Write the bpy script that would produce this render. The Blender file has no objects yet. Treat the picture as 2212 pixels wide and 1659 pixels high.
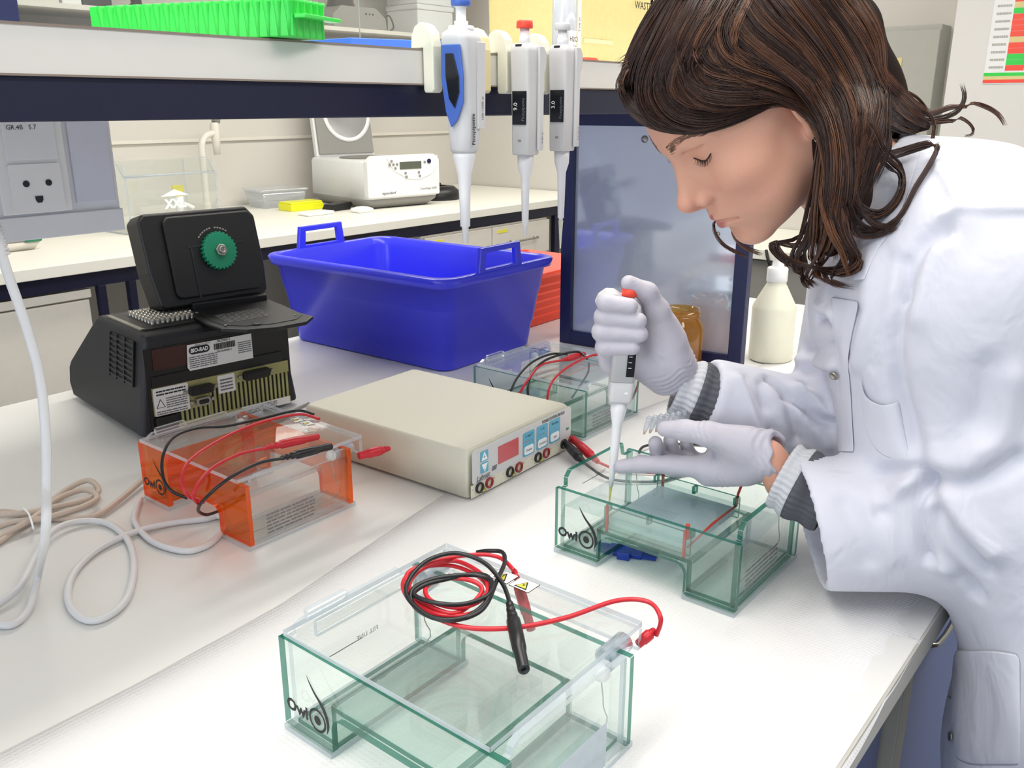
import bpy, bmesh, math, random
import numpy as np
from mathutils import Vector, Matrix

SC = bpy.context.scene
COL = SC.collection
R = math.radians

# ------------------------------------------------------------------ camera, world, lights
cd = bpy.data.cameras.new('camera'); cam = bpy.data.objects.new('camera', cd); COL.objects.link(cam)
PITCH, YAW = math.atan(602 / 1930.0), R(38.9)
cam.location = (0, 0, 0.55)
cam.rotation_euler = (math.pi / 2 - PITCH, 0, YAW - math.pi / 2)
cd.sensor_width = 36.0; cd.lens = 36.0 * 1930 / 2212; cd.clip_start = 0.02
SC.camera = cam

w = bpy.data.worlds.new('world'); SC.world = w; w.use_nodes = True
w.node_tree.nodes['Background'].inputs[0].default_value = (0.80, 0.88, 1.0, 1)
w.node_tree.nodes['Background'].inputs[1].default_value = 0.45

def area(name, loc, rot, sx, sy, power, col):
    d = bpy.data.lights.new(name, 'AREA'); d.shape = 'RECTANGLE'; d.size = sx; d.size_y = sy
    d.energy = power; d.color = col
    o = bpy.data.objects.new(name, d); COL.objects.link(o); o.location = loc; o.rotation_euler = rot
    return o
# assumed, unseen lights: fluorescent ceiling strips and a daylight fill behind the camera
area('assumed_ceiling_strip', (0.9, 0.7, 1.58), (0, 0, 0), 3.2, 0.30, 28, (1.0, 0.965, 0.90))
area('assumed_ceiling_strip', (1.3, -0.5, 1.58), (0, 0, 0), 3.2, 0.30, 24, (1.0, 0.965, 0.90))
area('assumed_ceiling_strip', (2.6, 2.3, 1.58), (0, 0, 0), 3.2, 0.30, 34, (1.0, 0.965, 0.90))
area('assumed_daylight_fill', (-2.2, 0.9, 0.75), (R(90), 0, R(-80)), 2.4, 1.3, 24, (0.80, 0.88, 1.0))  # assumed daylight: bare area light added as fill, no window is built

SC.view_settings.view_transform = 'Standard'; SC.view_settings.look = 'None'
SC.view_settings.gamma = 1.0; SC.view_settings.exposure = 0.45
SC.view_settings.use_curve_mapping = False
SC.cycles.transparent_max_bounces = 48
SC.cycles.max_bounces = 10

# ------------------------------------------------------------------ materials
def lin(c):
    return tuple(((v / 12.92) if v <= 0.04045 else ((v + 0.055) / 1.055) ** 2.4) for v in c)
def hexc(h):
    return lin(tuple(int(h[i:i + 2], 16) / 255 for i in (0, 2, 4)))

def mat(name, col, rough=0.5, metal=0.0, spec=0.5, var=0.04, vscale=40.0, bump=0.0, bscale=300.0, alpha=1.0,
        sss=0.0, trans=0.0, coat=0.0, sheen=0.0):
    m = bpy.data.materials.new(name); m.use_nodes = True
    nt = m.node_tree; b = nt.nodes['Principled BSDF']
    c = hexc(col) if isinstance(col, str) else col
    tc = nt.nodes.new('ShaderNodeTexCoord')
    if var > 0:
        n = nt.nodes.new('ShaderNodeTexNoise'); n.inputs['Scale'].default_value = vscale; n.inputs['Detail'].default_value = 3
        nt.links.new(tc.outputs['Object'], n.inputs['Vector'])
        mx = nt.nodes.new('ShaderNodeMix'); mx.data_type = 'RGBA'
        mx.inputs[6].default_value = tuple(v * (1 - var) for v in c) + (1,)
        mx.inputs[7].default_value = tuple(min(1, v * (1 + var)) for v in c) + (1,)
        nt.links.new(n.outputs['Fac'], mx.inputs[0]); nt.links.new(mx.outputs[2], b.inputs['Base Color'])
    else:
        b.inputs['Base Color'].default_value = c + (1,)
    b.inputs['Roughness'].default_value = rough; b.inputs['Metallic'].default_value = metal
    b.inputs['Specular IOR Level'].default_value = spec; b.inputs['Alpha'].default_value = alpha
    b.inputs['Transmission Weight'].default_value = trans
    b.inputs['Coat Weight'].default_value = coat; b.inputs['Sheen Weight'].default_value = sheen
    if sss > 0:
        b.inputs['Subsurface Weight'].default_value = sss
        b.inputs['Subsurface Radius'].default_value = (0.008, 0.003, 0.0015)
        b.inputs['Subsurface Scale'].default_value = 1.0
    if bump > 0:
        n2 = nt.nodes.new('ShaderNodeTexNoise'); n2.inputs['Scale'].default_value = bscale; n2.inputs['Detail'].default_value = 4
        nt.links.new(tc.outputs['Object'], n2.inputs['Vector'])
        bp = nt.nodes.new('ShaderNodeBump'); bp.inputs['Strength'].default_value = bump; bp.inputs['Distance'].default_value = 0.001
        nt.links.new(n2.outputs['Fac'], bp.inputs['Height']); nt.links.new(bp.outputs['Normal'], b.inputs['Normal'])
    return m

def acrylic(name, tint, rough=0.02, body=0.0, bodycol=None, f0=0.045):
    """clear sheet plastic: tinted see-through body with a Schlick mirror coat, and a share of milky body colour"""
    m = bpy.data.materials.new(name); m.use_nodes = True
    nt = m.node_tree; nt.nodes.clear()
    out = nt.nodes.new('ShaderNodeOutputMaterial')
    lw = nt.nodes.new('ShaderNodeLayerWeight'); lw.inputs['Blend'].default_value = 0.5
    pw = nt.nodes.new('ShaderNodeMath'); pw.operation = 'POWER'; pw.inputs[1].default_value = 5.0
    ma = nt.nodes.new('ShaderNodeMath'); ma.operation = 'MULTIPLY_ADD'; ma.inputs[1].default_value = 0.8; ma.inputs[2].default_value = f0
    nt.links.new(lw.outputs['Facing'], pw.inputs[0]); nt.links.new(pw.outputs[0], ma.inputs[0])
    tr = nt.nodes.new('ShaderNodeBsdfTransparent'); tr.inputs[0].default_value = tuple(tint) + (1,)
    gl = nt.nodes.new('ShaderNodeBsdfGlossy'); gl.inputs['Roughness'].default_value = rough; gl.inputs[0].default_value = (1, 1, 1, 1)
    base = tr
    if body > 0:
        tc = nt.nodes.new('ShaderNodeTexCoord'); n = nt.nodes.new('ShaderNodeTexNoise'); n.inputs['Scale'].default_value = 90
        nt.links.new(tc.outputs['Object'], n.inputs['Vector'])
        rg = nt.nodes.new('ShaderNodeMapRange'); rg.inputs[3].default_value = body * 0.9; rg.inputs[4].default_value = min(1, body * 1.1)
        nt.links.new(n.outputs['Fac'], rg.inputs[0])
        df = nt.nodes.new('ShaderNodeBsdfDiffuse'); df.inputs[0].default_value = tuple(bodycol) + (1,)
        tl = nt.nodes.new('ShaderNodeBsdfTranslucent'); tl.inputs[0].default_value = tuple(bodycol) + (1,)
        m1 = nt.nodes.new('ShaderNodeMixShader'); m1.inputs[0].default_value = 0.5
        nt.links.new(df.outputs[0], m1.inputs[1]); nt.links.new(tl.outputs[0], m1.inputs[2])
        m2 = nt.nodes.new('ShaderNodeMixShader'); nt.links.new(rg.outputs[0], m2.inputs[0])
        nt.links.new(tr.outputs[0], m2.inputs[1]); nt.links.new(m1.outputs[0], m2.inputs[2]); base = m2
    mx = nt.nodes.new('ShaderNodeMixShader')
    nt.links.new(ma.outputs[0], mx.inputs[0]); nt.links.new(base.outputs[0], mx.inputs[1]); nt.links.new(gl.outputs[0], mx.inputs[2])
    nt.links.new(mx.outputs[0], out.inputs[0])
    return m

M = {}
M['bench'] = mat('white bench laminate', 'E0DFDC', 0.34, spec=0.45, var=0.015, vscale=6)
M['bench_edge'] = mat('bench edge strip', 'B9B6AE', 0.5)
M['navy'] = mat('navy powder coat', '151C4A', 0.42, var=0.08, vscale=400, bump=0.15, bscale=1500)
M['navyd'] = mat('dark navy powder coat', '0C1030', 0.42, var=0.08, vscale=400, bump=0.15, bscale=1500)
M['cab_blue'] = mat('blue grey cabinet', '64719F', 0.5)
M['shelf'] = mat('white shelf edge', 'DEDBD5', 0.45, var=0.02)
M['shelf_line'] = mat('brown edge line', '8A7B70', 0.6)
M['wall'] = mat('cream wall paint', 'CFCBC3', 0.85, var=0.03, vscale=3, bump=0.1, bscale=200)
M['wallr'] = mat('white wall paint', 'DEDBD6', 0.85, var=0.02, vscale=3, bump=0.1, bscale=200)
M['floor'] = mat('grey linoleum', '9A9A98', 0.5, var=0.12, vscale=60)
M['ceiling'] = mat('ceiling white', 'E8E6E0', 0.9)
M['counter'] = mat('counter laminate', 'E9E7DC', 0.4, var=0.02)
M['cream'] = mat('cream cabinet', 'DAD5CB', 0.5)
M['whitep'] = mat('white plastic', 'E6E6E6', 0.35)
M['whitec'] = mat('white cap plastic', 'F4F4F2', 0.3)
M['socket'] = mat('socket plastic', 'DAD9DA', 0.3)
M['trunk'] = mat('trunking plastic', 'C4C6D4', 0.4)
M['trunkw'] = mat('trunking white', 'D2D3D8', 0.4)
M['black'] = mat('black', '101012', 0.4)
M['print'] = mat('black print', '14171A', 0.6, var=0)
M['greyprint'] = mat('grey print', '6D6D70', 0.6, var=0)
M['pcr'] = mat('charcoal plastic', '1C1D22', 0.5, var=0.1, vscale=500, bump=0.2, bscale=1800)
M['pcrd'] = mat('black plastic', '0D0E10', 0.42, var=0.1, vscale=500, bump=0.2, bscale=1800)
M['gold'] = mat('yellow chromate steel', 'A9A673', 0.4, metal=0.55, var=0.16, vscale=25)
M['steel'] = mat('steel', 'A8A69E', 0.3, metal=0.9)
M['teal'] = mat('green knob plastic', '0E7E5C', 0.4)
M['bluetub'] = mat('blue tub plastic', '4246F0', 0.25, spec=0.5, var=0.04, vscale=8)
M['redbin'] = mat('orange red bin plastic', 'F2411C', 0.35, var=0.05)
M['psu'] = mat('cream metal housing', 'D9D6C4', 0.42, var=0.03, vscale=200, bump=0.12, bscale=1200)
M['psu_panel'] = mat('grey front panel', 'C9CACB', 0.4)
M['display'] = mat('red display window', 'C0545A', 0.2)
M['cyan'] = mat('cyan key print', '56A8C6', 0.4)
M['cyanw'] = mat('white key', 'E9EEEF', 0.4)
M['yellow'] = mat('warning yellow', 'EAE04E', 0.5)
M['red'] = mat('red cable rubber', 'C9202E', 0.38)
M['redd'] = mat('dark red plastic', '8E1F23', 0.35)
M['blackc'] = mat('black cable rubber', '17181A', 0.36)
M['cable'] = mat('white grey cable', 'D9D9DA', 0.45)
M['cableb'] = mat('beige cable', 'C6B5A6', 0.5)
M['green'] = mat('bright green rack plastic', '34D24C', 0.35, sss=0.25)
M['paper'] = mat('white paper', 'ECECEA', 0.8)
M['pip'] = mat('pale grey pipette plastic', 'CDCDCF', 0.38, var=0.02)
M['pipw'] = mat('white pipette cone', 'E9E9EC', 0.35, var=0.01)
M['pipblue'] = mat('blue grip', '4467BC', 0.4)
M['pipwin'] = mat('dark window', '191B22', 0.15)
M['holder'] = mat('ivory clip plastic', 'E2E2D2', 0.4)
M['holdery'] = mat('yellowed clip plastic', 'E3D6A6', 0.4, sss=0.1)
M['orangered'] = mat('red plunger cap', 'F4503A', 0.4)
M['bluebook'] = mat('blue plastic', '3A6FD8', 0.5)
M['greyplas'] = mat('grey plastic', '8D8B86', 0.45)
M['yellowrack'] = mat('fluorescent yellow plastic', 'E6E620', 0.4)
M['combblue'] = mat('deep blue comb plastic', '1C3FA8', 0.3)
M['stripred'] = mat('red marker strip', 'B93A24', 0.5)
M['lcd'] = mat('lcd glass', '5C6055', 0.2)
M['tanprint'] = mat('tan label', 'DCCB8C', 0.6)
M['greypanel'] = mat('grey door', 'AFAFA6', 0.5)
M['pcb'] = mat('dark red board', '3B1713', 0.35)
M['milky'] = acrylic('milky bottle plastic', (0.9, 0.9, 0.8), 0.3, 0.93, lin((0.96, 0.96, 0.90)))
M['milkliq'] = mat('pale yellow liquid', 'DCDBB4', 0.4)
M['waste'] = acrylic('yellow translucent plastic', (0.95, 0.92, 0.70), 0.3, 0.72, hexc('F0E6B4'))
M['clear'] = acrylic('clear acrylic', (0.975, 0.985, 0.98), 0.02, 0.025, (0.9, 0.92, 0.93), 0.06)
M['clear_e'] = acrylic('clear acrylic edge', (0.74, 0.80, 0.84), 0.04, 0.50, (0.80, 0.84, 0.90))
M['green_f'] = acrylic('green tint acrylic', (0.925, 0.97, 0.955), 0.02, 0.02, (0.55, 0.78, 0.70), 0.06)
M['green_e'] = acrylic('green acrylic edge', (0.10, 0.36, 0.29), 0.04, 0.42, hexc('3E8674'), 0.06)
M['orange_f'] = acrylic('orange acrylic', (1.0, 0.46, 0.16), 0.02, 0.10, (1.0, 0.28, 0.03))
M['orange_e'] = acrylic('orange acrylic edge', (1.0, 0.22, 0.03), 0.05, 0.6, (1.0, 0.20, 0.02))
M['amber'] = acrylic('amber glass', (0.95, 0.80, 0.45), 0.02, 0.22, hexc('CF9A3A'))
M['gel'] = acrylic('agarose gel', (0.90, 0.92, 0.94), 0.05, 0.72, hexc('E8EFF4'))
M['buffer'] = acrylic('buffer liquid', (0.93, 0.97, 0.97), 0.0, 0.05, (0.8, 0.88, 0.9))
M['tube'] = acrylic('clear tube plastic', (0.86, 0.88, 0.91), 0.05, 0.38, (0.88, 0.91, 0.95), 0.12)
M['tipy'] = acrylic('yellow tip plastic', (0.92, 0.90, 0.55), 0.08, 0.5, hexc('DCD88A'))
M['amberdrop'] = mat('orange sample', 'E39A1C', 0.2)
M['panelglass'] = None

def make_paper_towel():
    m = bpy.data.materials.new('embossed absorbent paper'); m.use_nodes = True
    nt = m.node_tree; b = nt.nodes['Principled BSDF']
    b.inputs['Base Color'].default_value = hexc('E4E3E3') + (1,); b.inputs['Roughness'].default_value = 0.85
    tc = nt.nodes.new('ShaderNodeTexCoord')
    w1 = nt.nodes.new('ShaderNodeTexWave'); w1.bands_direction = 'X'; w1.inputs['Scale'].default_value = 62; w1.inputs['Distortion'].default_value = 0.8
    w2 = nt.nodes.new('ShaderNodeTexWave'); w2.bands_direction = 'Y'; w2.inputs['Scale'].default_value = 62; w2.inputs['Distortion'].default_value = 0.8
    mm = nt.nodes.new('ShaderNodeMath'); mm.operation = 'MULTIPLY'
    nt.links.new(tc.outputs['Object'], w1.inputs[0]); nt.links.new(tc.outputs['Object'], w2.inputs[0])
    nt.links.new(w1.outputs['Fac'], mm.inputs[0]); nt.links.new(w2.outputs['Fac'], mm.inputs[1])
    bp = nt.nodes.new('ShaderNodeBump'); bp.inputs['Strength'].default_value = 0.35; bp.inputs['Distance'].default_value = 0.001
    nt.links.new(mm.outputs[0], bp.inputs['Height']); nt.links.new(bp.outputs['Normal'], b.inputs['Normal'])
    return m
M['towel'] = make_paper_towel()

def make_panel_glass():
    m = mat('blue grey glossy panel', 'B2BACE', 0.06, var=0.05, vscale=4, coat=0.0, spec=1.0)
    b = m.node_tree.nodes['Principled BSDF']; b.inputs['IOR'].default_value = 2.1
    return m
M['panelglass'] = make_panel_glass()

# ------------------------------------------------------------------ helpers
def tag(o, label=None, cat=None, group=None, kind=None):
    if label: o['label'] = label
    if cat: o['category'] = cat
    if group: o['group'] = group
    if kind: o['kind'] = kind
    return o

def empty(name, loc=(0, 0, 0), rz=0.0, label=None, cat=None, group=None):
    o = bpy.data.objects.new(name, None); COL.objects.link(o); o.empty_display_size = 0.02
    o.location = loc; o.rotation_euler = (0, 0, rz)
    return tag(o, label, cat, group)

def link(name, me, mats, parent=None, world=False):
    o = bpy.data.objects.new(name, me); COL.objects.link(o)
    if mats is not None:
        for m in (mats if isinstance(mats, (list, tuple)) else [mats]): me.materials.append(m)
    if parent is not None:
        o.parent = parent
        if world:
            p = Matrix.Translation(parent.location) @ parent.rotation_euler.to_matrix().to_4x4()
            o.matrix_parent_inverse = p.inverted()
    return o

def copy_tree(o, parent=None):
    c = o.copy(); COL.objects.link(c); c.parent = parent
    for ch in list(o.children): copy_tree(ch, c)
    return c

class MB:
    def __init__(s): s.v = []; s.f = []; s.mi = []; s.sm = []
    def add(s, vs, fs, mi=0, sm=False):
        k = len(s.v); s.v += [tuple(p) for p in vs]
        for f in fs: s.f.append(tuple(i + k for i in f)); s.mi.append(mi); s.sm.append(sm)
        return s
    def box(s, x0, x1, y0, y1, z0, z1, mi=0):
        v = [(x, y, z) for z in (z0, z1) for y in (y0, y1) for x in (x0, x1)]
        return s.add(v, [(0, 2, 3, 1), (4, 5, 7, 6), (0, 1, 5, 4), (2, 6, 7, 3), (0, 4, 6, 2), (1, 3, 7, 5)], mi)
    def slab(s, x0, x1, y0, y1, z0, z1):
        """sheet: broad faces material 0, thin edge faces material 1"""
        d = (x1 - x0, y1 - y0, z1 - z0); ax = d.index(min(d))
        v = [(x, y, z) for z in (z0, z1) for y in (y0, y1) for x in (x0, x1)]
        fs = [(0, 2, 3, 1), (4, 5, 7, 6), (0, 1, 5, 4), (2, 6, 7, 3), (0, 4, 6, 2), (1, 3, 7, 5)]
        for k, f in enumerate(fs): s.add(v, [f], 0 if [2, 2, 1, 1, 0, 0][k] == ax else 1)
        return s
    def prism(s, pts, o, u, v, n, d, mi=0, mie=None, sm=False):
        """outline pts (a,b) in plane o+a*u+b*v, extruded by d along n"""
        o, u, v, n = Vector(o), Vector(u), Vector(v), Vector(n)
        A = [o + u * a + v * b for a, b in pts]; B = [p + n * d for p in A]; k = len(A)
        s.add(A + B, [tuple(range(k))[::-1], tuple(range(k, 2 * k))], mi)
        s.add(A + B, [(i, (i + 1) % k, (i + 1) % k + k, i + k) for i in range(k)], mi if mie is None else mie, sm)
        return s
    def rings(s, rings, closed=True, cap0=True, cap1=True, mi=0, sm=True):
        n = len(rings[0]); vs = [p for r in rings for p in r]; fs = []
        m = n if closed else n - 1
        for i in range(len(rings) - 1):
            for j in range(m): fs.append((i * n + j, i * n + (j + 1) % n, (i + 1) * n + (j + 1) % n, (i + 1) * n + j))
        s.add(vs, fs, mi, sm)
        if cap0: s.add(rings[0], [tuple(range(n))[::-1]], mi)
        if cap1: s.add(rings[-1], [tuple(range(n))], mi)
        return s
    def cyl(s, a, b, r0, r1=None, n=20, mi=0, cap=True):
        a, b = Vector(a), Vector(b); r1 = r0 if r1 is None else r1
        d = (b - a).normalized(); x = d.orthogonal().normalized(); y = d.cross(x)
        rr = [[c + (x * math.cos(2 * math.pi * i / n) + y * math.sin(2 * math.pi * i / n)) * r for i in range(n)] for c, r in ((a, r0), (b, r1))]
        return s.rings(rr, True, cap, cap, mi)
    def lathe(s, prof, o=(0, 0, 0), axis=(0, 0, 1), n=32, mi=0, cap0=True, cap1=True):
        """prof = [(r, h)...] along axis from o"""
        o = Vector(o); d = Vector(axis).normalized(); x = d.orthogonal().normalized(); y = d.cross(x)
        rr = [[o + d * h + (x * math.cos(2 * math.pi * i / n) + y * math.sin(2 * math.pi * i / n)) * max(r, 1e-5) for i in range(n)] for r, h in prof]
        return s.rings(rr, True, cap0, cap1, mi)
    def tube(s, pts, r, n=10, mi=0, sub=8, closed=False, spline=True):
        P = catmull(pts, sub, closed) if spline else [Vector(p) for p in pts]
        k = len(P); rads = r if callable(r) else (lambda t: r)
        T = [(P[min(i + 1, k - 1)] - P[max(i - 1, 0)]).normalized() for i in range(k)]
        x = T[0].orthogonal().normalized(); rr = []
        for i in range(k):
            x = (x - T[i] * x.dot(T[i])).normalized(); y = T[i].cross(x); q = rads(i / (k - 1))
            rr.append([P[i] + (x * math.cos(2 * math.pi * j / n) + y * math.sin(2 * math.pi * j / n)) * q for j in range(n)])
        return s.rings(rr, True, True, True, mi)
    def build(s, name, mats, parent=None, bevel=0.0, seg=2, world=False, smooth=None, wn=False):
        me = bpy.data.meshes.new(name); me.from_pydata(s.v, [], s.f)
        me.polygons.foreach_set('material_index', s.mi); me.polygons.foreach_set('use_smooth', s.sm if smooth is None else [smooth] * len(s.f))
        bm = bmesh.new(); bm.from_mesh(me)
        bmesh.ops.remove_doubles(bm, verts=bm.verts, dist=1e-6)
        bmesh.ops.recalc_face_normals(bm, faces=bm.faces)
        if bevel > 0:
            es = [e for e in bm.edges if len(e.link_faces) == 2 and e.calc_face_angle() > 0.5]
            bmesh.ops.bevel(bm, geom=es, offset=bevel, segments=seg, profile=0.5, affect='EDGES', clamp_overlap=True)
        bm.to_mesh(me); bm.free()
        return link(name, me, mats, parent, world)

def catmull(pts, sub=8, closed=False):
    P = [Vector(p) for p in pts]; k = len(P); out = []
    rng = k if closed else k - 1
    for i in range(rng):
        if closed: p0, p1, p2, p3 = P[(i - 1) % k], P[i], P[(i + 1) % k], P[(i + 2) % k]
        else: p0, p1, p2, p3 = P[max(i - 1, 0)], P[i], P[i + 1], P[min(i + 2, k - 1)]
        for j in range(sub):
            t = j / sub
            out.append(0.5 * ((2 * p1) + (p2 - p0) * t + (2 * p0 - 5 * p1 + 4 * p2 - p3) * t * t + (3 * p1 - p0 - 3 * p2 + p3) * t ** 3))
    if not closed: out.append(P[-1])
    return out

def rrect(hx, hy, r, n=6, cx=0, cy=0):
    """rounded rectangle outline, counter-clockwise"""
    out = []
    for qx, qy, a0 in ((1, 1, 0), (-1, 1, 90), (-1, -1, 180), (1, -1, 270)):
        for i in range(n + 1):
            a = R(a0 + 90 * i / n); out.append((cx + qx * (hx - r) + r * math.cos(a), cy + qy * (hy - r) + r * math.sin(a)))
    return out

def loft(mb, secs, n=5, mi=0, cap0=True, cap1=True):
    """secs = (cx, cy, z, hx, hy, corner radius)"""
    return mb.rings([[(x, y, z) for x, y in rrect(hx, hy, min(r, hx * .99, hy * .99), n, cx, cy)] for cx, cy, z, hx, hy, r in secs], True, cap0, cap1, mi)

def text(parent, body, o, right, up, size, m, name='lettering', align='LEFT', mirror=False, squash=1.0, thick=0.0002, bold=0.0, world=False, shear=0.0):
    cu = bpy.data.curves.new('txt', 'FONT'); cu.body = body; cu.size = size; cu.align_x = align; cu.resolution_u = 2; cu.offset = bold; cu.shear = shear
    ob = bpy.data.objects.new('txt', cu); COL.objects.link(ob)
    dg = bpy.context.evaluated_depsgraph_get()
    me = bpy.data.meshes.new_from_object(ob.evaluated_get(dg))
    bpy.data.objects.remove(ob); bpy.data.curves.remove(cu)
    me.materials.clear(); me.name = name
    right, up = Vector(right).normalized(), Vector(up).normalized(); n = right.cross(up)
    if mirror: right = -right
    o = Vector(o) + n * thick
    for v in me.vertices: v.co = o + right * v.co.x * squash + up * v.co.y
    return link(name, me, m, parent, world)

def sticker(parent, name, pts, o, right, up, m, d=0.0004, world=False):
    right, up = Vector(right).normalized(), Vector(up).normalized()
    return MB().prism(pts, o, right, up, right.cross(up), d).build(name, m, parent, world=world)

def rect(w, h): return [(0, 0), (w, 0), (w, h), (0, h)]
def lines(parent, o, right, up, w, h, n, m, seed=0, name='print_lines', world=False, fill=0.45):
    """rows of tiny illegible print"""
    rnd = random.Random(seed); right, up = Vector(right).normalized(), Vector(up).normalized(); nn = right.cross(up); o = Vector(o)
    mb = MB()
    for i in range(n):
        y = h - (i + 1) * h / n; x = 0
        while x < w * 0.97:
            l = min(rnd.uniform(0.06, 0.2) * w, w - x)
            mb.prism(rect(l * 0.85, h / n * fill), o + right * x + up * y, right, up, nn, 0.0003); x += l
    return mb.build(name, m, parent, world=world)

def warning(parent, o, right, up, s, world=False, plate=True, mark='bolt', name='warning_sign'):
    """yellow triangle with a black border on a white plate, s = plate width"""
    right, up = Vector(right).normalized(), Vector(up).normalized(); n = right.cross(up); o = Vector(o)
    if plate:
        root = sticker(parent, name, [(0, 0), (s, 0), (s, s * .8), (0, s * .8)], o, right, up, M['print'], 0.0002, world)
        k = s * .03
        pl = sticker(parent, 'warning_plate', [(k, k), (s - k, k), (s - k, s * .8 - k), (k, s * .8 - k)], o + n * .0002, right, up, M['paper'], 0.0002, world)
        o = o + n * .0004 + right * s * .2 + up * s * .1; s = s * .62
    sticker(parent, 'warning_border', [(0, 0), (s, 0), (s / 2, s * .9)], o, right, up, M['print'], 0.0002, world)
    k = s * .1
    sticker(parent, 'warning_triangle', [(k * 1.4, k), (s - k * 1.4, k), (s / 2, s * .9 - k * 1.9)], o + n * .0002, right, up, M['yellow'], 0.0002, world)
    b = [(.52, .62), (.40, .36), (.50, .38), (.46, .18), (.62, .44), (.51, .42)] if mark == 'bolt' else [(.47, .6), (.53, .6), (.51, .22), (.49, .22)]
    sticker(parent, 'warning_mark', [(a * s, c * s) for a, c in b][::-1], o + n * .0004, right, up, M['print'], 0.0002, world)

# ------------------------------------------------------------------ the room
def struct(name, mb, m, bevel=0.0):
    o = mb.build(name, m, None, bevel); tag(o, kind='structure'); return o
struct('floor', MB().box(-2.5, 4.3, -2.5, 4.0, -0.95, -0.90), M['floor'])
struct('ceiling', MB().box(-2.5, 4.3, -2.5, 4.0, 1.62, 1.68), M['ceiling'])
struct('wall_rear', MB().box(-2.5, 4.3, 3.69, 3.85, -0.90, 1.62), M['wall'])
struct('wall_right', MB().box(4.06, 4.25, 1.0, 3.69, -0.90, 1.62), M['wall'])
struct('wall_column', MB().box(3.55, 4.25, -2.5, 0.895, -0.90, 1.62), M['wallr'])
struct('trim_1', MB().box(-2.5, 4.06, 3.675, 3.69, 0.395, 0.41), M['cream'])

# ------------------------------------------------------------------ bench
wt = MB().box(-1.2, 2.5, 0.184, 1.777, -0.036, 0.0).build('bench_worktop', M['bench'], None, 0.002)
tag(wt, 'wide white laminate worktop carrying the gel boxes and the blue tub', 'worktop')
ft = MB().box(-1.2, 2.5, 0.1815, 0.184, -0.035, -0.001).build('edge_strip', M['bench_edge'], wt)
fr = MB().box(-1.2, 2.5, 0.225, 0.275, -0.09, -0.037).box(-1.2, 2.5, 1.66, 1.72, -0.09, -0.037)
fr.box(1.075, 1.12, 0.222, 0.275, -0.9, -0.09).box(-1.1, -1.05, 0.222, 0.275, -0.9, -0.09).box(1.075, 1.12, 1.66, 1.72, -0.9, -0.09).box(-1.1, -1.05, 1.66, 1.72, -0.9, -0.09)
tag(fr.build('bench_support', M['greypanel'], None, 0.002), 'grey steel bench frame with legs under the white worktop', 'frame')
def base_cab(x0, x1, lab):
    r = empty('base_cabinet', (x0, 0.235, -0.9), 0, lab, 'cabinet')
    MB().box(0, x1 - x0, 0.018, 0.5, 0.08, 0.80).build('cabinet_body', M['cab_blue'], r, 0.002)
    k = (x1 - x0) / 2
    for i in range(2):
        d = MB().box(i * k + .002, (i + 1) * k - .002, 0, 0.017, 0.085, 0.795).build('door', M['cab_blue'], r, 0.002)
        MB().tube([(i * k + .06, 0, .74), (i * k + .06, -.02, .74), (i * k + .16, -.02, .74), (i * k + .16, 0, .74)], .004, sub=3).build('handle', M['steel'], d)
base_cab(0.35, 1.05, 'blue grey bench cabinet left of the black gap under the front edge')
base_cab(1.14, 2.2, 'blue grey bench cabinet right of the black gap beside the lab coat')

# absorbent paper laid along the front half of the bench
rnd = random.Random(4)
xs = np.linspace(-0.9, 2.25, 127); bx = [-0.9, 0.229, 0.358, 0.534, 0.809, 1.0, 1.159, 1.4, 1.815, 2.25]; by = [0.75, 0.767, 0.766, 0.776, 0.826, 0.857, 0.840, 0.815, 0.764, 0.72]
vs = []; NJ = 16
fe = np.interp(xs, np.linspace(-0.9, 2.25, 40), [0.178 + rnd.uniform(-0.004, 0.006) for _ in range(40)])
for i, x in enumerate(xs):
    yb = np.interp(x, bx, by)
    for j in range(NJ):
        t = j / (NJ - 1); y = fe[i] + (yb - fe[i]) * t
        z = 0.0012 + 0.0004 * math.sin(9 * x + 3 * y) * math.sin(7 * y)
        if j == 0: z = -0.003 + rnd.uniform(-0.004, 0.002)
        vs.append((x, y, z))
fs = [(i * NJ + j, (i + 1) * NJ + j, (i + 1) * NJ + j + 1, i * NJ + j + 1) for i in range(len(xs) - 1) for j in range(NJ - 1)]
pp = MB().add(vs, fs, 0, True).build('absorbent_paper', M['towel'])
sd = pp.modifiers.new('thick', 'SOLIDIFY'); sd.thickness = 0.0008; sd.offset = -1
tag(pp, 'long sheet of white embossed absorbent paper along the bench front', 'paper')
ZP = 0.0022

# ------------------------------------------------------------------ shelf over the bench
sh = MB().box(-1.2, 1.80, 0.72, 1.25, 0.571, 0.608).build('shelf_board', M['shelf'], None, 0.0008)
tag(sh, 'white shelf board running over the bench with pipettes hung on its edge', 'shelf')
MB().box(-1.2, 1.80, 0.7190, 0.7200, 0.6065, 0.6083).build('edge_line', M['shelf_line'], sh)
MB().box(-1.2, 1.80, 0.7195, 0.7200, 0.571, 0.5725).build('edge_line', M['shelf_line'], sh)
bm_ = MB().box(-1.2, 1.80, 0.724, 0.76, 0.538, 0.571).box(-1.2, 1.80, 1.20, 1.24, 0.538, 0.571)
for x in (-1.15, 1.76): bm_.box(x, x + .03, 1.20, 1.24, 0.0005, .538)
tag(bm_.build('shelf_beam', M['navyd'], None, 0.0015), 'dark navy steel beam under the white shelf edge', 'beam')

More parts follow.
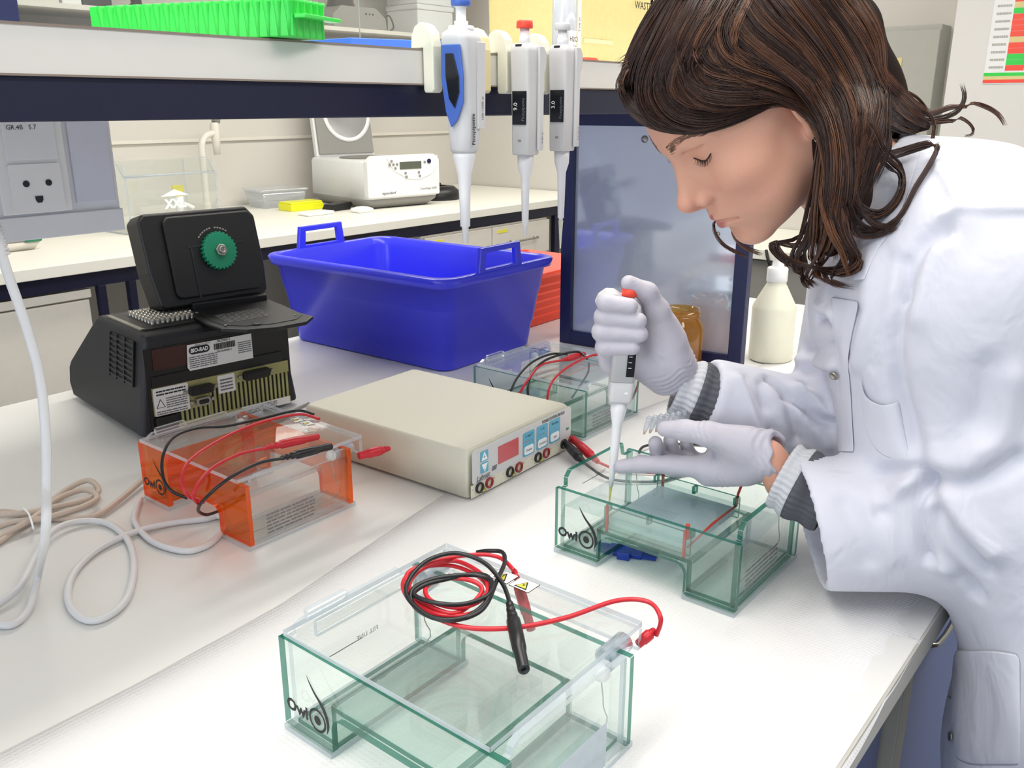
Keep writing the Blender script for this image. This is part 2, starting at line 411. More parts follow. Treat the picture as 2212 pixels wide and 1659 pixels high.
# framed glossy panel standing under the far end of the shelf
pr = empty('framed_panel', (1.722, 1.233, 0), R(-90) + math.atan2(0.035, 0.426), 'navy framed glossy panel under the shelf behind the amber jar', 'panel')
PW, PH = 0.455, 0.537
MB().box(0, .03, -.012, .014, 0.0005, PH).build('frame_stile', M['navy'], pr, .0015)
MB().box(PW - .03, PW, -.012, .014, 0.0005, PH).build('frame_stile', M['navy'], pr, .0015)
MB().box(.03, PW - .03, -.012, .014, 0.0005, .032).build('frame_rail', M['navy'], pr, .0015)
MB().box(.03, PW - .03, -.012, .014, PH - .03, PH).build('frame_rail', M['navy'], pr, .0015)
MB().box(.028, PW - .028, .0, .006, .03, PH - .028).build('glossy_pane', M['panelglass'], pr)
MB().lathe([(.0, -.006), (.006, -.005), (.008, 0), (.008, .004)], (.20, -.001, .48), (0, 1, 0)).build('screw', M['steel'], pr)
MB().lathe([(.0, -.004), (.004, -.003), (.005, 0), (.005, .002)], (PW - .075, -.001, .29), (0, 1, 0)).build('screw', M['steel'], pr)

# service trunking with the socket
tr = empty('service_trunking', (0, 0.95, 0), 0, 'white service trunking with a smiling power socket under the shelf', 'trunking')
TX = 0.500
loft(MB(), [(-.35, .05, .420, TX + .35, .05, .004), (-.35, .05, .537, TX + .35, .05, .004)]).build('trunk_body', M['trunkw'], tr, smooth=False)
MB().box(.452, TX - .006, -.003, 0.002, .452, .536).build('trunk_cover', M['trunk'], tr, .001)
MB().box(-1.1, TX, -.0035, .001, .420, .4435).build('trunk_rail', M['trunkw'], tr, .001)
MB().box(.378, .446, -.004, .001, .446, .536).build('socket_frame', M['socket'], tr, .001)
so = MB().prism(rrect(.0255, .0225, .003), (.4125, -.004, .4720), (1, 0, 0), (0, 0, 1), (0, -1, 0), .002).build('socket_face', M['socket'], tr)
for dx in (-.0105, .0115): MB().cyl((.4125 + dx, -.0055, .4755), (.4125 + dx, -.0067, .4755), .0032).build('socket_hole', M['black'], so)
MB().prism([(-.0038, .002), (.0038, .002), (.0036, -.002), (.002, -.0046), (-.002, -.0046), (-.0036, -.002)], (.4125, -.006, .461), (1, 0, 0), (0, 0, 1), (0, -1, 0), .0007).build('socket_earth', M['black'], so)
MB().box(.3875, .4375, -.006, -.0035, .4985, .5355).build('blank_cover', M['trunkw'], tr, .0006)
text(tr, 'GR.4B   5.7', (.391, -.0062, .5275), (1, 0, 0), (0, 0, 1), .0062, M['print'])

# ------------------------------------------------------------------ gel boxes
def owl(parent, u, v, z, k, m):
    rt, up = (1, 0, 0), (0, 0, 1)
    text(parent, 'Owl', (u, v, z), rt, up, .017 * k, m, bold=.0007 * k, thick=.0003)
    c = (u + .043 * k, z + .006 * k)
    ring = lambda r: [(c[0] + r * math.cos(t * math.pi / 16), c[1] + r * 1.05 * math.sin(t * math.pi / 16)) for t in range(32)]
    o, i = ring(.0115 * k), ring(.0090 * k); mb = MB()
    P = lambda q, d: (q[0], v - d, q[1])
    for a in range(32):
        b = (a + 1) % 32
        mb.add([P(o[a], .0004), P(o[b], .0004), P(i[b], .0004), P(i[a], .0004)], [(0, 1, 2, 3)])
    mb.add([P(q, .0004) for q in ring(.0045 * k)], [tuple(range(32))])
    L = [(.0305, .050), (.034, .042), (.040, .033), (.0475, .025), (.053, .016), (.0555, .006), (.0545, -.004)]
    Rr = [(.0308, .049), (.0358, .0425), (.043, .034), (.0515, .0265), (.0575, .017), (.0590, .006), (.0545, -.004)]
    L = catmull([(u + a * k, v - .0004, z + b * k) for a, b in L], 4); Rr = catmull([(u + a * k, v - .0004, z + b * k) for a, b in Rr], 4)
    for a in range(len(L) - 1): mb.add([L[a], L[a + 1], Rr[a + 1], Rr[a]], [(0, 1, 2, 3)])
    mb.build('owl_emblem', m, parent)

def arch(L, h, leg, ah, r=.012):
    pts = [(0, 0), (leg, 0)]
    for i in range(5): a = R(180 - 90 * i / 4); pts.append((leg + r + r * math.cos(a), ah - r + r * math.sin(a)))
    for i in range(5): a = R(90 - 90 * i / 4); pts.append((L - leg - r + r * math.cos(a), ah - r + r * math.sin(a)))
    pts += [(L - leg, 0), (L, 0), (L, h), (0, h)]
    return pts

def gel_box(loc, label, F='green_f', E='green_e', lid=True, L=.25, W=.155, h=.083, wallF='green_f', wallE='green_e', side_clear=False):
    W = W + .02; up_ = .010 if lid else .020
    T = .007; leg = .066; ah = .036
    r = empty('gel_box', loc, R(-90), label, 'gel box', 'electrophoresis gel boxes on the bench')
    for v in (0, W - T):
        MB().prism(arch(L, h, leg, ah), (0, v, .006), (1, 0, 0), (0, 0, 1), (0, 1, 0), T, 0, 1).build('side_plate', [M[F], M[E]], r, .0004, 1)
    for u0 in (0, L - leg):
        MB().slab(u0, u0 + leg, -.002, W + .004, 0, .006).build('foot_plate', [M['clear'], M['clear_e']], r, .0004, 1)
    H = h + .006
    for u in (.004, L - .010):
        pts = [(T, .006), (W - T, .006), (W - T, H), (W - .028, H), (W - .034, H + up_), (.020, H + up_), (.012, H + up_ * .6), (.012, H), (T, H)]
        MB().prism(pts, (u, 0, 0), (0, 1, 0), (0, 0, 1), (1, 0, 0), T, 0, 1).build('end_wall', [M['clear'], M[wallE] if lid is False else M['clear_e']], r, .0004, 1)
    for u in (.010, L - .010 - .055):
        MB().slab(u, u + .055, T, W - T, .0065, .0115).build('reservoir_floor', [M[wallF], M[wallE]], r)
    for u in (leg - T, L - leg):
        MB().slab(u, u + T, T, W - T, .0065, ah + .012).build('reservoir_wall', [M[wallF], M[wallE]], r, .0004, 1)
    MB().slab(leg - T, L - leg + T, T, W - T, ah + .0065, ah + .0125).build('platform', [M[wallF], M[wallE]], r, .0004, 1)
    for u in (.022, L - .022):
        k = MB().lathe([(.0, .0078), (.004, .0070), (.0070, .004), (.0078, 0), (.0070, -.004), (.004, -.0068), (0, -.0075)], (u, W - .017, .078)).build('electrode_cap', M['whitec'], r)
        MB().tube([(u, W - .017, .071), (u + .002, W - .0155, .045), (u, W - .016, .014), (u, .02, .0125)], .0006, 5, sub=4).build('electrode_wire', M['steel'], k)
        MB().cyl((u, W - T - .008, .078), (u, W + .006, .078), .0045).build('terminal_post', M['clear_e'], k)
    owl(r, .006, -.0004, .026, 1.0, M['print'])
    return r

def add_lid(r, L=.25, W=.175, z=.0915):
    ld = MB().slab(.012, L - .012, -.003, W + .032, z, z + .006).build('lid', [M['clear'], M['clear_e']], r, .0005, 1)
    MB().slab(.012, L - .012, W + .026, W + .032, z - .022, z - .0002).build('lid_skirt', [M['clear'], M['clear_e']], ld, .0004, 1)
    for u in (.0125, L - .0175):
        MB().slab(u, u + .005, .03, W - .02, z - .016, z - .0002).build('lid_guide', [M['clear'], M['clear_e']], ld, .0004, 1)
    for u in (.022, L - .022):
        MB().lathe([(.0095, -.018), (.0095, .014), (.0075, .014), (.0075, -.018)], (u, W + .004, z - .012), (0, 1, 0), 20, 0, False, False).build('jack_sleeve', [M['clear_e']], ld)
    # raised finger grip on the left end
    g = MB().prism([(0, 0), (.046, 0), (.050, .004), (.046, .010), (0, .010)], (.012, .020, z + .0062), (0, 1, 0), (0, 0, 1), (1, 0, 0), .008, 0, 1)
    g.build('finger_grip', [M['clear'], M['clear_e']], ld, .0015, 2)
    return ld

def plug(parent, a, b, m, k=1.0, name='plug'):
    """banana plug with a ribbed strain relief from cable end a to tip b"""
    a, b = Vector(a), Vector(b); d = b - a; L = d.length
    prof = [(.0024, 0), (.0034, .03 * L), (.0034, .07 * L), (.0027, .08 * L), (.0027, .1 * L), (.0040, .11 * L), (.0040, .15 * L), (.0030, .16 * L), (.0030, .19 * L), (.0046, .20 * L), (.0046, .25 * L), (.0038, .27 * L), (.0060, .30 * L),
            (.0062, .40 * L), (.0060, .42 * L), (.0062, .44 * L), (.0060, .46 * L), (.0062, .48 * L), (.0060, .50 * L), (.0062, .52 * L), (.0058, .72 * L), (.0050, .73 * L), (.0048, .99 * L), (.0042, L), (.0025, L), (.0025, .97 * L)]
    return MB().lathe([(r_ * k, h) for r_, h in prof], a, d, 16).build(name, m, parent, world=True)

# front box
b1 = gel_box((.408, .597, ZP), 'large clear green gel box nearest the camera with a coiled lead on its lid', L=.262, h=.091)
add_lid(b1, L=.262, z=.1035)
RT, UPV = (1, 0, 0), (0, 0, 1)
# box label printed on the right end wall, seen reversed
lb = MB().prism(rect(.115, .044), (.2625, .018, .010), (0, 1, 0), (0, 0, 1), (1, 0, 0), .0004).build('rating_label', M['clear_e'], b1)
text(lb, 'Model:  B2', (.2632, .050, .042), (0, 1, 0), (0, 0, 1), .0065, M['greyprint'], mirror=True, bold=.0001)
text(lb, 'Rated:  0-150V, 0-100mA', (.2632, .072, .034), (0, 1, 0), (0, 0, 1), .0055, M['greyprint'], mirror=True)
lines(lb, (.2632, .03, .012), (0, 1, 0), (0, 0, 1), .06, .018, 4, M['greyprint'], 3)
text(b1, 'FILL LINE', (.0108, .108, .055), (0, 1, 0), (0, 0, 1), .007, M['print'], mirror=True)
MB().box(.0102, .0106, .045, .088, .0545, .0552).build('fill_mark', M['print'], b1)
MB().box(.066, .184, .008, .147, .0492, .0525).build('gel_tray', M['clear'], b1, .0005)
for mk, du in (('mark', 0), ('bolt', .026)):
    warning(b1, (.092 + du, .180, .1098), (1, 0, 0), (0, 1, 0), .024, mark=mk)

# box in use, no lid, with gel tray
b2 = gel_box((.839, .607, ZP), 'open clear green gel box under her gloved hands with gel and red marks', lid=False)
ty = empty('tmp'); bpy.data.objects.remove(ty)
MB().box(.070, .180, .012, .143, .0492, .0535).build('gel_tray', M['clear'], b2, .0004)
for v in (.0115, .1395):
    MB().slab(.066, .184, v, v + .004, .0492, .078).build('tray_wall', [M['green_f'], M['green_e']], b2, .0004, 1)
MB().box(.0705, .1795, .0158, .1392, .0537, .0640).build('gel', M['gel'], b2, .001)
MB().box(.0102, .2398, .0062, .1488, .0648, .0654).build('buffer_liquid', M['buffer'], b2)
for u in (.072, .178):
    for v, z0, z1 in ((.0095, .045, .082), (.1455, .050, .088)):
        if u > .1 and v > .1: continue
        MB().box(u - .0017, u + .0017, v - .0012, v + .0012, z0, z1).build('red_mark', M['stripred'], b2, .0003)
MB().tube([(.181, .012, .060), (.181, .075, .0665), (.181, .138, .0665)], .0016, 6, sub=2, spline=False).build('red_mark', M['stripred'], b2)
MB().tube([(.181, .138, .0665), (.181, .1415, .082), (.184, .143, .094)], .0018, 6, sub=2, spline=False).build('red_mark', M['stripred'], b2)
MB().tube([(.181, .0095, .072), (.181, .0095, .09)], .0028, 10, sub=2, spline=False).build('red_mark', M['stripred'], b2)
for u in (.066, .123, .180):
    MB().slab(u, u + .004, .1300, .1395, .070, .0795).build('comb_slot', [M['green_f'], M['green_e']], b2)
    MB().slab(u, u + .004, .0157, .0240, .070, .0795).build('comb_slot', [M['green_f'], M['green_e']], b2)
text(b2, 'FILL LINE', (.0108, .098, .082), (0, 1, 0), (0, 0, 1), .006, M['print'], mirror=True)
MB().box(.0102, .0106, .045, .088, .0815, .0821).build('fill_mark', M['print'], b2)
lines(b2, (.2463, .03, .018), (0, 1, 0), (0, 0, 1), .09, .03, 5, M['greyprint'], 5)

# box behind the power supply
b3 = gel_box((1.190, 1.052, .0005), 'clear green gel box behind the cream power supply with looping leads')
add_lid(b3)
lines(b3, (.2463, .03, .012), (0, 1, 0), (0, 0, 1), .09, .03, 5, M['greyprint'], 6)
for mk, du in (('mark', 0), ('bolt', .026)):
    warning(b3, (.135 + du, .160, .0978), (.94, -.2, 0), (.2, .94, 0), .018, mark=mk)

# orange box
b4 = gel_box((.595, 1.170, .0005), 'bright orange and clear gel box beside the thermal cycler', 'orange_f', 'orange_e', True, L=.257, W=.155, wallF='clear', wallE='clear_e')
add_lid(b4, L=.257)
for u in (.060, .191):
    MB().slab(u, u + .006, .0065, .1485, .0125, .085).build('orange_divider', [M['orange_f'], M['orange_e']], b4, .0004, 1) if u < .1 else None
for mk, du in (('mark', 0), ('bolt', .024)):
    warning(b4, (.112 + du, .182, .0978), (.94, -.2, 0), (.2, .94, 0), .019, mark=mk)
lines(b4, (.2535, .03, .012), (0, 1, 0), (0, 0, 1), .08, .03, 6, M['greyprint'], 8)

# leads -----------------------------------------------------------
def lead(parent, pts, m, r=.0022, sub=10, name='lead'):
    return MB().tube(pts, r, 8, sub=sub).build(name, m, parent, world=True)
def circle_pts(c, rx, ry, a0, a1, n, dz=0, rot=0):
    out = []
    for i in range(n):
        t = i / (n - 1); a = R(a0 + (a1 - a0) * t); x, y = rx * math.cos(a), ry * math.sin(a)
        out.append((c[0] + x * math.cos(R(rot)) - y * math.sin(R(rot)), c[1] + x * math.sin(R(rot)) + y * math.cos(R(rot)), c[2] + dz * t))
    return out
ZL = .0985
l1 = lead(b1, [(0.6291,0.3399,0.0930), (0.6276,0.3359,0.1130), (0.6354,0.3537,0.1190), (0.6211,0.3792,0.1170), (0.5725,0.4016,0.1140), (0.5301,0.4308,0.1130), (0.5048,0.4680,0.1130), (0.5046,0.5191,0.1130), (0.5246,0.5575,0.1130), (0.5560,0.5668,0.1130), (0.5803,0.5457,0.1130), (0.5771,0.5035,0.1150), (0.5544,0.4749,0.1160), (0.5252,0.4697,0.1150), (0.5053,0.4907,0.1150), (0.5079,0.5223,0.1150), (0.5275,0.5510,0.1150), (0.5572,0.5583,0.1170), (0.5821,0.5410,0.1190), (0.5738,0.4976,0.1210), (0.5495,0.4740,0.1210), (0.5202,0.4762,0.1210), (0.5101,0.5037,0.1210), (0.5237,0.5256,0.1210), (0.5458,0.5227,0.1220), (0.5578,0.4982,0.1230), (0.5525,0.4822,0.1190), (0.5124,0.4804,0.1170), (0.5090,0.5232,0.1190), (0.5287,0.5549,0.1230), (0.5667,0.5483,0.1240), (0.6079,0.5362,0.1170), (0.6202,0.5160,0.1150), (0.6093,0.4893,0.1150)], M['red'])
plug(b1, (0.6320,0.3432,0.0960), (0.6127,0.3491,0.0880), M['red'], .85)
l2 = lead(b1, [(0.5549,0.4499,0.1180), (0.5736,0.4745,0.1220), (0.5833,0.5057,0.1290), (0.5762,0.5353,0.1320), (0.5517,0.5493,0.1300), (0.5202,0.5431,0.1260), (0.4990,0.5249,0.1230), (0.4945,0.4917,0.1180), (0.5085,0.4657,0.1200), (0.5379,0.4640,0.1230), (0.5660,0.4823,0.1250), (0.5677,0.5010,0.1250), (0.5420,0.5190,0.1240), (0.5217,0.5265,0.1240), (0.5046,0.5216,0.1240), (0.5067,0.4975,0.1240), (0.5206,0.4765,0.1240), (0.5457,0.4679,0.1250), (0.5666,0.4817,0.1250), (0.5623,0.5021,0.1260), (0.5352,0.5245,0.1260), (0.5091,0.5290,0.1240), (0.4960,0.5104,0.1180), (0.5003,0.4775,0.1170), (0.5259,0.4592,0.1220), (0.5788,0.4845,0.1210), (0.6101,0.5017,0.1190), (0.6249,0.5169,0.1190), (0.6212,0.5322,0.1170), (0.6173,0.5444,0.1130)], M['blackc'])
plug(b1, (0.5561,0.4520,0.1190), (0.4902,0.3830,0.1130), M['blackc'], 1.05)
plug(b1, (0.6135,0.4927,0.1130), (0.5876,0.4504,0.0740), M['red'], .9)
# orange box leads
lead(b4, [(0.8121,1.0436,0.1000), (0.7990,1.0689,0.1040), (0.7403,1.0811,0.1040), (0.6922,1.0926,0.1040), (0.6532,1.1080,0.1080), (0.6118,1.0998,0.1080), (0.5816,1.0789,0.0950), (0.5667,1.0579,0.0750), (0.5662,1.0399,0.0600), (0.5804,1.0266,0.0480)], M['blackc'])
lead(b4, [(0.8037,1.0204,0.1000), (0.7925,1.0496,0.1040), (0.7533,1.0650,0.1040), (0.6925,1.0588,0.1060), (0.6219,1.0310,0.1080), (0.5758,1.0081,0.1050), (0.5540,0.9877,0.0950), (0.5504,0.9728,0.0780), (0.5725,0.9742,0.0600)], M['red'])
lead(b4, [(0.6574,0.9503,0.1150), (0.6258,0.9619,0.1140), (0.5784,0.9534,0.1120), (0.5425,0.9348,0.1040), (0.5373,0.9362,0.0900), (0.5541,0.9561,0.0700)], M['red'])
plug(b4, (0.6555,0.9527,0.1150), (0.7410,0.9455,0.1080), M['red'])
lead(b4, [(0.6523,0.9074,0.1130), (0.6217,0.9164,0.1140), (0.5757,0.9097,0.1120), (0.5526,0.9280,0.0900), (0.5562,0.9613,0.0600), (0.5758,0.9776,0.0400), (0.6025,0.9935,0.0300)], M['blackc'])
plug(b4, (0.6500,0.9102,0.1130), (0.7279,0.9023,0.1080), M['blackc'])
plug(b4, (0.8270,0.8943,0.0770), (0.7767,0.9043,0.0780), M['red'], 1.15)
# rear box leads
lead(b3, [(1.3124,0.9272,0.1080), (1.2935,0.9507,0.1080), (1.2351,0.9492,0.1060), (1.1719,0.9311,0.0980), (1.1394,0.9214,0.0800), (1.1375,0.9261,0.0500)], M['blackc'])
lead(b3, [(1.3182,0.8864,0.1050), (1.3333,0.9157,0.1100), (1.3011,0.9297,0.1100), (1.2447,0.9302,0.1090), (1.1976,0.9202,0.1000), (1.1553,0.8975,0.0850), (1.1612,0.8968,0.0500)], M['blackc'])
lead(b3, [(1.2828,0.9154,0.1050), (1.2339,0.9273,0.1050), (1.1780,0.9102,0.0980), (1.1499,0.9084,0.0800), (1.1436,0.9186,0.0500)], M['red'])
plug(b3, (1.2817,0.9167,0.1050), (1.3445,0.9106,0.1040), M['red'], 1.0)
lead(b3, [(1.3746,0.8448,0.1000), (1.3479,0.8839,0.1070), (1.2722,0.8832,0.1070), (1.2005,0.8718,0.1000), (1.1674,0.8619,0.0850), (1.1695,0.8669,0.0500)], M['red'])
lead(b3, [(1.3746,0.8448,0.1000), (1.3548,0.8022,0.0900), (1.3670,0.8053,0.0600), (1.3641,0.8150,0.0300)], M['red'])
MB().tube([(1.3529,0.9053,0.0850), (1.3710,0.9190,0.0600), (1.3543,0.9230,0.0400), (1.3235,0.9224,0.0200)], .002, 8).build('lead', M['blackc'], b3, world=True)

# ------------------------------------------------------------------ power supply
ps = empty('power_supply', (.884, .790, 0), R(2.0), 'cream electrophoresis power supply with blue keys between the gel boxes', 'power supply')
PWX, PD, PHh = .262, .352, .080
KX = .262 / .283
loft(MB(), [(PWX / 2, PD / 2 + .003, .006, PWX / 2, PD / 2 - .003, .004), (PWX / 2, PD / 2 + .003, PHh - .004, PWX / 2, PD / 2 - .003, .004), (PWX / 2, PD / 2 + .003, PHh, PWX / 2 - .003, PD / 2 - .006, .006)]).build('housing', M['psu'], ps)
MB().box(.001, PWX - .001, -.001, .0005, .0065, .026).build('lower_fascia', M['psu'], ps)
MB().prism(rrect(PWX / 2 - .003, .0265, .006), (PWX / 2, -.0006, .0525), (1, 0, 0), (0, 0, 1), (0, -1, 0), .0012).build('control_panel', M['psu_panel'], ps)
fy = -.0019
MB().box(.068 * KX, .122 * KX, fy - .0006, fy + .0006, .040, .068).build('display_window', M['display'], ps)
for z, s in ((.0645, 1), (.0465, -1)):
    k = MB().prism(rrect(.0090, .0078, .002), (.032 * KX, fy, z), (1, 0, 0), (0, 0, 1), (0, -1, 0), .0006).build('arrow_key', M['cyan'], ps)
    MB().prism([(-.007, -.006 * s), (.007, -.006 * s), (0, .007 * s)], (.032 * KX, fy - .0006, z), (1, 0, 0), (0, 0, 1), (0, -1, 0), .0004).build('arrow_mark', M['cyanw'], k)
    text(k, '+' if s > 0 else '-', (.0285 * KX, fy - .0011, z - .004), RT, UPV, .009, M['greyprint'])
for x, tt, bt in ((.151, 'V mA T', 'Display'), (.190, 'V  A', 'Constant'), (.228, 'Running', 'Start')):
    x *= KX
    k = MB().prism(rrect(.0150, .0195, .003), (x, fy, .050), (1, 0, 0), (0, 0, 1), (0, -1, 0), .0006).build('key_panel', M['cyan'], ps)
    MB().prism(rrect(.0120, .0070, .004), (x, fy - .0006, .0400), (1, 0, 0), (0, 0, 1), (0, -1, 0), .0006).build('key', M['cyanw'], k)
    text(k, bt, (x, fy - .0014, .0385), RT, UPV, .0052, M['print'], align='CENTER')
    text(k, tt, (x, fy - .0008, .0615), RT, UPV, .0058, M['print'], align='CENTER')
    for dx in ((-.007, 0, .007) if tt[1] == ' ' and len(tt) > 5 else (-.004, .004) if len(tt) < 5 else (0,)):
        MB().cyl((x + dx, fy - .0006, .0545), (x + dx, fy - .0011, .0545), .0011, n=8).build('indicator', M['orangered'], k)
text(ps, 'POWER STATION 300 PLUS', (.190 * KX, fy - .0001, .0712), RT, UPV, .0072, M['print'], bold=.00012, squash=.72)
text(ps, 'Labnet', (.011, fy - .0003, .0295), RT, UPV, .0112, M['print'], shear=.25)
MB().prism([(.0, 0), (.011, 0), (.013, .007), (.002, .007)], (.047, fy + .0002, .0345), (1, 0, 0), (0, 0, 1), (0, -1, 0), .0004).build('brand_bar', M['greyprint'], ps)
MB().box(.010, .040, fy - .0003, fy + .0004, .0278, .0284).build('brand_bar', M['greyprint'], ps)
MB().box(.245, .252, fy - .0004, fy + .0004, .040, .044).build('power_lamp', M['teal'], ps)
for i in range(4):
    x = .018 + i * .0735
    for dx, m, ch, cm in ((0, M['black'], '-', M['print']), (.023, M['redd'], '+', M['red'])):
        MB().lathe([(.0085, 0), (.0085, .003), (.0070, .0035), (.0062, .0035), (.0062, -.003), (.0, -.003)], (x + dx, -.001, .0185), (0, -1, 0), 20, cap0=False).build('output_jack', m, ps)
        text(ps, ch, (x + dx + (-.017 if ch == '-' else .010), -.0016, .0185), RT, UPV, .008, cm)
    warning(ps, (x + .0055, -.0012, .0075), RT, UPV, .0115, plate=False)
for x in (.03, PWX - .03):
    for y in (.03, PD - .03): MB().cyl((x, y, .0003), (x, y, .0062), .009).build('foot', M['black'], ps)

# leads plugged into the power supply
pl = empty('power_lead', (1.1225, .786, 0), 0, 'black power lead plugged into the cream power supply', 'cable')
plug(pl, (1.0806,0.7268,0.0160), (1.1225, .792, .020), M['blackc'], 1.25)
lead(pl, [(1.0806,0.7268,0.0160), (1.0692,0.6694,0.0080), (1.1097,0.6125,0.0060), (1.1600,0.5926,0.0060), (1.2043,0.5523,0.0060)], M['blackc'])
lead(pl, [(1.2043,0.5523,0.0060), (1.2780,0.5559,0.0050), (1.3005,0.5996,0.0050), (1.2868,0.6437,0.0050), (1.2408,0.6885,0.0080), (1.2125,0.6985,0.0100), (1.1932,0.6955,0.0060)], M['blackc'])
pl = empty('power_lead', (1.1455, .787, 0), 0, 'red power lead plugged into the cream power supply', 'cable')
plug(pl, (1.0974,0.7120,0.0160), (1.1455, .793, .020), M['red'], 1.25)
lead(pl, [(1.0974,0.7120,0.0160), (1.1087,0.6778,0.0080), (1.1469,0.6176,0.0060), (1.2031,0.5834,0.0060), (1.2667,0.5349,0.0060)], M['red'])

def xf(mb, mt):
    mb.v = [tuple(mt @ Vector(p)) for p in mb.v]; return mb

# ------------------------------------------------------------------ thermal cycler
pc = empty('thermal_cycler', (.712, 1.385, 0), R(-7), 'black thermal cycler with open lid and green knob', 'thermal cycler')
PX = .306
prof = [(0, .008), (0, .172), (.004, .180), (.012, .184), (.205, .184), (.215, .180), (.345, .075), (.355, .060), (.352, .030), (.330, .008)]
mb = MB(); xsn = [0, .006, PX - .006, PX]
def inset(x, z, t): return x + (t - .5) * -2 * (.026 * z / .184)
rr = []
for t, ins in ((0, .006), (0.02, 0.0), (.98, 0.0), (1, .006)):
    cy, cz = .17, .09
    rr.append([(inset(t * PX, z, t), y + (cy - y) * ins * 6, z + (cz - z) * ins * 6) for y, z in prof])
mb.rings(rr, True, True, True, 0, False)
body = mb.build('housing', M['pcr'], pc, .003, 2)
# side vent with slats
for k in range(8):
    z = .0925 + k * .0095
    x0 = .026 * z / .184
    MB().box(x0 - .0032, x0 + .002, .036, .139, z, z + .0042).build('vent_slat', M['pcr'], pc, .0006)
MB().prism([(.034, .090), (.141, .090), (.141, .168), (.034, .168)], (.0, 0, 0), (0, 1, 0), (.1413, 0, 1), (-1, 0, 0), .0016).build('vent_recess', M['pcrd'], pc)
for y in (.034, .071, .105, .137):
    MB().prism([(y, .090), (y + .004, .090), (y + .004, .168), (y, .168)], (.0, 0, 0), (0, 1, 0), (.1413, 0, 1), (-1, 0, 0), .0038).build('vent_rib', M['pcr'], pc)
# rear panel
MB().box(.020, PX - .014, -.0015, .002, .012, .160).build('rear_recess', M['black'], pc)
MB().box(.034, .126, -.003, -.001, .122, .158).build('circuit_board', M['pcb'], pc)
MB().box(.028, PX - .03, -.004, -.001, .092, .112).build('module_bar', M['pcrd'], pc, .001)
gp = MB().box(.026, PX - .020, -.004, -.001, .070, .092).box(.026, .125, -.004, -.001, .042, .070).box(.066, PX - .020, -.004, -.001, .010, .022).build('rear_plate', M['gold'], pc)
n = 0
for x in np.arange(.126, PX - .022, .0085):
    MB().box(x, x + .0044, -.004, -.001, .022, .070).build('vent_bar', M['gold'], pc)
for x in np.arange(.072, .124, .0085):
    MB().box(x, x + .0044, -.004, -.001, .022, .042).build('vent_bar', M['gold'], pc)
MB().box(.026, .064, -.010, -.001, .010, .040).build('power_inlet', M['black'], pc, .002)
def connector(x0, x1, z, h, m, pins, screws=True):
    c = MB().prism(rrect((x1 - x0) / 2, h / 2, h * .3), ((x0 + x1) / 2, -.004, z), (1, 0, .0), (0, 0, 1), (0, -1, 0), .010).build('connector', m, pc, .001)
    if screws:
        for x in (x0 - .006, x1 + .006): MB().cyl((x, -.004, z), (x, -.010, z), .0034, n=6).build('screw', M['steel'], c)
    MB().prism(rrect((x1 - x0) / 2 - .004, h / 2 - .003, h * .2), ((x0 + x1) / 2, -.0142, z), (1, 0, 0), (0, 0, 1), (0, -1, 0), .0006).build('socket_insert', M['black'], c)
connector(.088, .132, .074, .016, M['pcrd'], 25); connector(.098, .124, .053, .014, M['steel'], 9); connector(.192, .244, .080, .017, M['pcrd'], 24)
def pl_label(x0, x1, z0, z1, sk=0):
    return MB().prism([(0, 0.006), (.004, 0), (x1 - x0, sk), (x1 - x0, z1 - z0 + sk), (.003, z1 - z0)], (x0, -.0045, z0), (1, 0, 0), (0, 0, 1), (0, -1, 0), .0006).build('rating_label', M['paper'], pc)
lb = pl_label(.092, .216, .110, .156)
MB().prism(rrect(.0190, .0068, .0066), (.116, -.0053, .145), (1, 0, 0), (0, 0, 1), (0, -1, 0), .0004).build('brand_oval', M['print'], lb)
text(lb, 'BIO-RAD', (.0995, -.0058, .1418), RT, UPV, .0095, M['paper'], squash=.86, bold=.0004, shear=.15)
text(lb, 'Alpha Unit Block', (.108, -.0053, .1525), RT, UPV, .0042, M['greyprint'], shear=.2)
text(lb, 'AL090611', (.150, -.0053, .1515), RT, UPV, .006, M['print'], bold=.0001)
text(lb, 'SN AL090611', (.148, -.0053, .1330), RT, UPV, .005, M['print'], bold=.0001)
mb = MB(); x = .143; rnd = random.Random(2)
while x < .183:
    wd = rnd.choice((.0005, .0009, .0014)); mb.box(x, x + wd, -.0057, -.0051, .1385, .1495); x += wd + rnd.choice((.0006, .001))
mb.build('barcode', M['print'], lb)
lines(lb, (.096, -.0053, .114), RT, UPV, .052, .022, 6, M['greyprint'], 1); lines(lb, (.188, -.0053, .124), RT, UPV, .026, .022, 6, M['greyprint'], 2)
l2 = MB().prism(rrect(.031, .0245, .003), (.058, -.0045, .0665), (1, 0, 0), (0, 0, 1), (0, -1, 0), .0006).build('safety_label', M['paper'], pc)
lines(l2, (.032, -.0053, .078), RT, UPV, .052, .011, 2, M['print'], 3); lines(l2, (.048, -.0053, .054), RT, UPV, .038, .020, 5, M['greyprint'], 4); lines(l2, (.030, -.0053, .044), RT, UPV, .055, .008, 2, M['greyprint'], 5)
MB().prism([(0, 0), (.016, 0), (.008, .016)], (.030, -.0052, .056), (1, 0, 0), (0, 0, 1), (0, -1, 0), .0003).build('warning_border', M['print'], l2)
MB().prism([(.0018, .001), (.0142, .001), (.008, .0135)], (.030, -.0056, .056), (1, 0, 0), (0, 0, 1), (0, -1, 0), .0003).build('warning_triangle', M['paper'], l2)
l3 = MB().prism(rrect(.0165, .0165, .002), (.160, -.0045, .0735), (1, 0, 0), (0, 0, 1), (0, -1, 0), .0006).build('port_label', M['paper'], pc)
lines(l3, (.148, -.0053, .062), RT, UPV, .024, .024, 4, M['greyprint'], 7)
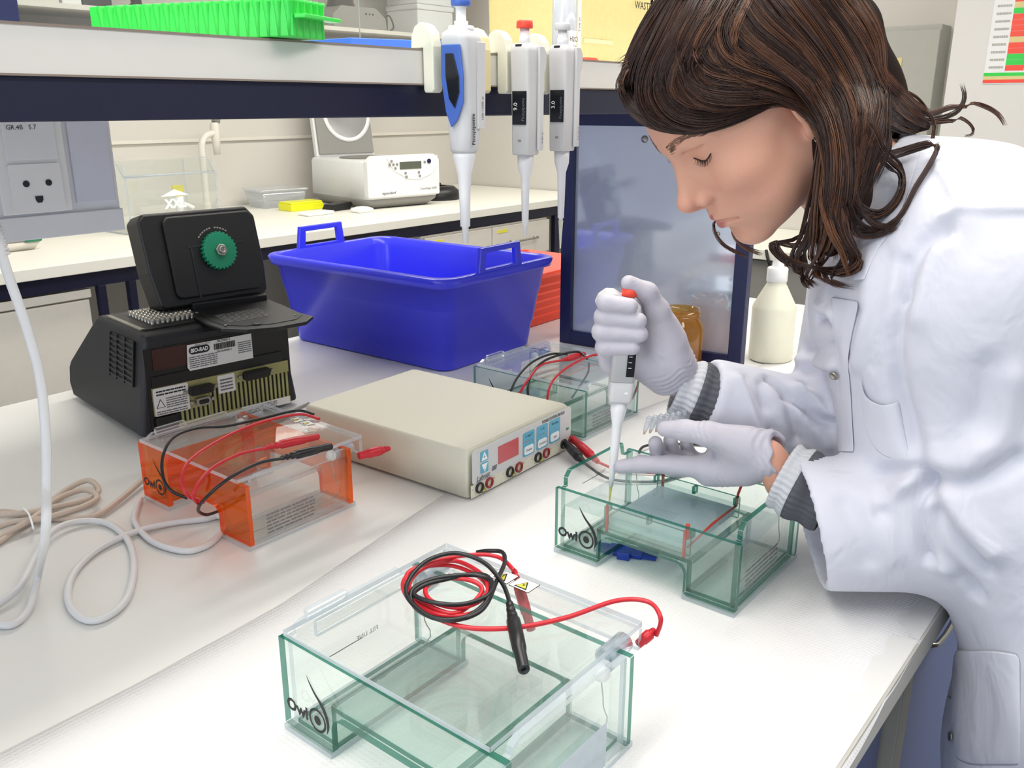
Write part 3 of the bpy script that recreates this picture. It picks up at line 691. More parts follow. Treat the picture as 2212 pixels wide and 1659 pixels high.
l4 = MB().box(.185, PX - .022, -.005, -.0044, .008, .022).build('rear_label', M['paper'], pc); lines(l4, (.187, -.0052, .009), RT, UPV, .07, .012, 4, M['greyprint'], 9)
# sample block
MB().box(.040, PX - .045, .030, .185, .1835, .1865).build('block_surround', M['pcrd'], pc, .001)
MB().box(.060, PX - .06, .050, .172, .186, .1868).build('block_well_bed', M['black'], pc)
mb = MB()
for i in range(12):
    for j in range(8): mb.lathe([(.0036, 0), (.0036, .009), (.0027, .009), (.0027, .002)], (.066 + i * .0090, .058 + j * .0135, .1868), (0, 0, 1), 10, 0, False, False)
tag(mb.build('block_wells', M['steel'], pc), kind='stuff')
MB().box(.034, .042, .035, .182, .1838, .1872).build('block_rail', M['steel'], pc)
# lid
LM = Matrix.Translation((.202, .088, .202)) @ Matrix.Rotation(R(-13), 4, 'X') @ Matrix.Diagonal((1.06, 1, 1.12, 1))
lid = xf(MB().prism([(-.098, .006), (-.092, 0), (.092, 0), (.100, .010), (.104, .050), (.102, .135), (.088, .152), (-.098, .152), (-.108, .142), (-.106, .06)], (0, 0, 0), (1, 0, 0), (0, 0, 1), (0, 1, 0), .058), LM).build('lid', M['pcrd'], pc, .009, 3)
xf(MB().prism(rrect(.082, .066, .012), (.012, -.002, .078), (1, 0, 0), (0, 0, 1), (0, -1, 0), .006), LM).build('lid_face', M['pcrd'], lid, .003)
xf(MB().box(-.032, -.0295, -.0095, -.007, .01, .092).box(-.036, .066, -.0095, -.007, .092, .0945), LM).build('lid_groove', M['pcr'], lid)
g = []; NT = 28
for i in range(NT * 4):
    a = 2 * math.pi * i / (NT * 4); rr_ = .0315 if i % 4 in (0, 1) else .0288; g.append((rr_ * math.cos(a), rr_ * math.sin(a)))
kn = xf(MB().prism(g, (.016, -.008, .082), (1, 0, 0), (0, 0, 1), (0, -1, 0), .012), LM).build('lid_knob', M['teal'], lid, .0008, 1)
xf(MB().lathe([(.0105, 0), (.0105, .007)], (.016, -.020, .082), (0, -1, 0), 6), LM).build('hex_nut', M['steel'], kn, .0012)
xf(MB().lathe([(.0060, 0), (.0060, .004), (.004, .0045), (.0035, .001)], (.016, -.027, .082), (0, -1, 0), 18), LM).build('bolt', M['steel'], kn)
for i in range(12):
    if i == 6: continue
    a = R(138 - i * 7.5); p = Vector((.016 + .0385 * math.cos(a), -.0082, .082 + .0385 * math.sin(a)))
    xf(MB().box(-.0016, .0016, -.0003, .0003, -.0011, .0011), LM @ Matrix.Translation(p) @ Matrix.Rotation(math.pi / 2 - a, 4, 'Y')).build('knob_print', M['greyplas'], lid)
# the latch flap under the lid
FM = Matrix.Translation((.222, .078, .190)) @ Matrix.Rotation(R(-9), 4, 'Z') @ Matrix.Rotation(R(3), 4, 'X')
fl = [(-.074, .0), (-.080, -.04), (-.078, -.085), (-.066, -.118), (-.030, -.138), (.02, -.146), (.075, -.140), (.100, -.118), (.088, -.09), (.082, -.04), (.074, 0)]
fl = [(a, b * 1.28) for a, b in fl]
flap = xf(MB().prism(fl, (0, 0, 0), (1, 0, 0), (0, 1, 0), (0, 0, 1), .007), FM).build('latch_flap', M['pcrd'], pc, .002)
xf(MB().prism([(a * .86, b * .86 - .006) for a, b in fl], (0, 0, .0071), (1, 0, 0), (0, 1, 0), (0, 0, 1), .0008), FM).build('flap_recess', M['black'], flap)
lo = FM @ Vector((-.045, -.125, .0082)); lr = (FM.to_3x3() @ Vector((1, .12, 0))); lu = FM.to_3x3() @ Vector((-.12, 1, 0))
lines(flap, lo, lr, lu, .085, .06, 8, M['greyplas'], 11, 'flap_print', fill=.28)
for a, b in ((-.055, -.140), (.072, -.135)): xf(MB().lathe([(.0026, 0), (.0022, .0012), (0, .0014)], (a, b, .0079), (0, 0, 1), 12), FM).build('rivet', M['steel'], flap)
xf(MB().lathe([(.008, 0), (.008, .001), (.006, .001)], (-.005, -.155, .0079), (0, 0, 1), 16), FM).build('finger_hole', M['pcr'], flap)
xf(MB().box(-.070, .070, -.006, .02, -.012, .018), FM).build('hinge_block', M['pcrd'], pc, .003)

# ------------------------------------------------------------------ blue tub
tb = empty('storage_tub', (1.490, 1.515, .0004), R(2.0), 'large blue plastic tub with two upright handles', 'tub')
BX, BY, TXx, TY, TZ = .158, .248, .186, .276, .212
def ring(hx, hy, z, r, dz=None):
    out = []
    for x, y in rrect(hx, hy, r, 8):
        zz = z
        if dz: zz = z + dz(x / hx, y / hy)
        out.append((x, y, zz))
    return out
def mix(t): return BX + (TXx - BX) * t, BY + (TY - BY) * t
rr = []
for t, off, rad in ((0, -.006, .03), (.02, 0, .034), (.30, 0, .036), (.302, .0025, .037), (.62, .0025, .038), (.625, .005, .04), (.90, .005, .04)):
    a, b = mix(t); rr.append(ring(a + off, b + off, t * TZ, rad))
drop = lambda u, v: -.012 * math.exp(-((v * 1.6) ** 2)) * (1 if abs(u) > .9 else 0)
for off, z in ((.007, TZ - .022), (.016, TZ - .020)): rr.append(ring(TXx + off - .002, TY + off - .002, z, .045, drop))
for off, z in ((.018, TZ - .004), (.015, TZ), (.004, TZ + .001), (.0, TZ - .003)): rr.append(ring(TXx + off, TY + off, z, .045))
for t in (.9, .6, .1, .03): a, b = mix(t); rr.append(ring(a - .003, b - .003, t * TZ, .036))
mb = MB().rings(rr, True, True, True); mb.build('tub_body', M['bluetub'], tb)
for s in (-1, 1):
    y = s * (TY + .009)
    ou = [(-.076, -.002), (-.068, .052), (.068, .052), (.076, -.002)]; inn = [(-.054, .006), (-.051, .040), (.051, .040), (.054, .006)]
    mb = MB()
    for pts in ([ou[0], inn[0], inn[1], ou[1]], [ou[1], inn[1], inn[2], ou[2]], [ou[2], inn[2], inn[3], ou[3]], [ou[0], ou[3], inn[3], inn[0]]):
        mb.prism(pts, (-.02, y - .006, TZ), (1, 0, 0), (0, 0, 1), (0, 1, 0), .012)
    mb.build('tub_handle', M['bluetub'], tb, .002)

# red bin beyond it
rb = empty('storage_bin', (1.735, 1.345, .0004), R(1), 'orange red ribbed plastic bin behind the blue tub', 'bin')
rr = [[(x, y, z) for x, y in rrect(hx, hy, .02, 5, .19, .15)] for z, hx, hy in ((0, .155, .118), (.006, .160, .122), (.125, .172, .134), (.126, .180, .142), (.140, .182, .144), (.141, .172, .134), (.010, .157, .119))]
MB().rings(rr).build('bin_body', M['redbin'], rb)
for k in range(5):
    z = .022 + k * .020; q = .160 + .012 * z / .125
    MB().box(.19 - q + .02, .19 + q - .02, .15 - .122 - .012 * z / .125 - .0005, .15 - .120 - .012 * z / .125, z, z + .006).build('bin_rib', M['redbin'], rb, .0005)

# ------------------------------------------------------------------ cables on the bench
def cable(name, pts, r, m, lab, sub=10):
    o = MB().tube(pts, r, 10, sub=sub).build(name, m); return tag(o, lab, 'cable')
wc = cable('extension_cord', [(0.3459,0.9000,0.4678), (0.3266,0.8441,0.4449), (0.3295,0.8371,0.4044), (0.3332,0.8287,0.3630), (0.3346,0.8206,0.3166), (0.3304,0.8169,0.2651), (0.3172,0.8018,0.2184), (0.3050,0.7897,0.1804), (0.3803,1.0197,0.0300), (0.3521,0.9882,0.0060), (0.3251,0.9667,0.0050), (0.3135,0.9855,0.0050), (0.3203,1.0142,0.0052), (0.3581,1.0294,0.0120), (0.4017,1.0851,0.0140), (0.4485,1.1437,0.0120), (0.4886,1.1574,0.0080), (0.5150,1.1276,0.0050), (0.5080,1.0602,0.0050), (0.4782,0.9892,0.0048), (0.4329,0.9232,0.0048), (0.3994,0.9020,0.0048), (0.3801,0.9109,0.0048), (0.3803,0.9486,0.0048), (0.3971,0.9923,0.0048), (0.4273,1.0336,0.0048), (0.4722,1.0636,0.0050), (0.5233,1.0700,0.0060), (0.5701,1.0577,0.0055), (0.6052,1.0347,0.0048), (0.6239,1.0277,0.0048), (0.6227,1.0084,0.0048), (0.6063,0.9884,0.0048), (0.5821,0.9712,0.0048), (0.5588,0.9629,0.0048), (0.5363,0.9748,0.0048), (0.5258,1.0284,0.0048), (0.5402,1.0970,0.0048), (0.5690,1.1435,0.0048), (0.5860,1.1648,0.0048)], .0043, M['cable'], 'white power cord hanging down and looping across the bench')
for i in range(7):
    a, b = Vector((0.3269,0.8454,0.4480)), Vector((0.3280,0.8396,0.4224)); p = a.lerp(b, i / 7); q = a.lerp(b, (i + .55) / 7)
    MB().cyl(p, q, .0068).build('strain_relief_rib', M['cable'], wc)
MB().tube([(0.3274,0.8489,0.4564), (0.3267,0.8421,0.4410), (0.3279,0.8405,0.4240)], .0058, 10).build('strain_relief', M['cable'], wc)
bc = cable('extension_cord', [(0.6209,1.2175,0.0100), (0.5641,1.1808,0.0080), (0.5226,1.1610,0.0060), (0.4982,1.1713,0.0050), (0.4674,1.2141,0.0050), (0.4395,1.2792,0.0050), (0.4108,1.2681,0.0050), (0.4294,1.2520,0.0120), (0.4552,1.2259,0.0130), (0.4893,1.2179,0.0120), (0.5291,1.2122,0.0100), (0.5549,1.2245,0.0120), (0.5635,1.2731,0.0120), (0.5278,1.2724,0.0080), (0.4679,1.2288,0.0060), (0.4325,1.2044,0.0060), (0.3869,1.1794,0.0050), (0.3904,1.2165,0.0050), (0.4253,1.2129,0.0130), (0.4583,1.1911,0.0140), (0.5065,1.1859,0.0130), (0.5395,1.1981,0.0140), (0.5405,1.2405,0.0140), (0.4993,1.2389,0.0130), (0.4496,1.1987,0.0150), (0.4035,1.1909,0.0080), (0.3615,1.1712,0.0050)], .0042, M['cableb'], 'beige power cord bundled with a tie left of the orange gel box')
MB().tube([(0.4670,1.2602,0.0005), (0.4519,1.2300,0.0200), (0.4453,1.1969,0.0240), (0.4368,1.1670,0.0160), (0.4478,1.1969,0.0010)], .0014, 6).build('cable_tie', M['whitec'], bc)
cable('extension_cord', [(1.0047,1.3028,0.0120), (0.9744,1.3033,0.0080), (0.9328,1.2907,0.0040), (0.8773,1.2837,0.0035)], .0035, M['greyplas'], 'thin grey cord leaving the back of the power supply')

# ------------------------------------------------------------------ pipettes on the shelf edge
def holder(x, lab, m, wd=.014):
    # inverted hook over the shelf edge: outline in the y,z plane
    pts = [(.736, .609), (.735, .622), (.730, .631), (.722, .635), (.713, .632), (.706, .624), (.703, .610), (.703, .566), (.706, .563), (.7165, .563), (.7182, .566), (.7182, .609)]
    o = MB().prism(pts, (x, 0, 0), (0, 1, 0), (0, 0, 1), (1, 0, 0), wd).build('pipette_clip', m, None, .0012)
    return tag(o, lab, 'clip', 'pipette clips hooked on the shelf edge')
holder(.737, 'ivory clip holding the blue gripped pipette on the shelf edge', M['holder'])
holder(.809, 'yellowed empty clip right of the blue gripped pipette', M['holdery'], .024)
holder(.862, 'ivory clip holding the red capped pipette on the shelf edge', M['holder'])
holder(.934, 'ivory clip holding the grey capped pipette beside the waste container', M['holder'])

# big pipette
p1 = empty('pipette', (.763, .684, .400), R(8), 'large grey and blue pipette hanging nearest on the shelf edge', 'pipette', 'pipettes hung on the shelf edge')
secs = [(0, 0, .112, .0135, .0135, .013), (0, 0, .116, .0150, .0150, .014), (.001, 0, .135, .0158, .0155, .012), (.001, 0, .165, .0165, .0160, .010), (0, 0, .20, .0178, .0165, .010), (-.001, 0, .228, .0190, .0170, .010), (-.002, 0, .242, .0195, .0172, .010), (-.003, 0, .249, .0185, .016, .010), (-.004, 0, .253, .013, .012, .008)]
loft(MB(), secs, 6).build('pipette_body', M['pip'], p1)
MB().lathe([(.0, 0), (.0036, 0), (.0038, .020), (.0056, .021), (.0064, .060), (.0078, .085), (.0125, .106), (.0128, .113)], (0, 0, 0), (0, 0, 1), 24).build('tip_cone', M['pipw'], p1)
MB().lathe([(.013, 0), (.0138, .001), (.0138, .006), (.012, .007), (.0075, .0075), (.0075, .012), (.0055, .012), (.0055, .027), (.0085, .028)], (-.002, 0, .251), (0, 0, 1), 24).build('plunger', M['pipw'], p1)
MB().lathe([(.0095, 0), (.0105, .002), (.0105, .008), (.009, .010)], (-.002, 0, .279), (0, 0, 1), 24).build('plunger_cap', M['pipblue'], p1)
MB().prism([(-.012, .236), (.012, .236), (.0148, .20), (.013, .17), (.004, .150), (-.004, .142), (-.010, .160), (-.014, .20)], (-.0090, 0, 0), (0, -1, 0), (-.05, 0, 1), (-1, 0, 0), .0030).build('blue_grip', M['pipblue'], p1, .0012)
MB().prism([(-.006, .226), (.004, .226), (.010, .20), (.0095, .182), (.003, .164), (-.004, .175), (-.007, .20)], (-.0119, 0, 0), (0, -1, 0), (-.05, 0, 1), (-1, 0, 0), .0012).build('volume_window', M['pipwin'], p1, .0004)
MB().prism([(.002, .14), (.0163, .14), (.0185, .24), (.002, .24)], (0, -.0158, 0), (1, 0, 0), (0, 0, 1), (0, -1, 0), .0022).build('ejector_bar', M['pip'], p1, .0008)
p1.scale = (1, 1, .895)
text(p1, 'Finnpipette', (-.0035, -.0164, .121), (0, 0, 1), (-1, 0, 0), .0082, M['print'], bold=.00018, thick=.0008)
text(p1, '100-1000 ul', (.0125, -.0182, .150), (0, 0, 1), (-1, 0, 0), .0058, M['greyprint'], thick=.0004)
MB().prism([(-.004, .248), (-.012, .244), (-.018, .236), (-.020, .226), (-.0185, .226), (-.0165, .234), (-.011, .241), (-.003, .2445)], (0, -.004, 0), (1, 0, 0), (0, 0, 1), (0, 1, 0), .010).build('finger_hook', M['black'], p1)

def small_pipette(x, z0, rz, lab, cap, num, vol, tip):
    p = empty('pipette', (x, .686, z0), R(rz), lab, 'pipette', 'pipettes hung on the shelf edge')
    b = loft(MB(), [(0, 0, .097, .0125, .0115, .004), (0, 0, .099, .0132, .0122, .004), (0, 0, .165, .0138, .0128, .004), (0, 0, .200, .0150, .0130, .004), (-.001, 0, .214, .0150, .0130, .004), (-.002, 0, .220, .0135, .0122, .004), (-.003, 0, .2225, .0100, .0095, .004)], 5).build('pipette_body', M['pip'], p)
    MB().prism([(.0045, .102), (.0142, .102), (.0142, .190), (.0195, .196), (.0200, .212), (.014, .220), (.0045, .220)], (0, -.0128, 0), (1, 0, 0), (0, 0, 1), (0, -1, 0), .004).build('ejector_bar', M['pip'], p, .001)
    MB().prism([(-.0095, .132), (.0095, .132), (.0100, .170), (-.0098, .170)], (-.0136, 0, 0), (0, -1, 0), (0, 0, 1), (-1, 0, 0), .0010).build('volume_window', M['pipwin'], p, .0002)
    text(p, num, (-.0147, .0025, .148), (0, 0, 1), (0, 1, 0), .0075, M['whitec'], thick=.0002)
    text(p, 'Finnpipette', (-.0147, -.0075, .136), (0, 0, 1), (0, 1, 0), .0058, M['greyprint'], thick=.0002)
    text(p, vol, (.0125, -.0169, .110), (0, 0, 1), (-1, 0, 0), .0046, M['greyprint'], thick=.0003)
    MB().box(-.0138, -.0128, -.0022, .0022, .1125, .1150).build('latch', M['greyplas'], p)
    MB().lathe([(.0, 0), (.0023, 0), (.0026, .012), (.0040, .0125), (.0052, .060), (.0055, .070), (.0092, .082), (.0098, .097)], (0, 0, 0), (0, 0, 1), 24).build('tip_cone', M['pipw'], p)
    MB().lathe([(.0065, 0), (.0065, .009), (.0055, .010), (.0055, .018)], (-.003, 0, .221), (0, 0, 1), 20).build('plunger', M['pipw'], p)
    MB().lathe([(.0092, 0), (.0098, .001), (.0094, .007), (.0088, .0085)], (-.003, 0, .239), (0, 0, 1), 20).build('plunger_cap', M[cap], p)
    MB().box(-.016, -.004, -.004, .005, .2185, .2215).build('finger_hook', M['black'], p, .001)
    if tip: MB().lathe([(.0, 0), (.0008, 0), (.0030, .035), (.0034, .036)], (0, 0, -.027), (0, 0, 1), 16).build('pipette_tip', M['milky'], p)
    return p
small_pipette(.876, .396, 6, 'small grey pipette with a red cap on the shelf edge', 'orangered', '9.0', '5-40 ul', False)
small_pipette(.951, .398, 6, 'small grey pipette with a grey cap and thin tip', 'pip', '3.0', '0.5-10 ul', True)

# ------------------------------------------------------------------ things on the shelf
gr = empty('tube_rack', (.545, .690, .6084), R(19), 'bright green scalloped tube rack on the white shelf', 'rack')
GL, GW, GH = .235, .060, .033
MB().box(.003, GW - .003, .003, GL - .003, .001, GH).build('rack_body', M['green'], gr, .001)
for i in range(20):
    MB().lathe([(.0030, .001), (.0036, GH * .5), (.0052, GH - .003), (.0056, GH)], (.0055, .007 + i * .0111, 0), (0, 0, 1), 12).build('rack_column', M['green'], gr)
for i in range(5):
    MB().lathe([(.0030, .001), (.0036, GH * .5), (.0052, GH - .003), (.0056, GH)], (.009 + i * .011, .0055, 0), (0, 0, 1), 12).build('rack_column', M['green'], gr)
MB().box(.004, GW + .006, -.010, .002, .0165, .0200).build('rack_tab', M['green'], gr, .0006)
MB().box(.004, GW - .004, GL - .002, GL + .01, .001, .004).build('rack_tab', M['green'], gr, .0006)
bb = MB().prism([(0, 0), (.34, 0), (.34, .024), (0, .012)], (.70, .79, .6085), (1, .15, 0), (0, 0, 1), (0, 1, 0), .12).build('document_box', M['bluebook'], None, .001)
tag(bb, 'flat blue plastic case lying on the shelf behind the pipettes', 'case')
M['fade'] = mat('faded print', 'C6CBA0', 0.6)
ws = empty('waste_container', (1.30, .93, .6085), 0, 'yellowish translucent waste container with handwriting on the shelf', 'container')
loft(MB(), [(.165, .1, .001, .150, .085, .02), (.165, .1, .006, .156, .09, .025), (.165, .1, .30, .160, .094, .025), (.165, .1, .33, .14, .08, .03)], 6).build('container_body', M['waste'], ws)
text(ws, 'WASTE', (.212, .0040, .111), RT, UPV, .018, M['print'], thick=.002, bold=.0002)
MB().box(.06, .15, .0072, .0078, .045, .052).box(.075, .14, .0072, .0078, .012, .018).build('faded_print', M['fade'], ws)
wb = empty('wash_tube', (1.152, .83, .6085), 0, 'clear plastic tube with a water label standing on the shelf', 'tube')
MB().lathe([(.017, .001), (.0185, .004), (.0185, .12), (.0175, .12), (.0175, .005)], (0, 0, 0), (0, 0, 1), 24, cap1=False).build('tube_body', M['tube'], wb)
MB().lathe([(.0060, .006), (.0060, .16), (.005, .16)], (.006, 0, 0), (0, 0, 1), 14).build('inner_rod', M['tube'], wb)
lb = MB().box(-.015, .004, -.0192, -.0188, .026, .046).build('tube_label', M['paper'], wb)
text(lb, 'H2O', (-.013, -.0193, .031), RT, UPV, .010, M['print'])
MB().box(.008, .0155, -.0192, -.0188, .02, .10).build('side_label', M['paper'], wb); text(wb, 'TVA H', (.0135, -.0194, .045), (0, 0, 1), (-1, 0, 0), .007, M['greyprint'])
rl = MB().prism([(0, 0), (.034, 0), (.036, .006), (.030, .009), (.003, .009)], (1.150, .79, .6085), (1, 0, 0), (0, 0, 1), (0, 1, 0), .05).build('cap_rack', M['orangered'], None, .001)
tag(rl, 'small red plastic lid lying on the shelf below the waste container', 'lid')
mg = MB().prism([(0, 0), (.006, 0), (.006, .0012), (0, .0012)], (1.120, .745, .6085), (1, 0, 0), (0, 0, 1), (0, 1, 0), .02)

# ------------------------------------------------------------------ jar and bottle on the far bench
jr = empty('glass_jar', (1.672, .888, .0014), 0, 'wide mouthed amber glass jar in front of the framed panel', 'jar')
MB().lathe([(0, .001), (.040, .001), (.047, .006), (.050, .020), (.050, .095), (.046, .108), (.040, .116), (.039, .120), (.0425, .121), (.0425, .125), (.0400, .126), (.0420, .128), (.0420, .132), (.0395, .133), (.0395, .137), (.0365, .137), (.0365, .118), (.0440, .104), (.047, .095), (.047, .02), (.040, .006), (0, .005)], (0, 0, 0), (0, 0, 1), 40, cap0=False, cap1=False).build('jar_glass', M['amber'], jr)
MB().lathe([(0, .0062), (.040, .0062), (.0462, .02), (.0462, .060), (0, .060)], (0, 0, 0), (0, 0, 1), 32).build('jar_liquid', M['amber'], jr)
M['milkb'] = mat('cream bottle plastic', 'E6E4D0', 0.4, sss=0.1)
bt = empty('pump_bottle', (1.885, .770, .0018), 0, 'white plastic bottle with a pump top behind the framed panel', 'bottle')
MB().lathe([(.044, .0), (.048, .004), (.048, .118), (.0465, .124), (.0235, .168), (.021, .172), (.021, .181)], (0, 0, 0), (0, 0, 1), 36).build('bottle_body', M['milkb'], bt)
MB().lathe([(.0225, .178), (.0225, .206), (.020, .209), (.013, .211), (.012, .222), (.009, .224), (.009, .238), (.014, .240), (.013, .248)], (0, 0, 0), (0, 0, 1), 28).build('pump_top', M['whitec'], bt)

# gel comb under the box in use
cb = empty('gel_comb', (0.8918,0.5321,0.0022), R(20), 'dark blue gel comb lying under the open gel box', 'comb')
MB().box(-.012, .012, -.022, .022, 0, .006).build('comb_bar', M['combblue'], cb, .0008)
MB().box(-.020, -.012, -.008, .008, 0, .010).build('comb_grip', M['combblue'], cb, .0008)
for i in range(7):
    for s in (-1, 1): MB().box(-.010 + i * .0032, -.0082 + i * .0032, s * .022 if s > 0 else -.040, .040 if s > 0 else -.022, .001, .0045).build('comb_tooth', M['combblue'], cb)

# ------------------------------------------------------------------ rear counter and everything on it
ZC = .10
ct = MB().box(-2.4, 4.05, 2.685, 3.688, ZC - .035, ZC).build('rear_worktop', M['counter'], None, .002)
tag(ct, 'cream laminate worktop along the rear wall carrying the centrifuge', 'worktop')
sp = MB().box(-2.4, 4.05, 2.72, 2.745, ZC - .085, ZC - .0355).box(1.325, 1.35, 2.72, 2.745, -.9, ZC - .085).box(1.425, 1.45, 2.72, 2.745, -.9, ZC - .085).box(3.72, 3.76, 2.72, 2.745, -.9, ZC - .085)
tag(sp.build('counter_frame', M['navyd'], None, .002), 'dark navy apron and legs under the rear counter', 'frame')
cu = empty('base_cabinet', (.35, 2.70, -.9), 0, 'white base cabinet under the rear counter left of the navy legs', 'cabinet')
MB().box(0, .95, .05, .6, .06, .880).build('cabinet_body', M['cream'], cu, .003)
MB().box(-.005, .955, .030, .6, .881, .908).build('cabinet_top', M['cream'], cu, .002)
for i in range(2): MB().box(.003 + i * .475, .472 + i * .475, .032, .05, .06, .875).build('door', M['cream'], cu, .002)
du = empty('drawer_unit', (2.75, 2.70, -.9), 0, 'cream drawer unit under the rear counter with steel handles', 'drawer unit')
MB().box(0, .90, .02, .55, .06, .912).build('cabinet_body', M['cream'], du, .003)
for i in range(2):
    for j in range(3):
        x0, x1, z1 = .004 + i * .45, .446 + i * .45, .905 - j * .165
        d = MB().box(x0, x1, .0, .02, z1 - .158, z1).build('drawer', M['cream'], du, .002)
        MB().tube([(x0 + .13, 0, z1 - .075), (x0 + .13, -.03, z1 - .075), (x0 + .31, -.03, z1 - .075), (x0 + .31, 0, z1 - .075)], .005, 8, sub=3).build('handle', M['steel'], d)
        if j == 0: MB().box(x0 + .03, x0 + .11, -.001, 0, z1 - .03, z1 - .015).build('drawer_label', M['yellow'], d)

# centrifuge
ce = empty('centrifuge', (2.753, 3.05, ZC), R(-9), 'white benchtop centrifuge with raised grey lid', 'centrifuge')
loft(MB(), [(.20, .25, .004, .17, .22, .04), (.20, .25, .03, .196, .245, .03), (.20, .25, .045, .20, .25, .03)], 6).build('centrifuge_base', M['greyplas'], ce)
loft(MB(), [(.20, .25, .045, .20, .25, .03), (.20, .25, .20, .198, .246, .03), (.20, .26, .212, .192, .23, .03)], 6).build('housing', M['whitep'], ce)
MB().prism([(.0, .05), (.40, .05), (.40, .21), (.37, .235), (.03, .235), (0, .21)], (0, -.012, 0), (1, 0, 0), (0, 0, 1), (0, 1, 0), .04).build('front_fascia', M['whitep'], ce, .008, 3)
cp = MB().prism([(.10, .228), (.385, .228), (.385, .18), (.35, .145), (.28, .122), (.22, .128), (.14, .165)], (0, -.0125, 0), (1, 0, 0), (0, 0, 1), (0, -1, 0), .002).build('control_panel', M['whitec'], ce, .0008)
MB().box(.17, .29, -.017, -.0145, .172, .205).build('lcd_screen', M['lcd'], cp)
for x, z in ((.125, .21), (.115, .195), (.135, .195), (.155, .195), (.145, .178), (.20, .155), (.205, .138), (.275, .155), (.28, .138), (.31, .20)):
    MB().cyl((x, -.0145, z), (x, -.018, z), .006, n=12).build('button', M['greyplas'], cp)
MB().cyl((.335, -.0145, .203), (.335, -.018, .203), .011, n=16).build('button', M['navy'], cp)
text(ce, 'eppendorf', (.07, -.0125, .065), RT, UPV, .018, M['print'], thick=.001); text(ce, 'Centrifuge 5430', (.28, -.0125, .075), RT, UPV, .015, M['greyprint'], thick=.001)
lm = Matrix.Translation((.20, .475, .212)) @ Matrix.Rotation(R(-8), 4, 'X')
cl = xf(MB().box(-.165, .165, .0, .03, .0, .33), lm).build('lid', M['whitep'], ce, .006)
xf(MB().box(-.155, .155, -.012, .0, .01, .33), lm).build('lid_liner', M['greyplas'], cl, .004)
xf(MB().lathe([(.135, 0), (.135, .003), (.115, .004), (.115, 0)], (.02, -.012, .20), (0, -1, 0), 36), lm).build('lid_ring', M['whitep'], cl)
xf(MB().lathe([(.028, 0), (.026, .008), (.016, .010), (.014, .004), (0, .004)], (.02, -.012, .24), (0, -1, 0), 24), lm).build('lid_boss', M['whitep'], cl)
MB().lathe([(.15, 0), (.15, .004), (.12, .006), (.02, .004), (0, .012)], (.20, .26, .212), (0, 0, 1), 36).build('rotor', M['steel'], ce)
rl = empty('rotor_lid', (3.33, 3.17, ZC), 0, 'round black rotor lid beside the centrifuge', 'lid')
MB().lathe([(.115, 0), (.118, .012), (.112, .040), (.085, .062), (.050, .066), (.048, .060), (0, .060)], (0, 0, 0), (0, 0, 1), 36).build('lid_disc', M['black'], rl)
MB().lathe([(.02, .06), (.02, .078), (.014, .08), (0, .08)], (0, 0, 0), (0, 0, 1), 18).build('lid_knob', M['pcr'], rl)
yr = empty('tube_rack', (2.50, 3.27, ZC), R(-3), 'fluorescent yellow tube rack on the rear counter', 'rack')
MB().box(0, .175, 0, .10, 0, .030).build('rack_body', M['yellowrack'], yr, .003); MB().box(.004, .171, .004, .096, .030, .038).build('rack_lid', M['yellowrack'], yr, .002)
xb = empty('storage_box', (2.47, 3.44, ZC), R(-10), 'clear plastic lidded box behind the yellow rack', 'box')
loft(MB(), [(.12, .10, .001, .10, .08, .015), (.12, .10, .075, .115, .095, .015)], 4).build('box_body', M['tube'], xb); loft(MB(), [(.12, .10, .0755, .122, .10, .015), (.12, .10, .085, .122, .10, .015)], 4).build('box_lid', M['tube'], xb)
bk = MB().prism([(0, 0), (.13, 0), (.15, .02), (.14, .034), (.02, .028)], (2.60, 3.13, ZC + .001), (1, .1, 0), (0, 0, 1), (0, 1, 0), .06).build('stapler', M['black'], None, .003)
tag(bk, 'small black tool lying in front of the centrifuge', 'tool')
wb2 = loft(MB(), [(0, 0, .001, .04, .03, .006), (0, 0, .016, .042, .032, .006), (0, 0, .024, .02, .02, .006)]).build('sample_box', M['whitec']); wb2.location = (2.69, 3.02, ZC)
tag(wb2, 'tiny white box beside the black tool on the rear counter', 'box')
wb3 = loft(MB(), [(0, 0, .001, .07, .035, .006), (0, 0, .014, .072, .037, .006), (0, 0, .015, .06, .03, .006)]).build('tray', M['whitec']); wb3.location = (2.50, 3.10, ZC)
tag(wb3, 'flat white plastic tray in front of the yellow rack', 'tray')

# clear acrylic stand marked XXL
xs_ = empty('acrylic_stand', (1.66, 3.10, ZC), R(3), 'clear acrylic box marked XXL behind the thermal cycler', 'box')
for a in ((0, .38, 0, .006, .004, .20), (0, .006, .006, .2, .004, .25), (.374, .38, .006, .2, .004, .25), (0, .38, .2, .206, .004, .25), (0, .38, 0.0, .206, 0, .004)):
    MB().slab(*a).build('acrylic_sheet', [M['clear'], M['clear_e']], xs_)
MB().prism([(0, .20), (.012, .20), (.012, .206), (.05, .26), (.2, .265), (.2, .26), (.055, .255), (.008, .21)], (0, 0, 0), (0, 1, 0), (0, 0, 1), (1, 0, 0), .38, 1, 0).build('curved_top', [M['clear'], M['clear_e']], xs_)
MB().cyl((.001, .008, .206), (.379, .008, .206), .004, n=10).build('bright_edge', M['clear_e'], xs_)
text(xs_, 'XXL', (.19, -.0005, .085), RT, UPV, .045, M['whitec'], align='CENTER', bold=.002)
MB().prism([(.13, .128), (.25, .128), (.19, .152)], (0, -.0004, 0), (1, 0, 0), (0, 0, 1), (0, -1, 0), .0004).build('arrow_print', M['whitec'], xs_)
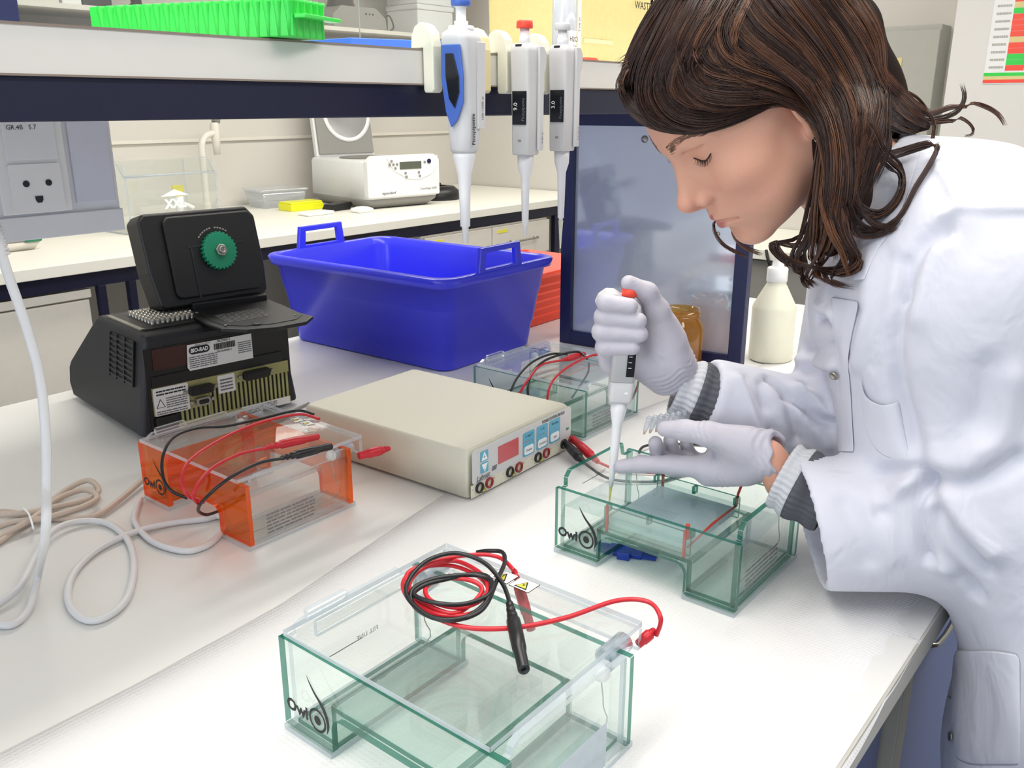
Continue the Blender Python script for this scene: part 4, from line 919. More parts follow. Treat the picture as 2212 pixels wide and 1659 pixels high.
# small spray valve with the yellow tip inside
sv = empty('spray_valve', (1.90, 3.17, ZC + .0045), 0, 'small white valve with a yellow cap inside the acrylic box', 'valve')
MB().lathe([(.015, 0), (.012, .06), (.02, .08), (.018, .115)], n=18).build('valve_body', M['whitec'], sv)
MB().tube([(0, 0, .09), (.03, 0, .08), (.055, -.01, .065)], .009, 10, sub=4).build('spout', M['whitec'], sv)
MB().lathe([(.014, .115), (.020, .135), (.022, .155), (.0, .155)], n=18).build('valve_cap', M['yellow'], sv)
# wall tap
tp = empty('lab_tap', (2.23, 3.50, ZC - .0), R(10), 'ivory swan neck laboratory tap with a grey cross handle', 'tap')
MB().lathe([(.03, .0), (.03, .015), (.018, .02), (.016, .05)], n=18).build('tap_base', M['cream'], tp)
MB().tube([(0, 0, .03), (0, 0, .22), (.004, 0, .29), (.03, 0, .325), (.075, 0, .335)], .014, 14).build('tap_neck', M['cream'], tp)
MB().lathe([(.014, -.09), (.018, -.02), (.020, .03), (.017, .045)], (.085, 0, .335), (0, 0, 1), 16).build('tap_head', M['cream'], tp)
MB().lathe([(.018, .045), (.019, .07), (.010, .09)], (.085, 0, .335), (.2, 0, 1), 14).build('tap_bonnet', M['greyplas'], tp)
mb = MB()
for k in range(4):
    a = R(20 + 90 * k); mb.prism([(0, -.008), (.05, -.003), (.05, .003), (0, .008)], (.102, 0, .425), (math.cos(a), math.sin(a), .15), (-math.sin(a), math.cos(a), 0), (0, 0, 1), .014)
mb.build('tap_handle', M['greyplas'], tp, .002)
# low tray at the left on the rear counter
lt = empty('pipette_tray', (1.02, 3.02, ZC), R(3), 'low cream tray with a green ended pen under the trunking', 'tray')
loft(MB(), [(.15, .09, .001, .13, .07, .01), (.15, .09, .03, .15, .09, .01), (.15, .09, .031, .14, .08, .01), (.15, .09, .012, .125, .065, .01)]).build('tray_body', M['cream'], lt)
MB().cyl((.05, .01, .036), (.24, .0, .036), .007).build('pen_barrel', M['greyplas'], lt); MB().cyl((.24, .0, .036), (.29, -.003, .036), .0085).build('pen_cap', M['teal'], lt)

# cable on the wall
wcb = MB().tube([(2.98, 3.67, .62), (2.985, 3.67, .45), (3.0, 3.665, .35), (3.05, 3.66, .22)], .006, 6).build('wall_cable', M['black']); tag(wcb, 'black cable hanging on the rear wall behind the centrifuge', 'cable')

# wall cupboard with its contents above the counter
cpb = empty('wall_cupboard', (1.4, 3.35, .80), 0, 'open cream wall cupboard above the rear counter', 'cupboard')
CW = 2.36
MB().box(0, CW, .02, .335, .0, .012).build('cupboard_bottom', M['wall'], cpb); MB().box(0, CW, .325, .338, .012, .72).build('cupboard_back', M['wall'], cpb)
MB().box(0, CW, 0, .32, .075, .092).build('cupboard_shelf', M['cream'], cpb); MB().box(1.9, 2.1, 0.1, .32, .27, .285).build('cupboard_shelf', M['cream'], cpb)
for x in (0, CW - .03): MB().box(x, x + .03, 0, .335, .0125, .72).build('cupboard_side', M['cream'], cpb)
MB().box(1.62, 1.624, -.004, .0, 0.02, .72).build('door_edge', M['clear_e'], cpb); MB().slab(.0, CW, -.006, -.002, .02, .72).build('glass_door', [M['clear'], M['clear_e']], cpb)
gd = empty('heat_block', (2.93, 3.42, .893), R(-4), 'grey bench device with black top in the wall cupboard', 'device')
MB().prism([(0, 0), (.32, 0), (.31, .06), (.25, .10), (.05, .10), (0, .06)], (0, 0, 0), (1, 0, 0), (0, 0, 1), (0, 1, 0), .2).build('device_body', M['greyplas'], gd, .006)
MB().lathe([(.07, .10), (.06, .13), (.075, .15), (.05, .19), (.07, .22), (.03, .25)], (.12, .1, 0), (0, 0, 1), 18).build('device_head', M['black'], gd)
for k in range(3): MB().cyl((.19 + k * .02, -.001, .07), (.19 + k * .02, -.004, .07), .004, n=10).build('button', M['black'], gd)
dc = MB().tube([(3.25, 3.45, .94), (3.30, 3.44, .97), (3.33, 3.44, .92), (3.31, 3.44, .90), (3.40, 3.44, .898), (3.44, 3.44, .897)], .004, 6).build('device_cable', M['black']); tag(dc, 'thin black cable beside the grey device in the cupboard', 'cable')
for k, (z, lab) in enumerate(((.893, 'lower white polystyrene box in the wall cupboard'), (1.035, 'upper white polystyrene box stacked in the wall cupboard'))):
    o = MB().box(3.44, 3.70, 3.38, 3.60, z, z + .115).box(3.435, 3.705, 3.375, 3.605, z + .115, z + .141).build('polystyrene_box', M['whitep'], None, .006); tag(o, lab, 'box')
# binders and panel at the upper left
nb = MB().box(-.15, .455, 1.02, 1.06, .6085, 1.1).build('back_panel', M['navy'], None, .002); tag(nb, 'navy blue panel standing on the shelf at the upper left', 'panel')
for x, m, lab, h in ((1.515, 'cream', 'cream binder standing in the wall cupboard', .5), (1.64, 'paper', 'white binder with printed spine in the wall cupboard', .5), (1.715, 'pcr', 'dark grey binder with a red mark in the wall cupboard', .5)):
    wd = {'cream': .115, 'paper': .07, 'pcr': .11}[m]
    r = empty('binder', (x + .03, 3.40, .893), 0, lab, 'binder', 'binders in the wall cupboard')
    MB().box(0, wd, 0, .22, 0, .32).build('binder_cover', M[m], r, .003)
    if m == 'paper': lines(r, (.008, -.0005, .02), RT, UPV, .04, .12, 5, M['greyplas'], 4)
    if m == 'pcr': MB().box(.05, .10, -.002, 0, .035, .048).build('spine_label', M['orangered'], r)
bq = MB().lathe([(.05, 0), (.05, .012), (.02, .03), (.018, .2)], (1.98, 3.45, .893), (0, 0, 1), 20).build('lab_stand', M['black']); tag(bq, 'black lamp foot standing in the wall cupboard beside the binders', 'stand')

# instrument on the right wall and the poster
dv = empty('wall_instrument', (3.92, 1.03, .43), 0, 'grey wall cabinet with a yellow note behind her hair', 'cabinet')
MB().box(0, .13, .0, .42, 0, .42).build('cabinet_body', M['greypanel'], dv, .004)
MB().box(-.02, -.0005, .0, .27, .0, .40).build('door', M['greypanel'], dv, .003)
MB().box(-.022, -.0205, .13, .23, .05, .30).build('paper_note', M['tanprint'], dv)
MB().tube([(-.02, .285, .02), (-.03, .285, .2), (-.03, .285, .41), (-.01, .31, .415)], .008, 8, sub=4).build('door_edge', M['greyplas'], dv)
po = empty('poster', (3.548, .778, .62), R(-90), 'printed wall chart with red and green cells at the right edge', 'poster')
MB().box(0, .30, -.001, 0.001, 0, .42).build('poster_sheet', M['paper'], po)
lines(po, (.012, -.0012, .05), RT, UPV, .045, .34, 14, M['greypanel'], 21, fill=.3)
for k, m in enumerate(('orangered', 'tanprint', 'green')): MB().box(.0, .30, -.002, -.001, .003 + k * .011, .014 + k * .011).build('colour_band', M[m], po)
rnd = random.Random(5)
for k in range(20):
    MB().box(.063, .12, -.002, -.001, .042 + k * .018, .059 + k * .018).build('colour_cell', M[rnd.choice(['orangered', 'orangered', 'green', 'tanprint', 'orangered'])], po)

# counter along the right wall, seen behind the pump bottle
rc_ = MB().box(3.40, 4.055, 1.02, 1.72, -.04, 0.0).build('side_worktop', M['counter'], None, .002); tag(rc_, 'white side counter against the right wall behind the pump bottle', 'worktop')
sc_ = empty('base_cabinet', (3.44, 1.04, -.9), 0, 'dark grey cabinet under the side counter behind the pump bottle', 'cabinet')
MB().box(.02, .60, 0, .66, .05, .855).build('cabinet_body', M['greyplas'], sc_, .003)
for i in range(2): MB().box(0, .019, .004 + i * .33, .326 + i * .33, .06, .85).build('door', M['greyplas'], sc_, .002)
wc2 = MB().tube([(3.4000,1.4440,0.0005), (3.3900,1.4314,-0.0266), (3.3900,1.4159,-0.0693), (3.3900,1.4032,-0.1236)], .006, 6).build('hanging_cable', M['black']); tag(wc2, 'black cable hanging over the side counter behind the pump bottle', 'cable')

# ------------------------------------------------------------------ the person: bodies from signed distance fields
def sd_cap(p, a, b, ra, rb):
    a = np.asarray(a, np.float32); b = np.asarray(b, np.float32); ab = b - a
    t = np.clip(((p - a) @ ab) / float(ab @ ab), 0, 1).astype(np.float32)
    return np.linalg.norm(p - a - t[:, None] * ab, axis=1) - (ra + (rb - ra) * t)
def sd_ell(p, c, r, ax=None):
    q = p - np.asarray(c, np.float32)
    if ax is not None: q = q @ np.asarray(ax, np.float32)
    r = np.asarray(r, np.float32)
    k0 = np.linalg.norm(q / r, axis=1); k1 = np.linalg.norm(q / (r * r), axis=1) + 1e-9
    return np.where(k0 < .35, -(1 - k0) * float(r.min()), k0 * (k0 - 1.0) / k1)
def smin(a, b, k):
    h = np.maximum(k - np.abs(a - b), 0) / k
    return np.minimum(a, b) - h * h * k * 0.25
def smax(a, b, k): return -smin(-a, -b, k)

def mesh_sdf(fn, lo, hi, h):
    """sparse evaluation on 8-cell blocks, then surface nets"""
    lo = np.asarray(lo, np.float32); B = 8
    nb = np.ceil((np.asarray(hi) - lo) / (h * B)).astype(int); n = nb * B + 1
    cg = np.stack(np.meshgrid(*[np.arange(k) for k in nb], indexing='ij'), -1).reshape(-1, 3)
    cc = (lo + (cg + 0.5) * B * h).astype(np.float32)
    dc = fn(cc); rad = h * B * 0.87 * 1.25 + 0.004
    G = np.ones(tuple(n), np.float32)
    off = np.stack(np.meshgrid(*[np.arange(B + 1)] * 3, indexing='ij'), -1).reshape(-1, 3)
    for blk in cg[dc < -rad]:
        G[blk[0] * B:blk[0] * B + B + 1, blk[1] * B:blk[1] * B + B + 1, blk[2] * B:blk[2] * B + B + 1] = -1
    act = cg[np.abs(dc) <= rad]
    for s in range(0, len(act), 1500):
        a = act[s:s + 1500]; idx = (a[:, None, :] * B + off[None]).reshape(-1, 3)
        G[idx[:, 0], idx[:, 1], idx[:, 2]] = fn((lo + idx * h).astype(np.float32))
    S = G < 0
    c8 = [S[i:n[0] - 1 + i, j:n[1] - 1 + j, k:n[2] - 1 + k] for i in (0, 1) for j in (0, 1) for k in (0, 1)]
    sm = sum(c.astype(np.int8) for c in c8); ii = np.argwhere((sm > 0) & (sm < 8))
    vid = np.full(tuple(n - 1), -1, np.int32); vid[ii[:, 0], ii[:, 1], ii[:, 2]] = np.arange(len(ii))
    acc = np.zeros((len(ii), 3)); cnt = np.zeros(len(ii))
    cor = [(i, j, k) for i in (0, 1) for j in (0, 1) for k in (0, 1)]
    for a in range(8):
        for b in range(a + 1, 8):
            if sum(abs(x - y) for x, y in zip(cor[a], cor[b])) != 1: continue
            A = ii + cor[a]; Bq = ii + cor[b]
            da = G[A[:, 0], A[:, 1], A[:, 2]]; db = G[Bq[:, 0], Bq[:, 1], Bq[:, 2]]
            m = (da < 0) != (db < 0); t = np.where(m, da / np.where(m, da - db, 1), 0)
            acc[m] += (A + (Bq - A) * t[:, None])[m]; cnt[m] += 1
    V = lo + (acc / np.maximum(cnt, 1)[:, None]) * h
    F = []
    for ax in range(3):
        e = np.zeros(3, int); e[ax] = 1; u, v = [k for k in range(3) if k != ax]
        sl0 = [slice(1, n[k] - 1) for k in range(3)]; sl1 = [slice(1, n[k] - 1) for k in range(3)]
        sl0[ax] = slice(0, n[ax] - 1); sl1[ax] = slice(1, n[ax])
        s0, s1 = S[tuple(sl0)], S[tuple(sl1)]; q = np.argwhere(s0 != s1)
        fl = s0[q[:, 0], q[:, 1], q[:, 2]]
        base = q.copy(); base[:, u] += 1; base[:, v] += 1
        ids = []
        for du, dv in ((-1, -1), (0, -1), (0, 0), (-1, 0)):
            c = base.copy(); c[:, u] += du; c[:, v] += dv; ids.append(vid[c[:, 0], c[:, 1], c[:, 2]])
        f = np.stack(ids, 1)
        if ax == 1: fl = ~fl
        f[~fl] = f[~fl][:, ::-1]; F.append(f)
    F = np.concatenate(F); F = F[(F >= 0).all(1)]
    return V.astype(np.float32), F

def np_mesh(name, V, F, mats, parent=None, world=True):
    me = bpy.data.meshes.new(name)
    me.vertices.add(len(V)); me.vertices.foreach_set('co', np.asarray(V, np.float32).ravel())
    k = F.shape[1]
    me.loops.add(len(F) * k); me.loops.foreach_set('vertex_index', F.astype(np.int32).ravel())
    me.polygons.add(len(F)); me.polygons.foreach_set('loop_start', np.arange(0, len(F) * k, k, dtype=np.int32))
    me.polygons.foreach_set('use_smooth', np.ones(len(F), bool))
    me.update(calc_edges=True); me.validate()
    return link(name, me, mats, parent, world)

def vnormals(V, F):
    a, b, c, d = V[F[:, 0]], V[F[:, 1]], V[F[:, 2]], V[F[:, 3]]
    fn = np.cross(c - a, d - b); N = np.zeros_like(V)
    for k in range(4): np.add.at(N, F[:, k], fn)
    return N / (np.linalg.norm(N, axis=1)[:, None] + 1e-12)
def relax(V, F, it=2, lam=0.5):
    for _ in range(it):
        A = np.zeros_like(V); c = np.zeros(len(V), np.float32)
        for k in range(4):
            for q in (1, 3): np.add.at(A, F[:, k], V[F[:, (k + q) % 4]]); np.add.at(c, F[:, k], 1)
        V = V + lam * (A / np.maximum(c, 1)[:, None] - V)
    return V
def dist_poly(P, pts):
    d = np.full(len(P), 9.0, np.float32)
    for a, b in zip(pts[:-1], pts[1:]): d = np.minimum(d, sd_cap(P, a, b, 0, 0))
    return d

person = empty('person', (1.08, .05, -.9), 0, 'woman in a white lab coat and grey gloves leaning over the gel box', 'person')

# head frame
yw, pt, rl_ = R(146.4), R(-43.4), R(-0.4)
fh = np.array([math.cos(yw) * math.cos(pt), math.sin(yw) * math.cos(pt), math.sin(pt)]); lh = np.array([-math.sin(yw), math.cos(yw), 0.0]); uh = np.cross(fh, lh)
HR = np.stack([fh, lh, uh], 1); HP = np.array([.936, .422, .545])
def H2W(p): return np.asarray(p) @ HR.T + HP
def W2H(p): return (np.asarray(p) - HP) @ HR

NB = np.array((1.055, .315, .440))
nbh = W2H(NB)
def head_sdf(p):
    q = p.copy(); q[:, 1] = np.abs(q[:, 1])
    d = sd_ell(q, (-.004, 0, .046), (.098, .073, .086))
    d = smin(d, sd_ell(q, (.045, 0, -.018), (.050, .058, .086)), .03)
    d = smin(d, sd_ell(q, (.060, 0, .052), (.036, .050, .042)), .03)
    d = smin(d, sd_cap(q, (.004, .050, -.052), (.074, .012, -.092), .017, .015), .03)
    d = smin(d, sd_ell(q, (.050, .030, -.050), (.040, .030, .036)), .025)
    d = smin(d, sd_ell(q, (.064, .040, -.012), (.026, .022, .020)), .022)
    d = smin(d, sd_ell(q, (.084, 0, -.095), (.0155, .017, .0145)), .018)
    d = smin(d, sd_ell(q, (.082, 0, -.054), (.024, .026, .026)), .018)
    # brow, sockets, lids
    d = smin(d, sd_cap(q, (.0925, .006, .042), (.074, .046, .046), .008, .007), .014)
    d = smin(d, sd_ell(q, (.086, .011, -.004), (.016, .014, .028)), .012)
    d = smax(d, -sd_ell(q, (.1045, .0305, .0225), (.0150, .0150, .0115)), .014)
    d = smin(d, sd_ell(q, (.0775, .0315, .0235), (.0135, .0150, .0125)), .004)
    d = smax(d, -sd_cap(q, (.0945, .0190, .0330), (.0850, .0455, .0345), .0012, .0010), .004)
    # nose
    d = smin(d, sd_cap(q, (.0935, 0, .030), (.1165, 0, -.013), .0065, .0085), .011)
    d = smin(d, sd_ell(q, (.1205, 0, -.0175), (.0105, .0098, .0095)), .009)
    d = smin(d, sd_ell(q, (.1045, .0122, -.0235), (.0110, .0070, .0080)), .005)
    d = smin(d, sd_cap(q, (.1190, 0, -.026), (.103, 0, -.035), .0042, .005), .006)
    d = smax(d, -sd_ell(q, (.1090, .0068, -.0310), (.0064, .0032, .0038)), .004)
    d = smin(d, sd_ell(q, (.1005, 0, -.014), (.016, .0115, .018)), .007)
    # lips
    d = smin(d, sd_cap(q, (.1050, .002, -.0515), (.0880, .0260, -.0570), .0052, .0026), .006)
    d = smin(d, sd_cap(q, (.1025, 0, -.0650), (.0880, .0235, -.0610), .0062, .0028), .006)
    d = smax(d, -sd_cap(q, (.1125, 0, -.0580), (.0920, .0285, -.0590), .0020, .0013), .004)
    d = smax(d, -sd_ell(q, (.1035, 0, -.0790), (.007, .016, .0055)), .010)
    d = smax(d, -sd_cap(q, (.1135, 0, -.040), (.1105, 0, -.047), .0022, .0026), .006)
    # ear
    e = sd_ell(q, (-.012, .0735, -.002), (.017, .0055, .030)); e = smin(e, sd_ell(q, (-.004, .0715, -.028), (.009, .0048, .010)), .006)
    e = smax(e, -sd_ell(q, (-.008, .0790, .003), (.009, .005, .016)), .004)
    d = smin(d, e, .006)
    # neck down into the collar (not mirrored)
    n_ = sd_cap(p, (-.022, 0, -.030), tuple(nbh), .052, .060)
    d = smin(d, n_, .03)
    return d.astype(np.float32)

# combed hair guides: points, strands, spread, colour bias, waviness
HAIR = [
([(0.8251,0.4529,0.6504),(0.8150,0.4576,0.6317),(0.8061,0.4649,0.6085),(0.8027,0.4730,0.5888),(0.8023,0.4786,0.5706),(0.8038,0.4774,0.5547),(0.8073,0.4697,0.5424),(0.8155,0.4541,0.5355),(0.8240,0.4347,0.5333),(0.8334,0.4170,0.5360),(0.8460,0.4017,0.5416),(0.8611,0.3873,0.5496),(0.8732,0.3769,0.5567)],150,(0.012, 0.012, 0.006),0.20,0.0020),
([(0.8303,0.4710,0.6521),(0.8224,0.4772,0.6376),(0.8155,0.4863,0.6183),(0.8133,0.4960,0.5977),(0.8138,0.5036,0.5778),(0.8145,0.5042,0.5629),(0.8119,0.4957,0.5511),(0.8112,0.4793,0.5414),(0.8154,0.4608,0.5349),(0.8220,0.4415,0.5324),(0.8299,0.4227,0.5333),(0.8403,0.4078,0.5379),(0.8525,0.3953,0.5446),(0.8661,0.3830,0.5529),(0.8769,0.3740,0.5597)],150,(0.012, 0.01, 0.005),0.20,0.0020),
([(0.8200,0.4743,0.6348),(0.8150,0.4840,0.6179),(0.8139,0.4976,0.5973),(0.8182,0.5086,0.5814),(0.8197,0.5122,0.5669),(0.8172,0.5040,0.5532),(0.8136,0.4893,0.5422),(0.8150,0.4736,0.5352),(0.8198,0.4579,0.5313),(0.8233,0.4416,0.5307),(0.8275,0.4263,0.5325),(0.8354,0.4136,0.5365),(0.8428,0.4049,0.5403)],110,(0.008, 0.006, 0.004),0.10,0.0020),
([(0.8688,0.4410,0.6906),(0.8484,0.4367,0.6722),(0.8277,0.4347,0.6494),(0.8141,0.4382,0.6280),(0.8056,0.4446,0.6077),(0.8010,0.4521,0.5902),(0.7993,0.4565,0.5745),(0.8010,0.4528,0.5595),(0.8061,0.4436,0.5481),(0.8176,0.4301,0.5431),(0.8321,0.4146,0.5429),(0.8469,0.3998,0.5480),(0.8623,0.3862,0.5541),(0.8757,0.3743,0.5569),(0.8870,0.3638,0.5567),(0.8973,0.3548,0.5508),(0.9039,0.3483,0.5445)],150,(0.012, 0.012, 0.006),0.30,0.0020),
([(0.8695,0.4180,0.6886),(0.8516,0.4169,0.6707),(0.8321,0.4177,0.6486),(0.8182,0.4230,0.6293),(0.8090,0.4296,0.6113),(0.8040,0.4347,0.5961),(0.8020,0.4361,0.5825),(0.8039,0.4308,0.5694),(0.8089,0.4211,0.5595),(0.8192,0.4089,0.5556),(0.8350,0.3976,0.5553),(0.8527,0.3892,0.5582),(0.8685,0.3799,0.5605),(0.8829,0.3684,0.5582),(0.8955,0.3575,0.5524),(0.9035,0.3492,0.5424),(0.9068,0.3417,0.5292),(0.9051,0.3342,0.5114),(0.9031,0.3290,0.4964)],150,(0.014, 0.013, 0.006),0.40,0.0020),
([(0.8163,0.4171,0.6193),(0.8099,0.4231,0.6064),(0.8046,0.4282,0.5906),(0.8048,0.4263,0.5777),(0.8080,0.4188,0.5678),(0.8169,0.4056,0.5642),(0.8299,0.3911,0.5636),(0.8480,0.3802,0.5648),(0.8693,0.3713,0.5652),(0.8869,0.3619,0.5617),(0.8999,0.3524,0.5541),(0.9056,0.3417,0.5377),(0.9049,0.3325,0.5228)],120,(0.012, 0.012, 0.006),0.40,0.0020),
([(0.8142,0.4359,0.6282),(0.8076,0.4430,0.6139),(0.8019,0.4517,0.5954),(0.7999,0.4577,0.5779),(0.7999,0.4587,0.5618),(0.8050,0.4513,0.5490),(0.8140,0.4399,0.5403),(0.8252,0.4262,0.5379),(0.8367,0.4117,0.5394),(0.8489,0.3984,0.5441),(0.8588,0.3889,0.5489)],120,(0.012, 0.012, 0.006),0.20,0.0020),
([(0.8761,0.4059,0.6882),(0.8583,0.4037,0.6698),(0.8396,0.4026,0.6482),(0.8277,0.4049,0.6328),(0.8202,0.4073,0.6190),(0.8164,0.4070,0.6050),(0.8164,0.4033,0.5924),(0.8223,0.3946,0.5824),(0.8325,0.3839,0.5748),(0.8495,0.3750,0.5706),(0.8716,0.3678,0.5669),(0.8898,0.3597,0.5610),(0.9018,0.3506,0.5524),(0.9066,0.3417,0.5396),(0.9053,0.3326,0.5228),(0.9021,0.3241,0.4998),(0.8996,0.3185,0.4748),(0.8979,0.3182,0.4493),(0.8977,0.3199,0.4294)],160,(0.014, 0.014, 0.01),0.70,0.0020),
([(0.8293,0.4063,0.6396),(0.8291,0.3991,0.6285),(0.8315,0.3891,0.6148),(0.8396,0.3776,0.6040),(0.8517,0.3665,0.5938),(0.8670,0.3576,0.5842),(0.8846,0.3506,0.5736),(0.8996,0.3441,0.5603),(0.9058,0.3360,0.5446),(0.9045,0.3272,0.5262),(0.9023,0.3205,0.5056),(0.9001,0.3169,0.4818),(0.8992,0.3164,0.4569),(0.9136,0.3247,0.4288),(0.9405,0.3380,0.4040)],170,(0.014, 0.013, 0.01),0.75,0.0020),
([(0.8373,0.4015,0.6479),(0.8377,0.3932,0.6368),(0.8405,0.3824,0.6230),(0.8483,0.3716,0.6118),(0.8599,0.3615,0.6009),(0.8747,0.3535,0.5903),(0.8910,0.3468,0.5788),(0.9033,0.3399,0.5649),(0.9073,0.3316,0.5489),(0.9051,0.3230,0.5303),(0.9030,0.3167,0.5101),(0.9013,0.3135,0.4885),(0.8996,0.3121,0.4662),(0.8997,0.3122,0.4407),(0.9006,0.3130,0.4205)],150,(0.013, 0.013, 0.01),0.60,0.0020),
([(0.8644,0.4249,0.6886),(0.8562,0.4078,0.6698),(0.8505,0.3891,0.6482),(0.8517,0.3769,0.6338),(0.8578,0.3671,0.6213),(0.8684,0.3577,0.6089),(0.8828,0.3499,0.5961),(0.8975,0.3433,0.5823),(0.9073,0.3358,0.5670),(0.9092,0.3264,0.5499),(0.9063,0.3171,0.5317),(0.9045,0.3109,0.5129),(0.9040,0.3075,0.4928),(0.9017,0.3064,0.4711),(0.9020,0.3073,0.4483),(0.9133,0.3110,0.4210),(0.9302,0.3165,0.3977)],170,(0.014, 0.014, 0.01),0.70,0.0020),
([(0.8762,0.4066,0.6883),(0.8704,0.3910,0.6698),(0.8678,0.3738,0.6486),(0.8721,0.3628,0.6348),(0.8815,0.3543,0.6222),(0.8948,0.3464,0.6077),(0.9081,0.3388,0.5926),(0.9164,0.3303,0.5775),(0.9181,0.3210,0.5618),(0.9140,0.3121,0.5451),(0.9097,0.3053,0.5275),(0.9088,0.3013,0.5081),(0.9085,0.2996,0.4885),(0.9049,0.2998,0.4685),(0.9014,0.3008,0.4533)],160,(0.014, 0.014, 0.01),0.80,0.0020),
([(0.8986,0.3931,0.6896),(0.8930,0.3777,0.6710),(0.8926,0.3614,0.6499),(0.9010,0.3518,0.6363),(0.9141,0.3443,0.6237),(0.9266,0.3358,0.6085),(0.9353,0.3267,0.5923),(0.9388,0.3182,0.5760),(0.9351,0.3095,0.5598),(0.9261,0.3014,0.5446),(0.9185,0.2961,0.5297),(0.9155,0.2946,0.5135),(0.9143,0.2953,0.4972),(0.9106,0.2964,0.4798),(0.9059,0.2971,0.4666)],160,(0.014, 0.014, 0.01),0.80,0.0020),
([(0.9223,0.3549,0.6519),(0.9293,0.3459,0.6392),(0.9393,0.3351,0.6227),(0.9494,0.3266,0.6077),(0.9583,0.3191,0.5929),(0.9644,0.3133,0.5799),(0.9655,0.3079,0.5666),(0.9556,0.3006,0.5514),(0.9378,0.2932,0.5359),(0.9234,0.2910,0.5191),(0.9176,0.2921,0.5059)],140,(0.014, 0.014, 0.01),0.70,0.0020),
([(0.9374,0.3514,0.6530),(0.9416,0.3411,0.6398),(0.9494,0.3296,0.6230),(0.9581,0.3222,0.6079),(0.9657,0.3156,0.5931),(0.9712,0.3099,0.5794),(0.9782,0.3042,0.5668),(0.9951,0.2985,0.5548),(1.0232,0.2950,0.5442),(1.0524,0.2904,0.5359),(1.0702,0.2851,0.5305)],140,(0.012, 0.01, 0.006),0.70,0.0020),
([(0.9537,0.3436,0.6538),(0.9553,0.3339,0.6421),(0.9603,0.3238,0.6276),(0.9670,0.3183,0.6156),(0.9721,0.3145,0.6042),(0.9723,0.3130,0.5939),(0.9719,0.3111,0.5844),(0.9762,0.3064,0.5756),(0.9867,0.3008,0.5668),(1.0095,0.2951,0.5569),(1.0399,0.2909,0.5479),(1.0611,0.2863,0.5423),(1.0689,0.2812,0.5393)],130,(0.01, 0.008, 0.005),0.95,0.0020),
([(0.8447,0.3801,0.6272),(0.8541,0.3686,0.6149),(0.8693,0.3561,0.5991),(0.8855,0.3487,0.5850),(0.8996,0.3424,0.5704),(0.9070,0.3356,0.5559),(0.9069,0.3282,0.5403),(0.9032,0.3214,0.5190),(0.9012,0.3174,0.5013)],120,(0.016, 0.016, 0.012),0.50,0.0020),
([(0.8995,0.3538,0.6377),(0.9126,0.3449,0.6236),(0.9277,0.3336,0.6050),(0.9361,0.3243,0.5880),(0.9370,0.3149,0.5706),(0.9301,0.3057,0.5530),(0.9205,0.2988,0.5361),(0.9130,0.2972,0.5190),(0.9094,0.2983,0.5060)],120,(0.016, 0.016, 0.012),0.50,0.0020),
([(0.8184,0.4239,0.6318),(0.8136,0.4277,0.6238),(0.8086,0.4319,0.6134),(0.8056,0.4339,0.6042),(0.8040,0.4331,0.5949),(0.8048,0.4277,0.5847),(0.8077,0.4192,0.5761),(0.8135,0.4086,0.5718),(0.8216,0.3971,0.5698),(0.8335,0.3844,0.5690),(0.8442,0.3747,0.5690)],130,(0.014, 0.014, 0.01),0.40,0.0020),
([(0.8243,0.4129,0.6356),(0.8198,0.4140,0.6266),(0.8154,0.4140,0.6150),(0.8141,0.4109,0.6042),(0.8154,0.4054,0.5944),(0.8203,0.3971,0.5875),(0.8284,0.3872,0.5821),(0.8407,0.3765,0.5776),(0.8590,0.3677,0.5734),(0.8800,0.3599,0.5672),(0.8944,0.3533,0.5619)],130,(0.014, 0.012, 0.01),0.60,0.0020),
([(0.9650,0.3182,0.5975),(0.9664,0.3142,0.5860),(0.9686,0.3094,0.5711),(0.9684,0.3049,0.5578),(0.9577,0.2983,0.5445),(0.9398,0.2914,0.5315),(0.9290,0.2884,0.5187),(0.9252,0.2897,0.5054),(0.9219,0.2919,0.4925),(0.9162,0.2936,0.4800),(0.9107,0.2947,0.4708)],110,(0.01, 0.014, 0.01),0.40,0.0020),
([(0.9361,0.3136,0.5620),(0.9511,0.3087,0.5551),(0.9719,0.3030,0.5466),(0.9934,0.2994,0.5400),(1.0199,0.2974,0.5339),(1.0475,0.2941,0.5285),(1.0645,0.2900,0.5248)],90,(0.014, 0.01, 0.006),0.50,0.0020),
([(0.9122,0.3076,0.5404),(0.9136,0.3010,0.5326),(0.9168,0.2939,0.5232),(0.9209,0.2906,0.5160),(0.9274,0.2891,0.5100),(0.9439,0.2899,0.5052),(0.9650,0.2931,0.5018)],70,(0.012, 0.01, 0.006),0.30,0.0020),
([(0.9105,0.3214,0.5489),(0.9076,0.3129,0.5318),(0.9071,0.3047,0.5103),(0.9073,0.3017,0.4918),(0.9056,0.3002,0.4753),(0.9036,0.2996,0.4621),(0.9027,0.2999,0.4532)],110,(0.012, 0.012, 0.01),0.50,0.0020),
([(0.9615,0.3395,0.6542),(0.9621,0.3312,0.6446),(0.9656,0.3225,0.6322),(0.9710,0.3174,0.6204),(0.9757,0.3139,0.6087),(0.9766,0.3119,0.5982),(0.9756,0.3101,0.5889),(0.9755,0.3081,0.5815),(0.9787,0.3053,0.5748),(0.9891,0.2986,0.5666),(1.0001,0.2926,0.5602)],120,(0.01, 0.008, 0.005),0.70,0.0020),
([(0.9382,0.3407,0.6356),(0.9455,0.3325,0.6245),(0.9557,0.3234,0.6103),(0.9625,0.3181,0.5969),(0.9665,0.3135,0.5843),(0.9700,0.3089,0.5739),(0.9725,0.3056,0.5667)],120,(0.012, 0.012, 0.008),0.60,0.0020),
